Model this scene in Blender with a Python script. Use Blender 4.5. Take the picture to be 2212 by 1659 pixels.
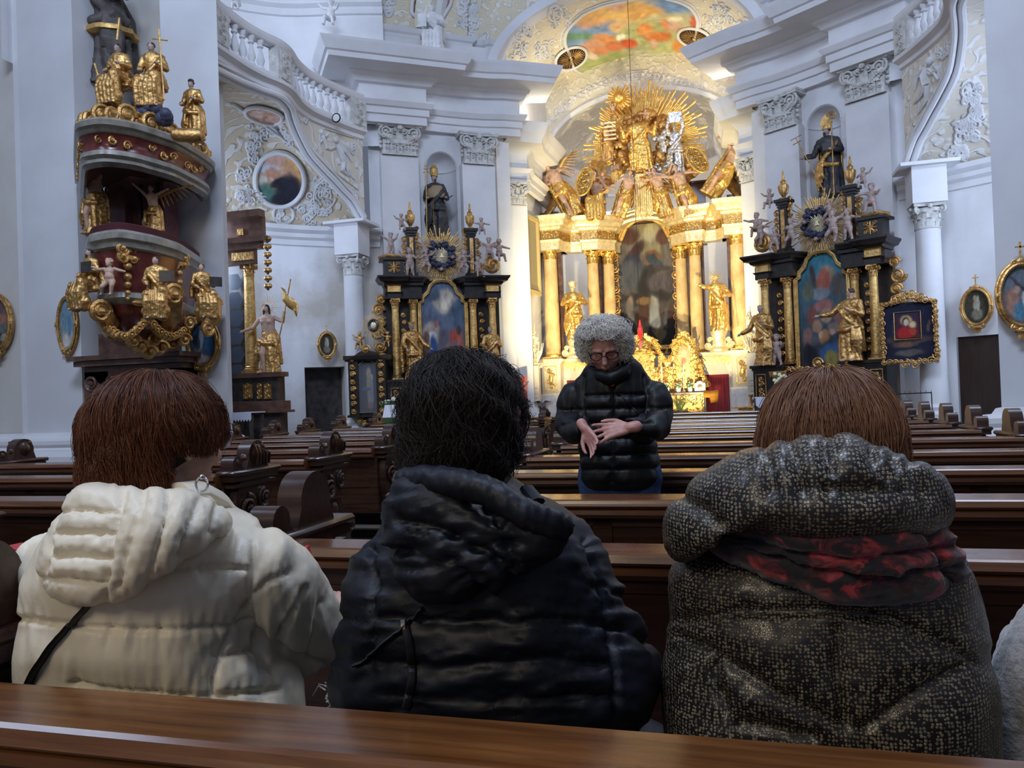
import bpy, math, random
import numpy as np
from mathutils import Vector, Matrix, Euler
for o in list(bpy.data.objects): bpy.data.objects.remove(o)
S = bpy.context.scene
COL = S.collection
PI = math.pi
rnd = random.Random(7)
AX = -2.2                      # the church's axis; the camera sits in the right-hand block of pews

# ------------------------------------------------------------------ camera
FPX = 1.04428206 * 1661
YAW, PIT, ROL = 0.26973162, 0.01297736, -0.03560041
CF = np.array([-math.sin(YAW) * math.cos(PIT), math.cos(YAW) * math.cos(PIT), math.sin(PIT)])
_r0 = np.array([math.cos(YAW), math.sin(YAW), 0.0])
_u0 = np.cross(_r0, CF)
CR = _r0 * math.cos(ROL) + _u0 * math.sin(ROL)
CU = np.cross(CR, CF)
CP = np.array([0.0, 0.0, 1.33])
cd = bpy.data.cameras.new('camera'); cam = bpy.data.objects.new('camera', cd); COL.objects.link(cam)
cd.sensor_width = 36.0; cd.lens = FPX / 2212 * 36.0; cd.clip_start = 0.05; cd.clip_end = 200
mw = Matrix.Identity(4)
for i in range(3):
    mw[i][0] = CR[i]; mw[i][1] = CU[i]; mw[i][2] = -CF[i]; mw[i][3] = CP[i]
cam.matrix_world = mw
S.camera = cam

# ------------------------------------------------------------------ light and exposure
S.view_settings.view_transform = 'Standard'; S.view_settings.look = 'None'
S.view_settings.gamma = 1.0; S.view_settings.use_curve_mapping = False
S.view_settings.exposure = 0.0
w = bpy.data.worlds.new('world'); S.world = w; w.use_nodes = True
w.node_tree.nodes['Background'].inputs[0].default_value = (0.62, 0.72, 1.0, 1)
w.node_tree.nodes['Background'].inputs[1].default_value = 0.18

def lamp(name, kind, loc, target, energy, color, **kw):
    l = bpy.data.lights.new(name, kind); l.energy = energy; l.color = color
    for k, v in kw.items(): setattr(l, k, v)
    o = bpy.data.objects.new(name, l); COL.objects.link(o); o.location = loc
    o.rotation_euler = (Vector(target) - Vector(loc)).to_track_quat('-Z', 'Y').to_euler()
    return o
BLUE = (0.60, 0.73, 1.0); WARM = (1.0, 0.83, 0.46)
lamp('nave_window_light', 'AREA', (-1.0, -1.0, 13.0), (-2.2, 15, 5), 1500, BLUE, shape='RECTANGLE', size=5, size_y=3)
lamp('nave_window_light_left', 'AREA', (-9.5, 2.0, 9.5), (1, 8, 0.5), 260, BLUE, shape='RECTANGLE', size=2.5, size_y=4)
lamp('nave_window_light_rear', 'AREA', (-3.5, -6.5, 6.5), (-0.9, 1.2, 1.0), 225, (1.0, 0.86, 0.64), shape='RECTANGLE', size=3, size_y=2.5)
lamp('nave_window_light_front', 'AREA', (3.5, 9.0, 11.5), (-1.5, 1.0, 0.8), 330, (0.72, 0.8, 1.0), shape='RECTANGLE', size=3, size_y=3)
lamp('left_chapel_window_light', 'AREA', (-9.9, 12.5, 4.4), (-7.8, 16.0, 3.9), 75, BLUE, shape='RECTANGLE', size=.8, size_y=1.6)
lamp('right_chapel_window_light', 'AREA', (5.6, 12.5, 4.4), (3.9, 16.0, 4.4), 130, BLUE, shape='RECTANGLE', size=.8, size_y=1.6)
lamp('left_gallery_window_light', 'AREA', (-10.5, 12.5, 9.8), (-7.5, 14.5, 8.0), 110, BLUE, shape='RECTANGLE', size=1.5, size_y=2.0)
lamp('right_gallery_window_light', 'AREA', (6.0, 12.5, 9.8), (3.2, 14.5, 8.0), 110, BLUE, shape='RECTANGLE', size=1.5, size_y=2.0)
lamp('apse_window_light', 'AREA', (-4.2, 24.2, 6.5), (-2.8, 24.6, 3.5), 60, BLUE, shape='RECTANGLE', size=0.8, size_y=1.6)
lamp('altar_floodlight_left', 'SPOT', (-4.0, 15.4, 0.78), (-2.0, 22.0, 5.3), 1800, WARM, spot_size=1.3, spot_blend=0.6, shadow_soft_size=0.06)
lamp('altar_floodlight_right', 'SPOT', (-0.8, 15.4, 0.78), (-2.5, 22.0, 5.3), 1800, WARM, spot_size=1.3, spot_blend=0.6, shadow_soft_size=0.06)

lamp('apse_fill', 'POINT', (-2.2, 23.1, 5.7), (0, 0, 0), 90, (1, .95, .84), shadow_soft_size=.15)  # unseen fill added behind the altar to brighten the apse vault
lamp('vault_lamp_left', 'POINT', (-4.5, 19.8, 8.12), (0, 0, 0), 48, (1, .92, .74), shadow_soft_size=.05)
lamp('vault_lamp_right', 'POINT', (0.1, 19.8, 8.12), (0, 0, 0), 48, (1, .92, .74), shadow_soft_size=.05)

# ------------------------------------------------------------------ pixel helpers: a place in the photo on a known plane
def ray(x, y): return CF + CR * (x - 1106) / FPX + CU * (829.5 - y) / FPX
def aY(x, y, Y): d = ray(x, y); return CP + d * (Y / d[1])
def aX(x, y, X): d = ray(x, y); return CP + d * (X / d[0])
def aZ(x, y, Z): d = ray(x, y); return CP + d * ((Z - 1.33) / d[2])
def toPx(P):
    P = np.asarray(P, float) - CP; d = P @ CF
    return np.stack([1106 + FPX * (P @ CR) / d, 829.5 - FPX * (P @ CU) / d], -1)
def interp(x, pts):
    return np.interp(x, [p[0] for p in pts], [p[1] for p in pts])

# ------------------------------------------------------------------ value noise
_T = np.random.RandomState(3).rand(4096)
def vnoise(P, s=1.0, seed=0):
    P = np.asarray(P, float) * s + seed * 17.31
    i = np.floor(P).astype(int); f = P - i; f = f * f * (3 - 2 * f)
    def h(a, b, c): return _T[(a * 73 + b * 179 + c * 283 + (a * b + c) * 7) % 4096]
    r = 0
    for dx in (0, 1):
        for dy in (0, 1):
            for dz in (0, 1):
                wgt = (f[..., 0] if dx else 1 - f[..., 0]) * (f[..., 1] if dy else 1 - f[..., 1]) * (f[..., 2] if dz else 1 - f[..., 2])
                r = r + wgt * h(i[..., 0] + dx, i[..., 1] + dy, i[..., 2] + dz)
    return r * 2 - 1
def fbm(P, s=1.0, o=3, seed=0):
    return sum(vnoise(P, s * 2 ** k, seed + k) / 2 ** k for k in range(o))

# ------------------------------------------------------------------ mesh builder
class MB:
    def __init__(s): s.v = []; s.f = []; s.n = 0; s.sm = []
    def add(s, V, F, M=None, smooth=True):
        V = np.asarray(V, float).reshape(-1, 3)
        if M is not None:
            M = np.array(M); V = V @ M[:3, :3].T + M[:3, 3]
        s.v.append(V); s.f += [tuple(i + s.n for i in f) for f in F]; s.sm += [smooth] * len(F); s.n += len(V)
        return s
    def box(s, c, d, M=None, rz=0, bev=0):
        x, y, z = [k / 2 for k in d]
        if bev:
            b = min(bev, x * .9, y * .9, z * .9)
            V = []; rings = [(-z, b), (-z + b, 0), (z - b, 0), (z, b)]
            for zz, ins in rings:
                X, Y_ = x - ins, y - ins
                V += [(-X + (b if not ins else 0), -Y_, zz), (X - (b if not ins else 0), -Y_, zz), (X, -Y_ + (b if not ins else 0), zz), (X, Y_ - (b if not ins else 0), zz),
                      (X - (b if not ins else 0), Y_, zz), (-X + (b if not ins else 0), Y_, zz), (-X, Y_ - (b if not ins else 0), zz), (-X, -Y_ + (b if not ins else 0), zz)]
            F = [tuple(range(7, -1, -1)), tuple(range(24, 32))]
            for k in range(3):
                for j in range(8): F.append((k * 8 + j, k * 8 + (j + 1) % 8, k * 8 + 8 + (j + 1) % 8, k * 8 + 8 + j))
            V = np.array(V, float)
        else:
            V = np.array([(a, b_, c_) for c_ in (-z, z) for b_ in (-y, y) for a in (-x, x)], float)
            F = [(0, 2, 3, 1), (4, 5, 7, 6), (0, 1, 5, 4), (2, 6, 7, 3), (0, 4, 6, 2), (1, 3, 7, 5)]
        if rz:
            cc, ss = math.cos(rz), math.sin(rz); V = V @ np.array([[cc, ss, 0], [-ss, cc, 0], [0, 0, 1]])
        return s.add(V + np.array(c), F, M, False)
    def rings(s, R, cap0=True, cap1=True, M=None, closed=True, smooth=True):
        R = np.asarray(R, float); k, n = R.shape[:2]
        F = []
        m = n if closed else n - 1
        for i in range(k - 1):
            for j in range(m): F.append((i * n + j, i * n + (j + 1) % n, (i + 1) * n + (j + 1) % n, (i + 1) * n + j))
        if cap0: F.append(tuple(range(n - 1, -1, -1)))
        if cap1: F.append(tuple(range((k - 1) * n, k * n)))
        return s.add(R, F, M, smooth)
    def lathe(s, prof, c=(0, 0, 0), seg=20, M=None, arc=(0, 2 * PI), sx=1, sy=1, lobes=0, lobe_amp=0, twist=0):
        full = abs(arc[1] - arc[0] - 2 * PI) < 1e-6
        a = np.linspace(arc[0], arc[1], seg + (0 if full else 1), endpoint=not full)
        R = []
        for r_, z_ in prof:
            q = r_ * (1 + (lobe_amp * np.cos(lobes * a + twist * z_) if lobes else 0))
            R.append(np.stack([c[0] + q * np.cos(a) * sx, c[1] + q * np.sin(a) * sy, np.full_like(a, c[2] + z_)], -1))
        return s.rings(R, prof[0][0] > 1e-4, prof[-1][0] > 1e-4, M, closed=full)
    def tube(s, P, r, seg=8, M=None, flat=1.0, cap=True):
        P = np.asarray(P, float); n = len(P); r = np.broadcast_to(r, (n,)) if np.ndim(r) else np.full(n, r)
        T = np.gradient(P, axis=0); T /= np.linalg.norm(T, axis=1)[:, None] + 1e-12
        up = np.array([0, 0, 1.0]) if abs(T[0][2]) < .9 else np.array([1.0, 0, 0])
        R = []; N = np.cross(T[0], up); N /= np.linalg.norm(N)
        a = np.linspace(0, 2 * PI, seg, endpoint=False)
        for i in range(n):
            N = N - T[i] * (N @ T[i]); N /= np.linalg.norm(N) + 1e-12; B = np.cross(T[i], N)
            R.append(P[i] + r[i] * (np.cos(a)[:, None] * N + flat * np.sin(a)[:, None] * B))
        return s.rings(R, cap, cap, M)
    def ball(s, c, r, seg=10, rg=6, M=None, R=None):
        r = np.broadcast_to(r, (3,))
        V = []; 
        for i in range(rg + 1):
            t = PI * i / rg
            for j in range(seg):
                p = 2 * PI * j / seg; V.append((math.sin(t) * math.cos(p), math.sin(t) * math.sin(p), math.cos(t)))
        V = np.array(V) * r
        if R is not None: V = V @ np.array(R)[:3, :3].T
        F = []
        for i in range(rg):
            for j in range(seg):
                a, b, c2, d = i * seg + j, (i + 1) * seg + j, (i + 1) * seg + (j + 1) % seg, i * seg + (j + 1) % seg
                F.append((a, b, c2, d))
        return s.add(V + np.array(c), F, M)
    def cap(s, a, b, ra, rb, seg=8, M=None):
        a = np.array(a, float); b = np.array(b, float); d = b - a; L = np.linalg.norm(d) + 1e-9; d = d / L
        P = [a - d * ra * .95, a - d * ra * .6, a, a * .5 + b * .5, b, b + d * rb * .6, b + d * rb * .95]
        return s.tube(P, [ra * .25, ra * .8, ra, (ra + rb) / 2, rb, rb * .8, rb * .25], seg, M)
    def prism(s, poly, z0, z1, M=None, smooth=False):
        n = len(poly); V = [(p[0], p[1], z0) for p in poly] + [(p[0], p[1], z1) for p in poly]
        F = [tuple(range(n - 1, -1, -1)), tuple(range(n, 2 * n))] + [(i, (i + 1) % n, n + (i + 1) % n, n + i) for i in range(n)]
        return s.add(V, F, M, smooth)
    def sweep(s, path, prof, closed=False, M=None, side=1, smooth=False):
        # path: plan points; prof: (out, z); out is to the right of the path when side = 1
        P = np.asarray(path, float)[:, :2]; n = len(P)
        D = np.diff(P, axis=0, append=P[:1] if closed else P[-1:] + (P[-1:] - P[-2:-1]))
        D /= np.linalg.norm(D, axis=1)[:, None]
        N = np.stack([D[:, 1], -D[:, 0]], 1) * side
        R = []
        for i in range(n):
            n1 = N[i]; n0 = N[i - 1] if (i or closed) else N[i]
            if i == n - 1 and not closed: n1 = n0
            m = n0 + n1; m = m / (np.linalg.norm(m) + 1e-9); m = m / max(m @ n1, .35)
            R.append([(P[i][0] + m[0] * o, P[i][1] + m[1] * o, z) for o, z in prof])
        if closed: R.append(R[0])
        return s.rings(R, False, False, M, closed=False, smooth=smooth)
    def grid(s, G, M=None, smooth=True):
        return s.rings(G, False, False, M, closed=False, smooth=smooth)
    def build(s, name, mat=None, parent=None, ang=38, loc=None, mods=(), M=None, flip=False, uvproj=None):
        me = bpy.data.meshes.new(name)
        V = np.concatenate(s.v) if s.v else np.zeros((0, 3))
        if M is not None: M = np.array(M); V = V @ M[:3, :3].T + M[:3, 3]
        me.from_pydata(V.tolist(), [], s.f)
        me.polygons.foreach_set('use_smooth', np.array(s.sm, bool))
        me.update(); me.validate()
        if any(s.sm) and ang: me.set_sharp_from_angle(angle=math.radians(ang))
        for m in (mat if isinstance(mat, (list, tuple)) else [mat]):
            if m: me.materials.append(m)
        o = bpy.data.objects.new(name, me); COL.objects.link(o)
        if parent: o.parent = parent
        if loc is not None: o.location = loc
        for t, kw in mods:
            md = o.modifiers.new(t.lower(), t)
            for k, v in kw.items(): setattr(md, k, v)
        return o
def empty(name, loc=(0, 0, 0), rz=0, M=None):
    o = bpy.data.objects.new(name, None); COL.objects.link(o); o.empty_display_size = .1
    if M is not None: o.matrix_world = Matrix([list(map(float, r)) for r in M])
    else: o.location = loc; o.rotation_euler = (0, 0, rz)
    return o
def tag(o, label=None, cat=None, group=None, kind=None):
    if label: o['label'] = label
    if cat: o['category'] = cat
    if group: o['group'] = group
    if kind: o['kind'] = kind
    return o
def struct(name, mb, mat, **k):
    o = mb.build(name, mat, **k); o['kind'] = 'structure'; return o
def copy_tree(o, parent=None):
    c = o.copy(); COL.objects.link(c)
    if parent: c.parent = parent; c.matrix_parent_inverse = o.matrix_parent_inverse.copy()
    for ch in o.children: copy_tree(ch, c)
    return c
def frame2(cx, cy, cz, ex):
    # local frame: x along ex (to the right as seen), y towards the viewer side, z up
    ex = np.array([ex[0], ex[1], 0.0]); ex /= np.linalg.norm(ex); ey = np.array([ex[1], -ex[0], 0.0])
    M = np.eye(4); M[:3, 0] = ex; M[:3, 1] = -ey; M[:3, 2] = (0, 0, 1); M[:3, 3] = (cx, cy, cz)
    return M          # +x right, +y away from the viewer, +z up
def bake(mb, mods, name='tmp'):
    o = mb.build(name, None, ang=None, mods=mods)
    dg = bpy.context.evaluated_depsgraph_get(); e = o.evaluated_get(dg); me = e.to_mesh()
    V = np.empty(len(me.vertices) * 3); me.vertices.foreach_get('co', V); V = V.reshape(-1, 3)
    N = np.empty(len(me.vertices) * 3); me.vertices.foreach_get('normal', N); N = N.reshape(-1, 3)
    F = [tuple(p.vertices) for p in me.polygons]
    e.to_mesh_clear(); m = o.data; bpy.data.objects.remove(o); bpy.data.meshes.remove(m)
    return V, N, F
# ------------------------------------------------------------------ materials
def mat(name, color=(.8, .8, .8), rough=.6, metal=0.0, build=None, spec=.5, coat=0, sheen=0, em=None, ems=1):
    m = bpy.data.materials.new(name); m.use_nodes = True; nt = m.node_tree; b = nt.nodes['Principled BSDF']
    b.inputs['Base Color'].default_value = (*color, 1); b.inputs['Roughness'].default_value = rough; b.inputs['Metallic'].default_value = metal
    b.inputs['Specular IOR Level'].default_value = spec
    if coat: b.inputs['Coat Weight'].default_value = coat; b.inputs['Coat Roughness'].default_value = .15
    if sheen: b.inputs['Sheen Weight'].default_value = sheen
    if em: b.inputs['Emission Color'].default_value = (*em, 1); b.inputs['Emission Strength'].default_value = ems
    if build: build(nt, b)
    return m
def N(nt, t, **kw):
    n = nt.nodes.new(t)
    for k, v in kw.items():
        if k in n.inputs: n.inputs[k].default_value = v
        else: setattr(n, k, v)
    return n
def coord(nt, scale=(1, 1, 1), kind='Object', rot=(0, 0, 0)):
    t = N(nt, 'ShaderNodeTexCoord'); m = N(nt, 'ShaderNodeMapping'); m.inputs['Scale'].default_value = scale; m.inputs['Rotation'].default_value = rot
    nt.links.new(t.outputs[kind], m.inputs[0]); return m.outputs[0]
def ramp(nt, fac, stops, interp='LINEAR'):
    r = N(nt, 'ShaderNodeValToRGB'); e = r.color_ramp.elements; r.color_ramp.interpolation = interp
    while len(e) < len(stops): e.new(.5)
    for k, (p, c) in zip(e, stops): k.position = p; k.color = (*c, 1) if len(c) == 3 else c
    nt.links.new(fac, r.inputs[0]); return r.outputs[0]
def noise(nt, vec, scale=5, detail=4, rough=.55, dist=0):
    n = N(nt, 'ShaderNodeTexNoise'); n.inputs['Scale'].default_value = scale; n.inputs['Detail'].default_value = detail
    n.inputs['Roughness'].default_value = rough; n.inputs['Distortion'].default_value = dist
    nt.links.new(vec, n.inputs['Vector']); return n.outputs[0]
def bump(nt, b, h, strength=.3, dist=.02, sock='Normal'):
    n = N(nt, 'ShaderNodeBump'); n.inputs['Strength'].default_value = strength; n.inputs['Distance'].default_value = dist
    nt.links.new(h, n.inputs['Height']); nt.links.new(n.outputs[0], b.inputs[sock]); return n
def mixc(nt, fac, a, b):
    n = N(nt, 'ShaderNodeMix', data_type='RGBA')
    for i, v in ((6, a), (7, b)):
        if isinstance(v, tuple): n.inputs[i].default_value = (*v, 1)
        else: nt.links.new(v, n.inputs[i])
    if isinstance(fac, float): n.inputs[0].default_value = fac
    else: nt.links.new(fac, n.inputs[0])
    return n.outputs[2]
def noisy(c1, c2, scale=4, bumpy=.2, bscale=30, lo=.35, hi=.65, dist=.01, stretch=(1, 1, 1), detail=5):
    def f(nt, b):
        v = coord(nt, stretch); n = noise(nt, v, scale, detail)
        nt.links.new(ramp(nt, n, [(lo, c1), (hi, c2)]), b.inputs['Base Color'])
        if bumpy: bump(nt, b, noise(nt, v, bscale, 4), bumpy, dist)
    return f
def relief(ground, raised, scale=3.0, strength=.8, thr=(.47, .53), dist=.03, leaf=7):
    # stucco ornament: swirling raised bands on a coloured ground, real bump on the raised parts
    def f(nt, b):
        v = coord(nt)
        nz = N(nt, 'ShaderNodeTexNoise'); nz.inputs['Scale'].default_value = scale * .6; nz.inputs['Detail'].default_value = 2; nt.links.new(v, nz.inputs['Vector'])
        mx = N(nt, 'ShaderNodeMix', data_type='VECTOR'); mx.inputs[0].default_value = .35
        nt.links.new(v, mx.inputs[4]); nt.links.new(nz.outputs['Color'], mx.inputs[5])
        wv = N(nt, 'ShaderNodeTexWave', wave_type='RINGS', rings_direction='SPHERICAL'); wv.inputs['Scale'].default_value = scale; wv.inputs['Distortion'].default_value = 9; wv.inputs['Detail'].default_value = 2; wv.inputs['Detail Scale'].default_value = 1.2
        nt.links.new(mx.outputs[1], wv.inputs['Vector'])
        vo = N(nt, 'ShaderNodeTexVoronoi', feature='SMOOTH_F1'); vo.inputs['Scale'].default_value = leaf; nt.links.new(v, vo.inputs['Vector'])
        msk = ramp(nt, noise(nt, v, scale * .8, 2), [(.45, (0, 0, 0)), (.55, (1, 1, 1))])
        h1 = ramp(nt, wv.outputs[0], [(.72, (0, 0, 0)), (.86, (1, 1, 1))])
        h2 = ramp(nt, vo.outputs[0], [(.25, (1, 1, 1)), (.42, (0, 0, 0))])
        h = mixc(nt, msk, h1, h2)
        nt.links.new(mixc(nt, h, ground, raised), b.inputs['Base Color'])
        bump(nt, b, h, strength, dist)
    return f
def wood(c1, c2, scale=1.0, axis=0, rough=(.2, .45)):
    def f(nt, b):
        s = [22, 22, 22]; s[axis] = 1.3
        v = coord(nt, tuple(k * scale for k in s)); n = noise(nt, v, 2.0, 6, .6, .6)
        nt.links.new(ramp(nt, n, [(.3, c1), (.7, c2)]), b.inputs['Base Color'])
        v2 = coord(nt, (3, 3, 3)); r = noise(nt, v2, 3, 5)
        rr = N(nt, 'ShaderNodeMapRange'); rr.inputs[3].default_value = rough[0]; rr.inputs[4].default_value = rough[1]; nt.links.new(r, rr.inputs[0]); nt.links.new(rr.outputs[0], b.inputs['Roughness'])
        bump(nt, b, n, .12, .004)
    return f
def goldf(c1, c2, bscale=25, st=.5):
    def f(nt, b):
        v = coord(nt); n = noise(nt, v, 9, 5)
        nt.links.new(ramp(nt, n, [(.3, c1), (.65, c2)]), b.inputs['Base Color'])
        bump(nt, b, noise(nt, v, bscale, 3, .5, .6), st, .02)
    return f
MT = dict(
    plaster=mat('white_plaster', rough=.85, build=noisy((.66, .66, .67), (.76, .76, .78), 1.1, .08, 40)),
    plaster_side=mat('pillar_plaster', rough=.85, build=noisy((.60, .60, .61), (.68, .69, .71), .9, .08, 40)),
    muted=mat('light_mottled_plaster', rough=.9, build=noisy((.50, .46, .40), (.74, .74, .76), .75, .08, 40, .40, .62)),  # beige patches paint warm shade between blue light into the plaster colour
    beige=mat('beige_plaster', (.60, .57, .53), .9, build=noisy((.57, .54, .49), (.64, .62, .58), 1.2, .08, 40)),
    stucco=mat('white_stucco', (.72, .72, .72), .8, build=noisy((.60, .60, .60), (.78, .78, .78), 6, .5, 35, dist=.015)),
    carved=mat('carved_grey_stucco', (.62, .61, .58), .8, build=noisy((.50, .49, .46), (.70, .69, .66), 9, .6, 30, dist=.02)),
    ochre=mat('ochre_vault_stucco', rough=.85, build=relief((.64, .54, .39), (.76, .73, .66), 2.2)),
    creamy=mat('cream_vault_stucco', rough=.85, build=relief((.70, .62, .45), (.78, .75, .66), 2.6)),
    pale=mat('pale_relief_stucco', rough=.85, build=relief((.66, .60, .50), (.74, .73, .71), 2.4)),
    garland=mat('garland_stucco', rough=.8, build=relief((.68, .64, .52), (.78, .76, .70), 3.5, .6, leaf=9)),
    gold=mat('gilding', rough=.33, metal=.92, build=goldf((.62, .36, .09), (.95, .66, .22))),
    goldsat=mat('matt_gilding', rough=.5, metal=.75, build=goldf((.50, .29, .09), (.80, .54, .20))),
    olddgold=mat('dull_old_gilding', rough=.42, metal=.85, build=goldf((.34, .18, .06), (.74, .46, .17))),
    goldrelief=mat('gilded_relief', rough=.35, metal=.85, build=relief((.42, .25, .08), (.92, .66, .26), 9, 1.0, leaf=22, dist=.02)),
    palegold=mat('pale_gilding', rough=.4, metal=.6, build=goldf((.70, .55, .28), (.95, .85, .58))),
    silver=mat('silvering', (.62, .63, .66), .3, .9, build=goldf((.35, .34, .34), (.8, .8, .84))),
    flesh=mat('painted_flesh', (.55, .36, .26), .55, build=noisy((.46, .28, .20), (.60, .41, .31), 12, .3, 30)),
    greyflesh=mat('greyish_painted_flesh', (.36, .27, .24), .6, build=noisy((.28, .19, .16), (.46, .35, .31), 12, .3, 30)),
    brownwood=mat('dark_brown_hair_paint', (.05, .03, .02), .6),
    robe_black=mat('black_robe_paint', (.022, .022, .026), .5, build=noisy((.012, .012, .015), (.05, .05, .055), 5, .3, 12)),
    robe_grey=mat('grey_brown_robe_paint', (.09, .075, .07), .6, build=noisy((.05, .042, .04), (.12, .10, .09), 5, .3, 12)),
    redmarble=mat('red_marble', rough=.22, build=noisy((.09, .018, .016), (.20, .05, .04), 6, .05, 20, .3, .7)),
    purplemarble=mat('purple_marble', rough=.25, build=noisy((.13, .045, .05), (.22, .10, .10), 5, .05, 20, .3, .7)),
    brownmarble=mat('brown_marble', rough=.28, build=noisy((.07, .035, .025), (.17, .09, .065), 7, .05, 20, .3, .7)),
    greymarble=mat('grey_marble', rough=.3, build=noisy((.17, .165, .14), (.34, .32, .27), 8, .05, 20, .3, .7)),
    darkmarble=mat('dark_marble', rough=.3, build=noisy((.02, .018, .018), (.075, .06, .055), 8, .05, 20, .3, .7)),
    palemarble=mat('pale_marble', rough=.35, build=noisy((.62, .54, .40), (.74, .69, .58), 3, .03, 20, .3, .7)),
    altarcol=mat('golden_brown_marble', rough=.28, build=noisy((.50, .33, .14), (.74, .55, .28), 5, .05, 20, .3, .7, stretch=(1, 1, .6))),
    ebony=mat('ebonised_wood', (.014, .011, .010), .35, build=noisy((.009, .008, .008), (.03, .022, .018), 6, .2, 20)),
    pew=mat('dark_pew_wood', build=wood((.018, .007, .004), (.055, .022, .012)), spec=.5, coat=.25),
    pewtop=mat('polished_pew_rail_wood', build=wood((.060, .020, .007), (.17, .064, .021), rough=(.2, .38)), spec=.6, coat=.35),
    pewnear=mat('worn_polished_oak', build=wood((.075, .024, .006), (.20, .074, .020), rough=(.16, .34)), spec=.5, coat=.35),
    floorwood=mat('worn_floor_boards', build=wood((.055, .038, .027), (.12, .09, .065), axis=1, rough=(.5, .7))),
    doorwood=mat('brown_door_wood', build=wood((.020, .010, .006), (.045, .022, .013), axis=2, rough=(.4, .6))),
    stonefloor=mat('stone_floor', rough=.5, build=noisy((.07, .065, .06), (.12, .105, .09), 2, .05, 20)),
    black=mat('opening_shade', (.006, .006, .007), .7),
    iron=mat('black_iron', (.012, .012, .013), .45, .6),
    navy=mat('blue_stucco_field', (.04, .055, .20), .7),
    white=mat('white_cloth', (.72, .72, .76), .8),
    paper=mat('white_paper', (.78, .80, .88), .7),
    red=mat('red_velvet', (.42, .012, .02), .6, sheen=.3),
    redbook=mat('red_cover', (.45, .015, .02), .4),
    redflag=mat('red_cloth_banner', (.38, .07, .05), .7, build=noisy((.33, .05, .035), (.46, .13, .10), 3, .1, 20)),
    orange=mat('orange_lectern_cloth', (.75, .30, .02), .6),
    leaf=mat('green_leaf', (.05, .12, .03), .55),
    petal=mat('white_petal', (.80, .78, .70), .6),
    petaly=mat('cream_orchid_petal', (.72, .74, .50), .6),
    glass=mat('clear_glass', (.9, .92, .95), .08, build=lambda nt, b: b.inputs['Transmission Weight'].__setattr__('default_value', .9)),
    wax=mat('white_wax', (.82, .78, .66), .5),
    mirror=mat('pale_disc', (.82, .85, .85), .3),
    yellowframe=mat('ochre_window_surround', (.55, .42, .18), .8),
    lampred=mat('red_glass_lamp', (.5, .01, .01), .2, em=(.9, .02, .02), ems=.35),
)
# ------------------------------------------------------------------ painted pictures: blobs of colour on a fine grid
PAINTCOL = mat('oil_painting', rough=.6, spec=.15, build=lambda nt, b: nt.links.new(N(nt, 'ShaderNodeVertexColor', layer_name='Col').outputs[0], b.inputs['Base Color']))
FRESCOCOL = mat('fresco_painting', rough=.85, spec=.2, build=lambda nt, b: nt.links.new(N(nt, 'ShaderNodeVertexColor', layer_name='Col').outputs[0], b.inputs['Base Color']))
def paint_colors(uv, base, blobs, seed=1, grain=.25, gs=14):
    # uv in 0..1 (v up); base: function or ((top),(bottom)); blobs: (u, v, ru, rv, colour[, angle])
    uv = np.asarray(uv); n = len(uv)
    P = np.stack([uv[:, 0], uv[:, 1], np.zeros(n)], -1)
    wob = np.stack([fbm(P, 7, 3, seed), fbm(P, 7, 3, seed + 5)], -1) * .022
    q = uv + wob
    c = np.array(base[1])[None] * (1 - q[:, 1:2]) + np.array(base[0])[None] * q[:, 1:2]
    for b in blobs:
        u, v, ru, rv, col = b[:5]; a = b[5] if len(b) > 5 else 0
        dx, dy = q[:, 0] - u, q[:, 1] - v
        x = (dx * math.cos(a) + dy * math.sin(a)) / ru; y = (-dx * math.sin(a) + dy * math.cos(a)) / rv
        m = 1 / (1 + np.exp((np.sqrt(x * x + y * y) - 1) * 13))
        c = c * (1 - m[:, None]) + np.array(col)[None] * m[:, None]
    g = 1 + grain * fbm(P, gs, 4, seed + 9)[:, None] + .10 * fbm(P * np.array([1, .4, 1]), gs * 3, 2, seed + 3)[:, None]
    return np.clip(c * g, 0, 1)
def set_cols(o, C):
    me = o.data; a = me.color_attributes.new('Col', 'FLOAT_COLOR', 'POINT')
    a.data.foreach_set('color', np.concatenate([C, np.ones((len(C), 1))], 1).ravel())
# ------------------------------------------------------------------ ornament pieces
def spiral(mb, c, r0, turns=2.3, tube=.02, ex=(1, 0, 0), ez=(0, 0, 1), sgn=1, M=None, start=0, bulge=None, seg=6):
    ex = np.array(ex, float); ez = np.array(ez, float); n = int(14 * turns); P = []; R = []
    out = np.cross(ex, ez) if bulge is None else np.array(bulge, float)
    for i in range(n + 1):
        t = i / n; a = start + sgn * t * turns * 2 * PI; r_ = r0 * (1 - t) ** .8 + r0 * .06
        P.append(np.array(c) + r_ * (math.cos(a) * ex + math.sin(a) * ez) + out * (t * r0 * .25)); R.append(tube * (1 - .45 * t))
    mb.tube(P, R, seg, M); mb.ball(P[-1], tube * 1.4, 6, 4, M)
def leaf(mb, base, w, h, out, up=(0, 0, 1), side=(1, 0, 0), curl=.35, M=None, lean=.1):
    base, out, up, side = [np.array(k, float) for k in (base, out, up, side)]
    G = []
    for i in range(6):
        t = i / 5; ww = w * .5 * (1 - .1 * t) * (1 if t < .7 else 1 - (t - .7) * 1.8)
        z = h * (math.sin(min(t, .85) / .85 * PI / 2)) - (max(0, t - .8) * h * .5)
        o = h * (lean + curl * t ** 2.6)
        G.append([base + up * z + out * (o + (.06 * h if j in (1, 3) else .0) - abs(j - 2) * .03 * h) + side * ww * (j - 2) / 2 for j in range(5)])
    G = np.array(G); mb.grid(G, M)
    G2 = G - out * h * .07; mb.grid(G2[:, ::-1], M)
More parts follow.
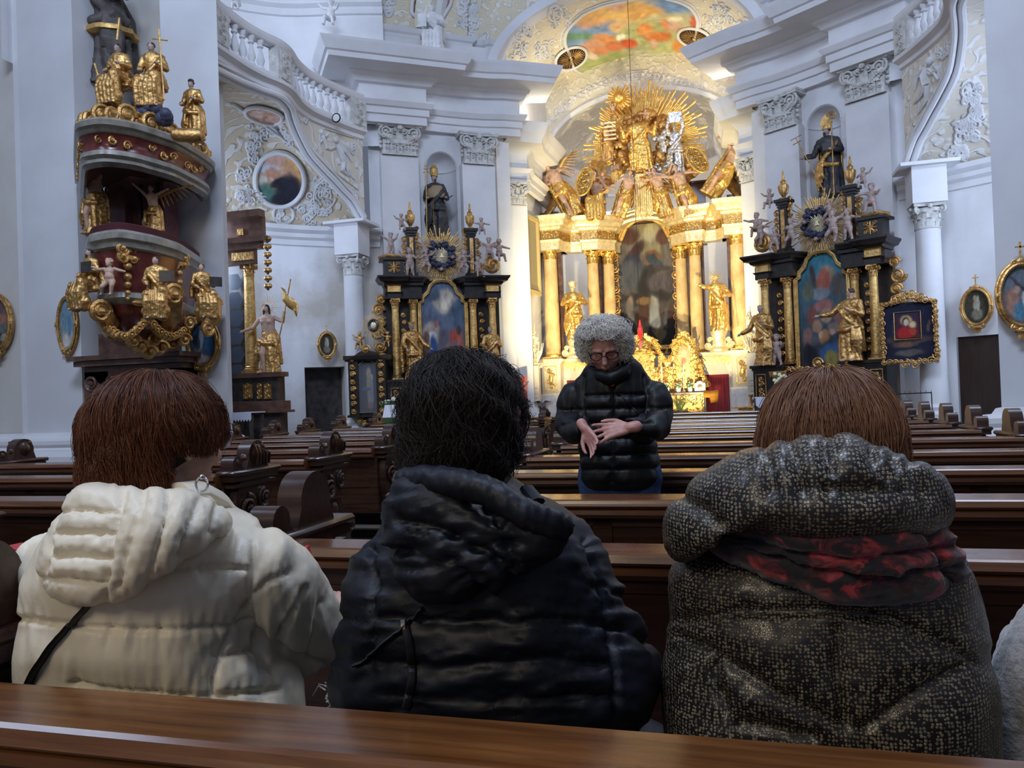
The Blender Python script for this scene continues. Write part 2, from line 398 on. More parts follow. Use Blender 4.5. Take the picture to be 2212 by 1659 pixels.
def flat_capital(mb, w, h, d, M):
    # a wide composite pilaster capital: leafy necking, garland of fruit, big corner volutes, curved abacus
    mb.box((0, 0, h * .42), (w * .84, d * .85, h * .86), M)
    mb.box((0, 0, h * .015), (w * .92, d * 1.05, h * .05), M)
    for sgn, oy in ((-1, -d / 2),):
        k = 5
        for i in range(k):
            x = (i - (k - 1) / 2) * w * .17
            leaf(mb, (x, oy, h * .04), w * .16, h * .30, (0, -1, 0), curl=.25, M=M, lean=.03)
            spiral(mb, (x, oy - .03 * h, h * .2), w * .05, 1.4, h * .018, M=M, sgn=1 if i % 2 else -1)
    for sx in (-1, 1):
        spiral(mb, (sx * w * .36, -d * .55, h * .70), h * .21, 2.1, h * .04, M=M, sgn=-sx, start=PI / 2, bulge=(0, -1, 0))
        spiral(mb, (sx * w * .43, -d * .2, h * .70), h * .19, 2.0, h * .04, ex=(0, 1, 0), M=M, sgn=1, start=PI / 2, bulge=(sx, 0, 0))
        spiral(mb, (sx * w * .12, -d * .5, h * .76), h * .12, 1.7, h * .03, M=M, sgn=sx, start=PI / 2, bulge=(0, -1, 0))
        for t in np.linspace(0, 1, 9):
            x = sx * w * (.40 - .38 * t); z = h * (.60 - .24 * math.sin(t * PI / 2))
            mb.ball((x, -d * .58 - h * .03 * math.sin(7 * t), z), h * (.055 + .02 * math.sin(t * 9 + 1)), 7, 5, M)
            mb.ball((x + h * .03, -d * .52, z - h * .06), h * .05, 6, 4, M)
            mb.ball((x - h * .03, -d * .52, z + h * .05), h * .042, 6, 4, M)
        for t in (.2, .5, .8): mb.ball((sx * w * (.46), -d * .25, h * (.62 - .45 * t)), h * .06, 6, 4, M)
        leaf(mb, (sx * w * .25, -d * .5, h * .34), w * .16, h * .34, (0, -1, 0), curl=.3, M=M)
    leaf(mb, (0, -d * .5, h * .32), w * .2, h * .42, (0, -1, 0), curl=.35, M=M)
    mb.ball((0, -d * .66, h * .86), (h * .09, h * .06, h * .09), 8, 6, M)
    n = 9; top = [(w * .56 * (2 * i / (n - 1) - 1), -d * .72 + h * .07 * (1 - (2 * i / (n - 1) - 1) ** 2)) for i in range(n)]
    poly = top + [(w * .56, d * .5), (-w * .56, d * .5)]
    mb.prism(poly, h * .88, h * .94, M); mb.prism([(x * 1.03, y - .012) for x, y in poly], h * .94, h, M)
def round_capital(mb, r, h, M, seg=16):
    mb.lathe([(r * 1.1, 0), (r * 1.12, h * .05), (r * .98, h * .07), (r * 1.0, h * .5), (r * 1.25, h * .82)], (0, 0, 0), seg, M)
    for row, (z, hh, n, ph) in enumerate(((.06, .36, 8, 0), (.26, .42, 8, PI / 8))):
        for i in range(n):
            a = i * 2 * PI / n + ph; o = (math.cos(a), math.sin(a), 0); s_ = (-math.sin(a), math.cos(a), 0)
            leaf(mb, (o[0] * r * 1.0, o[1] * r * 1.0, h * z), r * .62, h * hh, o, side=s_, curl=.4, M=M, lean=.02)
    for i in range(4):
        a = PI / 4 + i * PI / 2; o = np.array((math.cos(a), math.sin(a), 0))
        spiral(mb, tuple(o * r * 1.42 + np.array((0, 0, h * .74))), h * .15, 1.8, h * .045, ex=tuple(o), M=M, sgn=-1, start=PI / 2, bulge=(-o[1] * .01, o[0] * .01, 0))
        a2 = i * PI / 2; mb.ball((math.cos(a2) * r * 1.3, math.sin(a2) * r * 1.3, h * .86), h * .09, 7, 5, M)
    poly = []
    for i in range(4):
        a = PI / 4 + i * PI / 2; b = a + PI / 2
        p = np.array((math.cos(a), math.sin(a))) * r * 1.85; q = np.array((math.cos(b), math.sin(b))) * r * 1.85
        for t in (0, .04, .25, .5, .75, .96):
            m = p * (1 - t) + q * t; m = m * (1 - .22 * math.sin(PI * t)); poly.append(tuple(m))
    mb.prism(poly, h * .88, h, M)
def arch_face(u, z, n): return [(u * math.cos(a), z * math.sin(a)) for a in np.linspace(0, PI, n)]

# ------------------------------------------------------------------ floor
fl = MB().box((AX, 10, -.05), (26, 34, .1))
struct('floor', fl, MT['stonefloor'])
# ------------------------------------------------------------------ one side of the nave; s = -1 left, +1 right
XS = lambda u, s: AX + s * u
SN = {-1: 'left', 1: 'right'}
BAL = [(5.69, 10.6), (5.71, 11.5), (5.72, 12.0), (5.66, 12.45), (5.54, 12.8), (5.53, 13.05), (5.58, 13.3), (5.70, 13.66), (5.75, 14.24), (5.64, 14.78), (5.5, 15.31), (5.32, 15.8)]
def smooth_path(pts, n=40):
    P = np.array(pts, float); d = np.r_[0, np.cumsum(np.linalg.norm(np.diff(P, axis=0), axis=1))]
    t = np.linspace(0, d[-1], n); Q = np.stack([np.interp(t, d, P[:, k]) for k in range(P.shape[1])], 1)
    for _ in range(2): Q[1:-1] = (Q[:-2] + 2 * Q[1:-1] + Q[2:]) / 4
    return Q
WALLPATH = [(5.75, 16.25), (5.35, 16.45), (4.45, 17.1), (4.55, 17.28), (3.85, 17.83), (3.4, 18.12), (2.82, 18.5), (2.82, 18.9)]
def baluster(mb, c, h, r=.075):
    mb.lathe([(r * .9, 0), (r * .9, h * .06), (r * .55, h * .1), (r * 1.0, h * .28), (r * .9, h * .38), (r * .45, h * .62), (r * .4, h * .7), (r * .75, h * .74), (r * .75, h * .78), (r * .5, h * .82), (r * .9, h * .92), (r * .9, h)], c, 10)
def nave_side(s):
    sd = -s; nm = SN[s]
    P = lambda pts: [(XS(u, s), y) for u, y in pts]
    # diagonal wall behind the side altar, with its niche cut as a real recess
    ux = np.array([.81, -.586]) ; c0 = np.array([4.17, 17.55])       # outwards along the wall; wall centre under the niche
    def W(t, z, d=0):      # t along the wall (outer +), d out of the wall towards the nave
        q = c0 + ux * t + np.array([-.586, -.81]) * d; return (XS(q[0], s), q[1], z)
    mb = MB(); nw, nz0, nz1 = .36, 4.75, 6.65; dep = -.45
    na = 14; arc = [(nw * math.cos(a), nz1 + nw * math.sin(a)) for a in np.linspace(PI, 0, na)]
    top = 9.6
    def quad(a, b, c, d_): mb.add([a, b, c, d_], [(0, 1, 2, 3)], None, False)
    quad(W(-1.7, 0), W(-nw, 0), W(-nw, top), W(-1.7, top)); quad(W(nw, 0), W(1.7, 0), W(1.7, top), W(nw, top))
    quad(W(-nw, 0), W(nw, 0), W(nw, nz0), W(-nw, nz0))
    for (x0, z0), (x1, z1) in zip(arc[:-1], arc[1:]): quad(W(x0, z0), W(x1, z1), W(x1, top), W(x0, top))
    G = []
    for z in [nz0] + [nz1]: G.append([W(nw * math.cos(a), z, dep * math.sin(a)) for a in np.linspace(0, PI, 16)])
    for e in np.linspace(0, PI / 2, 7)[1:]:
        G.append([W(nw * math.cos(a) * math.cos(e), nz1 + nw * math.sin(e), dep * math.sin(a) * math.cos(e)) for a in np.linspace(0, PI, 16)])
    mb.grid(G); n_ = [W(nw * math.cos(a), nz0, dep * math.sin(a)) for a in np.linspace(0, PI, 16)]; mb.add(n_, [tuple(range(16))], None, False)
    struct('wall_' + nm + '_diagonal', mb, MT['plaster'])
    # niche rim moulding at springing height
    ring = MB()
    ring.tube([W(nw + .03, nz0), W(nw + .03, nz1)] + [W((nw + .03) * math.cos(a), nz1 + (nw + .03) * math.sin(a), .01) for a in np.linspace(0, PI, 18)] + [W(-nw - .03, nz1), W(-nw - .03, nz0)], .022, 6)
    ring.tube([W(nw * math.cos(a), nz1, dep * math.sin(a) * .97) for a in np.linspace(0, PI, 14)], .018, 6)
    struct('niche_moulding', ring, MT['plaster'])
    # wall between the outer pilaster and the chapel column, then round the chapel
    cw = [(5.0, 16.85), (5.45, 16.52), (5.80, 16.35), (6.11, 16.18), (6.42, 15.97), (6.95, 15.55), (7.5, 14.95), (7.95, 14.1), (8.15, 13.1), (8.2, 11.95)]
    cwp = smooth_path(cw, 30)
    G = np.array([[(XS(u, s), y, z) for u, y in cwp] for z in (0, 5.2)])
    mb = MB(); i0 = 4
    # door opening between u 6.11 and 6.95
    dz = 2.08
    for j in range(len(cwp) - 1):
        (u0, y0), (u1, y1) = cwp[j], cwp[j + 1]; um = (u0 + u1) / 2
        zb = dz if 6.10 < um < 6.86 and y0 > 14 else 0
        mb.add([(XS(u0, s), y0, zb), (XS(u1, s), y1, zb), (XS(u1, s), y1, 5.2), (XS(u0, s), y0, 5.2)], [(0, 1, 2, 3)], None, True)
    struct('wall_' + nm + '_chapel', mb, MT['muted'] if s < 0 else MT['plaster'])
    dd = [c for c in cwp if 6.05 < c[0] < 6.9 and c[1] > 14]; a, b = dd[0], dd[-1]
    nrm = np.array([b[1] - a[1], -(b[0] - a[0])]); nrm /= np.linalg.norm(nrm); nrm *= -1 if nrm[1] < 0 else 1
    dr = MB()
    def Q(p, z, d): q = np.array(p) + nrm * d; return (XS(q[0], s), q[1], z)
    D = .5
    if s < 0:
        dr.add([Q(a, 0, 0), Q(a, 0, D), Q(a, dz, D), Q(a, dz, 0)], [(0, 1, 2, 3)], None, False); dr.add([Q(b, 0, 0), Q(b, 0, D), Q(b, dz, D), Q(b, dz, 0)], [(0, 1, 2, 3)], None, False)
        dr.add([Q(a, dz, 0), Q(a, dz, D), Q(b, dz, D), Q(b, dz, 0)], [(0, 1, 2, 3)], None, False)
        struct('door_1', dr, MT['beige'])
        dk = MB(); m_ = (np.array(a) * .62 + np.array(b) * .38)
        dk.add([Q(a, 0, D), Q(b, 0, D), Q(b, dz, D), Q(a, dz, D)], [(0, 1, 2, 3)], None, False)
        struct('door_1_shade', dk, MT['darkmarble'])  # dark sheet stands for the shade inside the doorway
    else:
        dr.box((0, 0, dz / 2), (np.linalg.norm(np.array(b) - a), .06, dz), frame2(*[(Q(a, 0, .1)[k] + Q(b, 0, .1)[k]) / 2 for k in (0, 1)], 0, (b[0] - a[0], b[1] - a[1])))
        struct('door_2', dr, MT['doorwood'])
    # chapel wall cornice and half-dome vault up to the gallery arch
    prof = [(-.02, 4.72), (.05, 4.74), (.06, 4.85), (.14, 4.9), (.15, 4.98), (.26, 5.04), (.28, 5.13), (-.02, 5.14)]
    struct('cornice_' + nm + '_chapel', MB().sweep([(XS(u, s), y) for u, y in cwp[2:]], prof, side=s), MT['plaster'])
    bp = smooth_path(BAL, 44)
    az = [(10.6, 6.7), (12.3, 6.86), (12.9, 6.88), (13.4, 6.83), (13.75, 6.58), (14.3, 6.22), (15.0, 5.86), (15.5, 5.55), (15.8, 5.14)]
    arch = np.array([(u, y, interp(y, az)) for u, y in bp])
    wl = smooth_path([(5.6, 16.4), (6.42, 15.97), (6.95, 15.55), (7.5, 14.95), (7.95, 14.1), (8.15, 13.1), (8.2, 12.0), (8.2, 11.95)][::-1], 44)
    G = []
    for t in np.linspace(0, 1, 14):
        G.append([(XS(a_[0] * (1 - t) + w_[0] * t, s), a_[1] * (1 - t) + w_[1] * t, a_[2] * (1 - t) + 5.12 * t + .55 * math.sin(PI * t) ** 1.0 * (a_[2] - 5.1) / 1.6) for a_, w_ in zip(arch, wl)])
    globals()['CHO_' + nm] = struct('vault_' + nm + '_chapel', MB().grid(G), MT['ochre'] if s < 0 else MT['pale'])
    globals()['CHV_' + nm] = np.array(G)
    # spandrel face above the arch, arch mouldings
    G = []
    for t in (0, .03, 1): G.append([(XS(u, s), y, z * (1 - t) + 6.93 * t) for u, y, z in arch])
    G = [[(x, y, z) for x, y, z in row] for row in G]
    bed = MB(); bed.grid(G)
    globals()['SPN_' + nm] = struct('spandrel_' + nm, bed, MT['pale'])
    am = MB()
    for off, r_ in ((0, .05), (.12, .025)):
        am.tube([(XS(u - .03, s), y, z + off) for u, y, z in arch], r_, 8)
    am.tube([(XS(u + .09, s), y, z - .02) for u, y, z in arch], .06, 8)
    struct('arch_moulding_' + nm, am, MT['plaster'])
    # gallery floor slab / ledge, balustrade
    pl = [(XS(u, s), y) for u, y in bp]
    lg = MB().sweep(pl, [(-.5, 6.9), (.0, 6.9), (.05, 6.93), (.06, 7.0), (.16, 7.05), (.17, 7.1), (-.5, 7.12)], side=sd)
    struct('ledge_' + nm + '_gallery', lg, MT['plaster'])
    bs = MB().sweep(pl, [(-.09, 7.1), (.09, 7.1), (.09, 7.2), (.07, 7.22), (-.09, 7.22)], side=sd, closed=False)
    bs.sweep(pl, [(-.09, 7.74), (.07, 7.74), (.09, 7.76), (.11, 7.81), (.12, 7.87), (-.12, 7.88), (-.12, 7.74)], side=sd)
    bal = bs.build('balustrade_' + nm, MT['plaster']); bal['kind'] = 'structure'
    L = np.r_[0, np.cumsum(np.linalg.norm(np.diff(bp, axis=0), axis=1))]
    at_ = lambda d: (np.interp(d, L, bp[:, 0]), np.interp(d, L, bp[:, 1]))
    for y0 in (12.95, 15.65, 11.3):
        d = np.interp(y0, bp[:, 1], L); u, y = at_(d); w_ = .34
        u2, y2 = at_(min(d + .1, L[-1])); u1, y1 = at_(d - .1)
        M = frame2(XS(u, s), y, 7.1, (s * (u2 - u1), y2 - y1) if s < 0 else (-s * (u2 - u1), -(y2 - y1)))
        p = MB().box((0, 0, .33), (.42, .2, .62), M)
        p.box((0, -.11, .33), (.30, .02, .5), M)
        for k in range(7): spiral(p, (.06 * math.sin(k * 2.3), -.125, .12 + .07 * k), .05, 1.3, .012, M=M, sgn=1 if k % 2 else -1)
        o = p.build('balustrade_pedestal', MT['carved'], parent=bal)
    n = 24
    for i in range(n):
        d = L[-1] * (i + .5) / n; u, y = at_(d)
        if any(abs(y - yy) < .27 for yy in (12.95, 15.65, 11.3)): continue
        b = MB(); baluster(b, (0, 0, 0), .53); b.build('baluster', MT['plaster'], parent=bal, loc=(XS(u, s), y, 7.22))
    # gallery back wall and its beam, vault above
    gp = [(XS(u, s), y) for u, y in smooth_path([(5.1, 16.6), (5.9, 16.3), (7.2, 16.0), (8.2, 15.2), (8.8, 14), (9, 12.5), (8.9, 10.2)], 24)]
    struct('wall_' + nm + '_gallery', MB().sweep(gp, [(0, 7.0), (0, 11.6)], side=s, smooth=True), MT['plaster'])
    struct('cornice_' + nm + '_gallery', MB().sweep(gp, [(0, 9.95), (.06, 9.97), (.1, 10.1), (.2, 10.16), (.22, 10.25), (0, 10.27)], side=s), MT['plaster'])
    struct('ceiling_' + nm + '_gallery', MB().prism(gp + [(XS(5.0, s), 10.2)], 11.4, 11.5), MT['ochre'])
    # chapel column with its impost block
    cx, cy = XS(5.63, s), 15.78
    c = MB(); c.lathe([(.30, .42), (.30, .62), (.33, .64), (.34, .72), (.27, .78), (.29, .84), (.235, .9), (.222, 1.4), (.205, 4.0)], (cx, cy, 0), 26)
    c.box((cx, cy, .21), (.78, .7, .42))
    struct('column_' + nm + '_chapel', c, MT['plaster'])
    M = frame2(cx, cy, 4.0, (1, 0) if s > 0 else (1, 0)); k = MB(); round_capital(k, .2, .44, M)
    struct('capital_' + nm + '_chapel_column', k, MT['carved'])
    ip = MB(); ib = [(cx - .25, cy + .3), (cx - .25, cy - .25), (cx + .25, cy - .25), (cx + .25, cy + .3)]
    prof = [(0, 4.44), (.02, 4.47), (.03, 4.53), (.06, 4.55), (.06, 4.6), (0, 4.62), (0, 4.86), (.05, 4.88), (.06, 4.95), (.2, 5.02), (.30, 5.05), (.33, 5.16), (0, 5.17)]
    ip.sweep(ib, prof, side=-1); ip.box((cx, cy, 4.8), (.56, .56, .72)); ip.box((cx, cy, 5.12), (.95, .8, .06))
    # return of the cornice back to the main wall
    struct('impost_' + nm, ip, MT['plaster'])
    # pilasters, capitals
    for (u, y, wd, z0, z1, zc, dr_) in ((4.93, 16.83, .86, .9, 6.8, 7.5, .12), (3.42, 17.93, .80, .9, 6.72, 7.45, .12), (2.80, 19.0, .52, .9, 5.95, 6.5, .12)):
        ang = (s * ux[0], ux[1]) if s < 0 else (s * ux[0], ux[1])
        ex = (-s * -ux[0], ux[1]) if s > 0 else (ux[0], -ux[1])
        M = frame2(XS(u, s), y, 0, ex)
        p = MB().box((0, .05, (z0 + z1) / 2), (wd, .34, z1 - z0), M)
        p.box((0, .05, z0 * .5), (wd + .16, .5, z0), M); p.box((0, .05, z0 + .04), (wd + .1, .44, .12), M)
        struct('pilaster_' + nm, p, MT['plaster'])
        k = MB(); M2 = frame2(XS(u, s), y, z1, ex); flat_capital(k, wd * 1.04, zc - z1, .36, M2)
        struct('capital_' + nm, k, MT['carved'])
    # main entablature
    prof = [(0, 7.45), (.20, 7.45), (.20, 7.62), (.25, 7.64), (.25, 7.78), (.30, 7.8), (.36, 7.9), (.36, 7.94), (.2, 7.96), (.2, 8.28), (.30, 8.3), (.36, 8.4), (.42, 8.42), (.44, 8.48), (.95, 8.5), (.97, 8.6), (1.02, 8.62), (1.12, 8.8), (1.14, 8.85), (0, 8.9)]
    EP = [(5.62, 16.6), (5.42, 16.32), (4.52, 16.98), (4.66, 17.2), (4.2, 17.62), (3.75, 17.95), (3.35, 18.2), (2.9, 18.4), (2.72, 18.52), (2.9, 18.95)]
    struct('entablature_' + nm, MB().sweep(P(EP), prof, side=sd), MT['plaster'])
    # chancel entablature, one order lower
    prof2 = [(0, 6.45), (.12, 6.45), (.12, 6.6), (.16, 6.62), (.16, 6.75), (.24, 6.84), (.1, 6.86), (.1, 7.2), (.2, 7.3), (.24, 7.36), (.5, 7.4), (.52, 7.5), (.6, 7.62), (.66, 7.78), (.68, 7.86), (0, 7.92)]
    struct('entablature_' + nm + '_chancel', MB().sweep(P([(3.2, 18.72), (3.05, 18.9), (2.62, 19.2), (2.68, 19.6), (2.62, 21.0), (2.58, 22.4)]), prof2, side=sd), MT['plaster'])
    ch = MB().sweep(P([(3.05, 18.3), (2.95, 18.9), (2.78, 19.3), (2.74, 21.0), (2.66, 22.6)]), [(0, 0), (0, 9.6)], side=sd)
    struct('wall_' + nm + '_chancel', ch, MT['plaster'])
    # attic storey above the entablature
    AP = [(5.7, 16.9), (5.45, 16.75), (4.6, 17.4), (4.7, 17.55), (4.35, 17.85), (4.2, 17.75), (3.6, 18.2), (3.7, 18.3), (3.35, 18.55), (3.2, 18.5), (2.95, 18.7), (3.0, 19.0)]
    at = MB().sweep(P(AP), [(0, 8.85), (.12, 8.85), (.12, 8.95), (.06, 9.0), (.06, 9.72), (.1, 9.76), (.14, 9.86), (0, 9.9)], side=sd)
    struct('attic_' + nm, at, MT['plaster'])
    up = MB().sweep(P(AP), [(-.02, 9.88), (-.02, 10.6), (.25, 11.6), (.9, 12.8)], side=sd)
    globals()['UPP_' + nm] = struct('wall_' + nm + '_upper', up, MT['creamy'])
for s_ in (-1, 1): nave_side(s_)

# ------------------------------------------------------------------ chancel vault, arches, apse
def ell(a, z0, h, y, n=41, a0=0, a1=PI): return [(AX - a * math.cos(t), y, z0 + h * math.sin(t)) for t in np.linspace(a0, a1, n)]
vt = MB().grid([ell(3.02, 8.9, 1.72, y) for y in np.linspace(18.3, 22.45, 12)])
VCH = struct('vault_chancel', vt, MT['creamy'])
def arch_ring(a0, h0, a1, h1, z0, y0, y1, z0b=None, n=49):
    mb = MB(); A, B = ell(a0, z0, h0, y0, n), ell(a1, z0b or z0, h1, y0, n); A2, B2 = ell(a0, z0, h0, y1, n), ell(a1, z0b or z0, h1, y1, n)
    for U, V in ((A, B), (B, B2), (B2, A2), (A2, A)): mb.grid([U, V])
    return mb
struct('arch_chancel', arch_ring(3.0, 1.72, 3.22, 1.95, 8.9, 18.2, 18.6), MT['plaster'])
ACO = struct('arch_chancel_outer', arch_ring(3.22, 1.95, 4.1, 3.2, 8.9, 18.5, 18.7), MT['creamy'])
struct('arch_nave_rim', arch_ring(4.1, 3.2, 4.24, 3.35, 9.9, 17.6, 18.3), MT['plaster'])
struct('arch_garland', arch_ring(4.24, 3.35, 4.62, 3.8, 9.9, 17.3, 17.9), MT['garland'])
AAP = struct('arch_apse', arch_ring(2.6, 1.42, 3.4, 2.7, 8.15, 22.3, 22.7), MT['garland'])
struct('arch_apse_edge', arch_ring(2.58, 1.40, 2.68, 1.52, 8.15, 22.22, 22.3), MT['plaster'])
# spandrels closing the apse front down to the cornice
ap = MB()
th = np.linspace(0, PI, 31)
# apse wall (half ellipse plan) and half-dome
rows = []
for z in (0, 8.1): rows.append([(AX - 2.66 * math.cos(t), 22.5 + 2.4 * math.sin(t), z) for t in th])
for e in np.linspace(0, PI / 2, 9)[1:]: rows.append([(AX - 2.66 * math.cos(t) * math.cos(e), 22.5 + 2.4 * math.sin(t) * math.cos(e), 8.1 + 1.5 * math.sin(e)) for t in th])
struct('wall_apse', MB().grid(rows[:2]), MT['plaster'])
struct('vault_apse', MB().grid(rows[1:]), MT['pale'])
struct('cornice_apse', MB().sweep([(AX - 2.62 * math.cos(t), 22.5 + 2.36 * math.sin(t)) for t in th], [(0, 7.3), (.1, 7.35), (.12, 7.6), (.3, 7.75), (.34, 7.9), (0, 7.95)], side=1), MT['plaster'])
# mouldings round the apse arch and the big fresco live on the vault
def on_vault(u, y, z0=8.9, a=3.02, h=1.72, d=.0):
    t = math.acos(max(-1, min(1, -u / a))); return (AX + u, y, z0 + h * math.sin(t) - d)
# great pillars that frame the nave
def pillar(s):
    nm = SN[s]
    if s < 0:
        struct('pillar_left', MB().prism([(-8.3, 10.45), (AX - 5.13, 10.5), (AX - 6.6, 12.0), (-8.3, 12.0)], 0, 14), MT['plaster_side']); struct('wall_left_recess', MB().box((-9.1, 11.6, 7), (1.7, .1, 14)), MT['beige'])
        struct('wall_left_strip', MB().box((-10.35, 10.85, 7), (1.08, 1.1, 14)), MT['plaster_side'])
        struct('wall_left', MB().box((-12.6, 11.3, 7), (3.6, 1.6, 14)), MT['beige'])
        struct('trim_left', MB().box((-10.98, 10.46, 7), (.26, .1, 14)), MT['plaster'])
        bp = [(-14.5, 10.46), (-10.9, 10.46), (-10.9, 10.28), (-9.8, 10.28), (-9.8, 10.47), (AX - 5.1, 10.47), (AX - 6.4, 12)]
        sd = 1
    else:
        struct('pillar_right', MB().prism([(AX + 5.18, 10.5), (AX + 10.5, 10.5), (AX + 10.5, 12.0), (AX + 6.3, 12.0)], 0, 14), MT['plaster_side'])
        bp = [(AX + 9.5, 10.47), (AX + 5.14, 10.47), (AX + 6.2, 12)]
        sd = -1
    prof = [(-.02, .98), (.02, .97), (.05, .9), (.12, .9), (.17, .86), (.17, .8), (.12, .76), (.15, .72), (.24, .7), (.30, .62), (.30, .54), (.24, .48), (.3, .46), (.34, .1), (.34, 0)]
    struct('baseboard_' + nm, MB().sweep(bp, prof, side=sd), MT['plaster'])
pillar(-1); pillar(1)
# ------------------------------------------------------------------ pews
ROWS = [.93, 2.06, 3.04, 4.01, 4.96, 5.98, 6.9, 7.75, 8.6, 9.4, 10.3, 11.5, 13.2]
BODY = [(y_ * .86, z_) for y_, z_ in [(-.03, .9), (.30, .9), (.335, .82), (.27, .74), (.22, .66), (.28, .57), (.37, .53), (.42, .48), (.43, .42), (.38, .37), (.40, .3), (.46, .25), (.48, .16), (.44, .09), (.46, 0),
        (-.08, 0), (-.12, .10), (-.09, .2), (-.03, .3), (-.01, .45), (-.06, .58), (-.09, .7), (-.08, .82)]]
def end_panel(parent, x, outer, carved, m):
    # outer = +1 / -1: the side that looks onto the aisle
    R = Matrix.Rotation(PI / 2, 4, 'Z') @ Matrix.Rotation(PI / 2, 4, 'X')      # prism x->y, y->z, z->x
    M = Matrix.Translation((x, 0, 0)) @ R
    mb = MB(); mb.prism(BODY, -.035, .035, M)
    mb.box((x, .11, .915), (.105, .44, .03)); mb.box((x, .115, .945), (.13, .48, .028), bev=.01)
    mb.box((x, .11, .875), (.09, .42, .02))
    circ = lambda cy, cz, r, a0, a1, n=14: [(cy + r * math.cos(a), cz + r * math.sin(a)) for a in np.linspace(a0, a1, n)]
    mb.prism([(-.1, .955)] + circ(-.055, .995, .045, PI * 1.1, -.15 * PI, 10) + circ(.02, .99, .03, PI * 1.2, PI * 1.6, 5) + circ(.14, 1.03, .088, PI * 1.05, -.05 * PI, 16) + [(.25, .955)], -.04, .04, M, smooth=True)
    o = mb.build('end_panel', m, parent=parent)
    if carved:
        c = MB(); X = x + outer * .04
        def sp(y, z, r, t, sg, st=PI / 2): spiral(c, (X, y, z), r, t, .014, ex=(0, 1, 0), ez=(0, 0, 1), sgn=sg, start=st, bulge=(outer, 0, 0))
        sp(.03, .74, .075, 2, -1); sp(.19, .78, .055, 2, 1); sp(.10, .22, .09, 2, 1, -PI / 2); sp(.32, .20, .07, 2, -1, -PI / 2); sp(.33, .45, .05, 1.8, 1)
        for k in range(5):
            c.tube([(X, .05 + .03 * k, .66), (X + outer * .008, .06 + .035 * k, .5), (X, .10 + .04 * k, .3)], [.008, .015, .007], 6)
        c.ball((X, .12, .40), (.02, .05, .09), 8, 6); c.ball((X, .09, .58), (.018, .04, .06), 8, 6)
        # carved head on the cap
        c.ball((x, .145, 1.04), (.062, .075, .075), 10, 8); c.ball((x, .075, 1.02), (.04, .035, .035), 8, 6); c.ball((x, .19, 1.08), (.05, .04, .035), 8, 6)
        for k in range(5): c.tube([(x + outer * .05, .09 + .03 * k, 1.10 - .012 * k), (x + outer * .068, .10 + .03 * k, 1.04), (x + outer * .055, .11 + .03 * k, .98)], .008, 5)
        c.ball((x, -.055, 1.0), (.05, .042, .042), 8, 6)
        c.build('carving', m, parent=o)
    return o
def make_pew(x0, x1, depth, mtop, carved_left, carved_right, label, group=None, y=0.0):
    t = empty('pew', ((x0 + x1) / 2, y, 0)); tag(t, label, 'pew', group)
    w_ = (x1 - x0) / 2
    mb = MB()
    prof = [(0, .905), (0, .935), (-.006, .94), (-(depth - .012), .94), (-(depth - .004), .936), (-depth, .926), (-(depth + .004), .918), (-(depth - .006), .91), (-(depth - .02), .905), (-(depth - .014), .9), (-(depth - .012), .885), (-(depth - .03), .87), (-(depth - .045), .868), (-.03, .868)]
    P = [(y_, z_) for y_, z_ in prof]
    M = Matrix.Translation((0, 0, 0)) @ Matrix.Rotation(PI / 2, 4, 'Z') @ Matrix.Rotation(PI / 2, 4, 'X')
    mb.prism(P, -w_ + .03, w_ - .03, M)
    mb.build('top_rail', mtop, parent=t)
    b = MB(); b.box((0, -depth * .5, .66), (2 * w_ - .06, .03, .44)); b.box((0, -depth * .5, .86), (2 * w_ - .06, .045, .05)); b.box((0, -depth * .5, .46), (2 * w_ - .06, .045, .05)); b.box((0, -depth * .5, .655), (2 * w_ - .06, .042, .035))
    n = max(2, round(2 * w_ / .75))
    for i in range(n + 1): b.box((-w_ + .05 + (2 * w_ - .1) * i / n, -depth * .5, .66), (.07, .045, .44))
    b.build('backrest', MT['pew'], parent=t)
    s_ = MB(); s_.box((0, .21, .44), (2 * w_ - .05, .40, .035), bev=.01); s_.box((0, .38, .40), (2 * w_ - .06, .025, .06)); s_.build('seat', MT['floorwood'], parent=t)
    k = MB(); k.box((0, -depth - .10, .19), (2 * w_ - .06, .13, .03), bev=.008); k.box((0, -depth - .10, .09), (2 * w_ - .1, .03, .17)); k.build('kneeler', MT['floorwood'], parent=t)
    end_panel(t, -w_, -1, carved_left, MT['pew']); end_panel(t, w_, 1, carved_right, MT['pew'])
    return t
RX0, RX1, LX0, LX1 = -1.28, 1.80, -5.42, -2.72
ORD = ['', 'front', 'second', 'third', 'fourth', 'fifth', 'sixth', 'seventh', 'eighth', 'ninth', 'tenth', 'eleventh', 'twelfth', 'thirteenth']
make_pew(RX0, RX1, .135, MT['pewnear'], False, False, 'worn polished brown pew whose broad top rail crosses the bottom of the picture', y=ROWS[0])
make_pew(RX0, RX1, .14, MT['pewtop'], False, False, 'dark pew right in front of the seated people, rounded scroll end at the aisle', y=ROWS[1])
pr_ = make_pew(RX0, RX1, .18, MT['pewtop'], False, False, 'dark pew just in front of the standing woman in the black jacket', y=ROWS[2])
nR = len(ROWS)
for i in range(3, nR):
    c = copy_tree(pr_); c.location.y = ROWS[i]
    k = nR - i
    c['group'] = 'pews of the right-hand block'
    c['label'] = 'dark polished pew with lit rail, %s row of the right-hand block' % ORD[k] if i > 3 else 'dark pew just behind the standing woman in the black jacket'
pl_ = make_pew(LX0, LX1, .18, MT['pewtop'], True, True, 'dark wooden pew, twelfth row of the left-hand block counted from its front', 'pews of the left-hand block', y=ROWS[1])
for i in range(2, nR):
    c = copy_tree(pl_); c.location.y = ROWS[i] - .05; k = nR - i
    c['label'] = 'dark wooden pew with carved ends, %s row of the left-hand block' % ORD[k]
pf = MB()
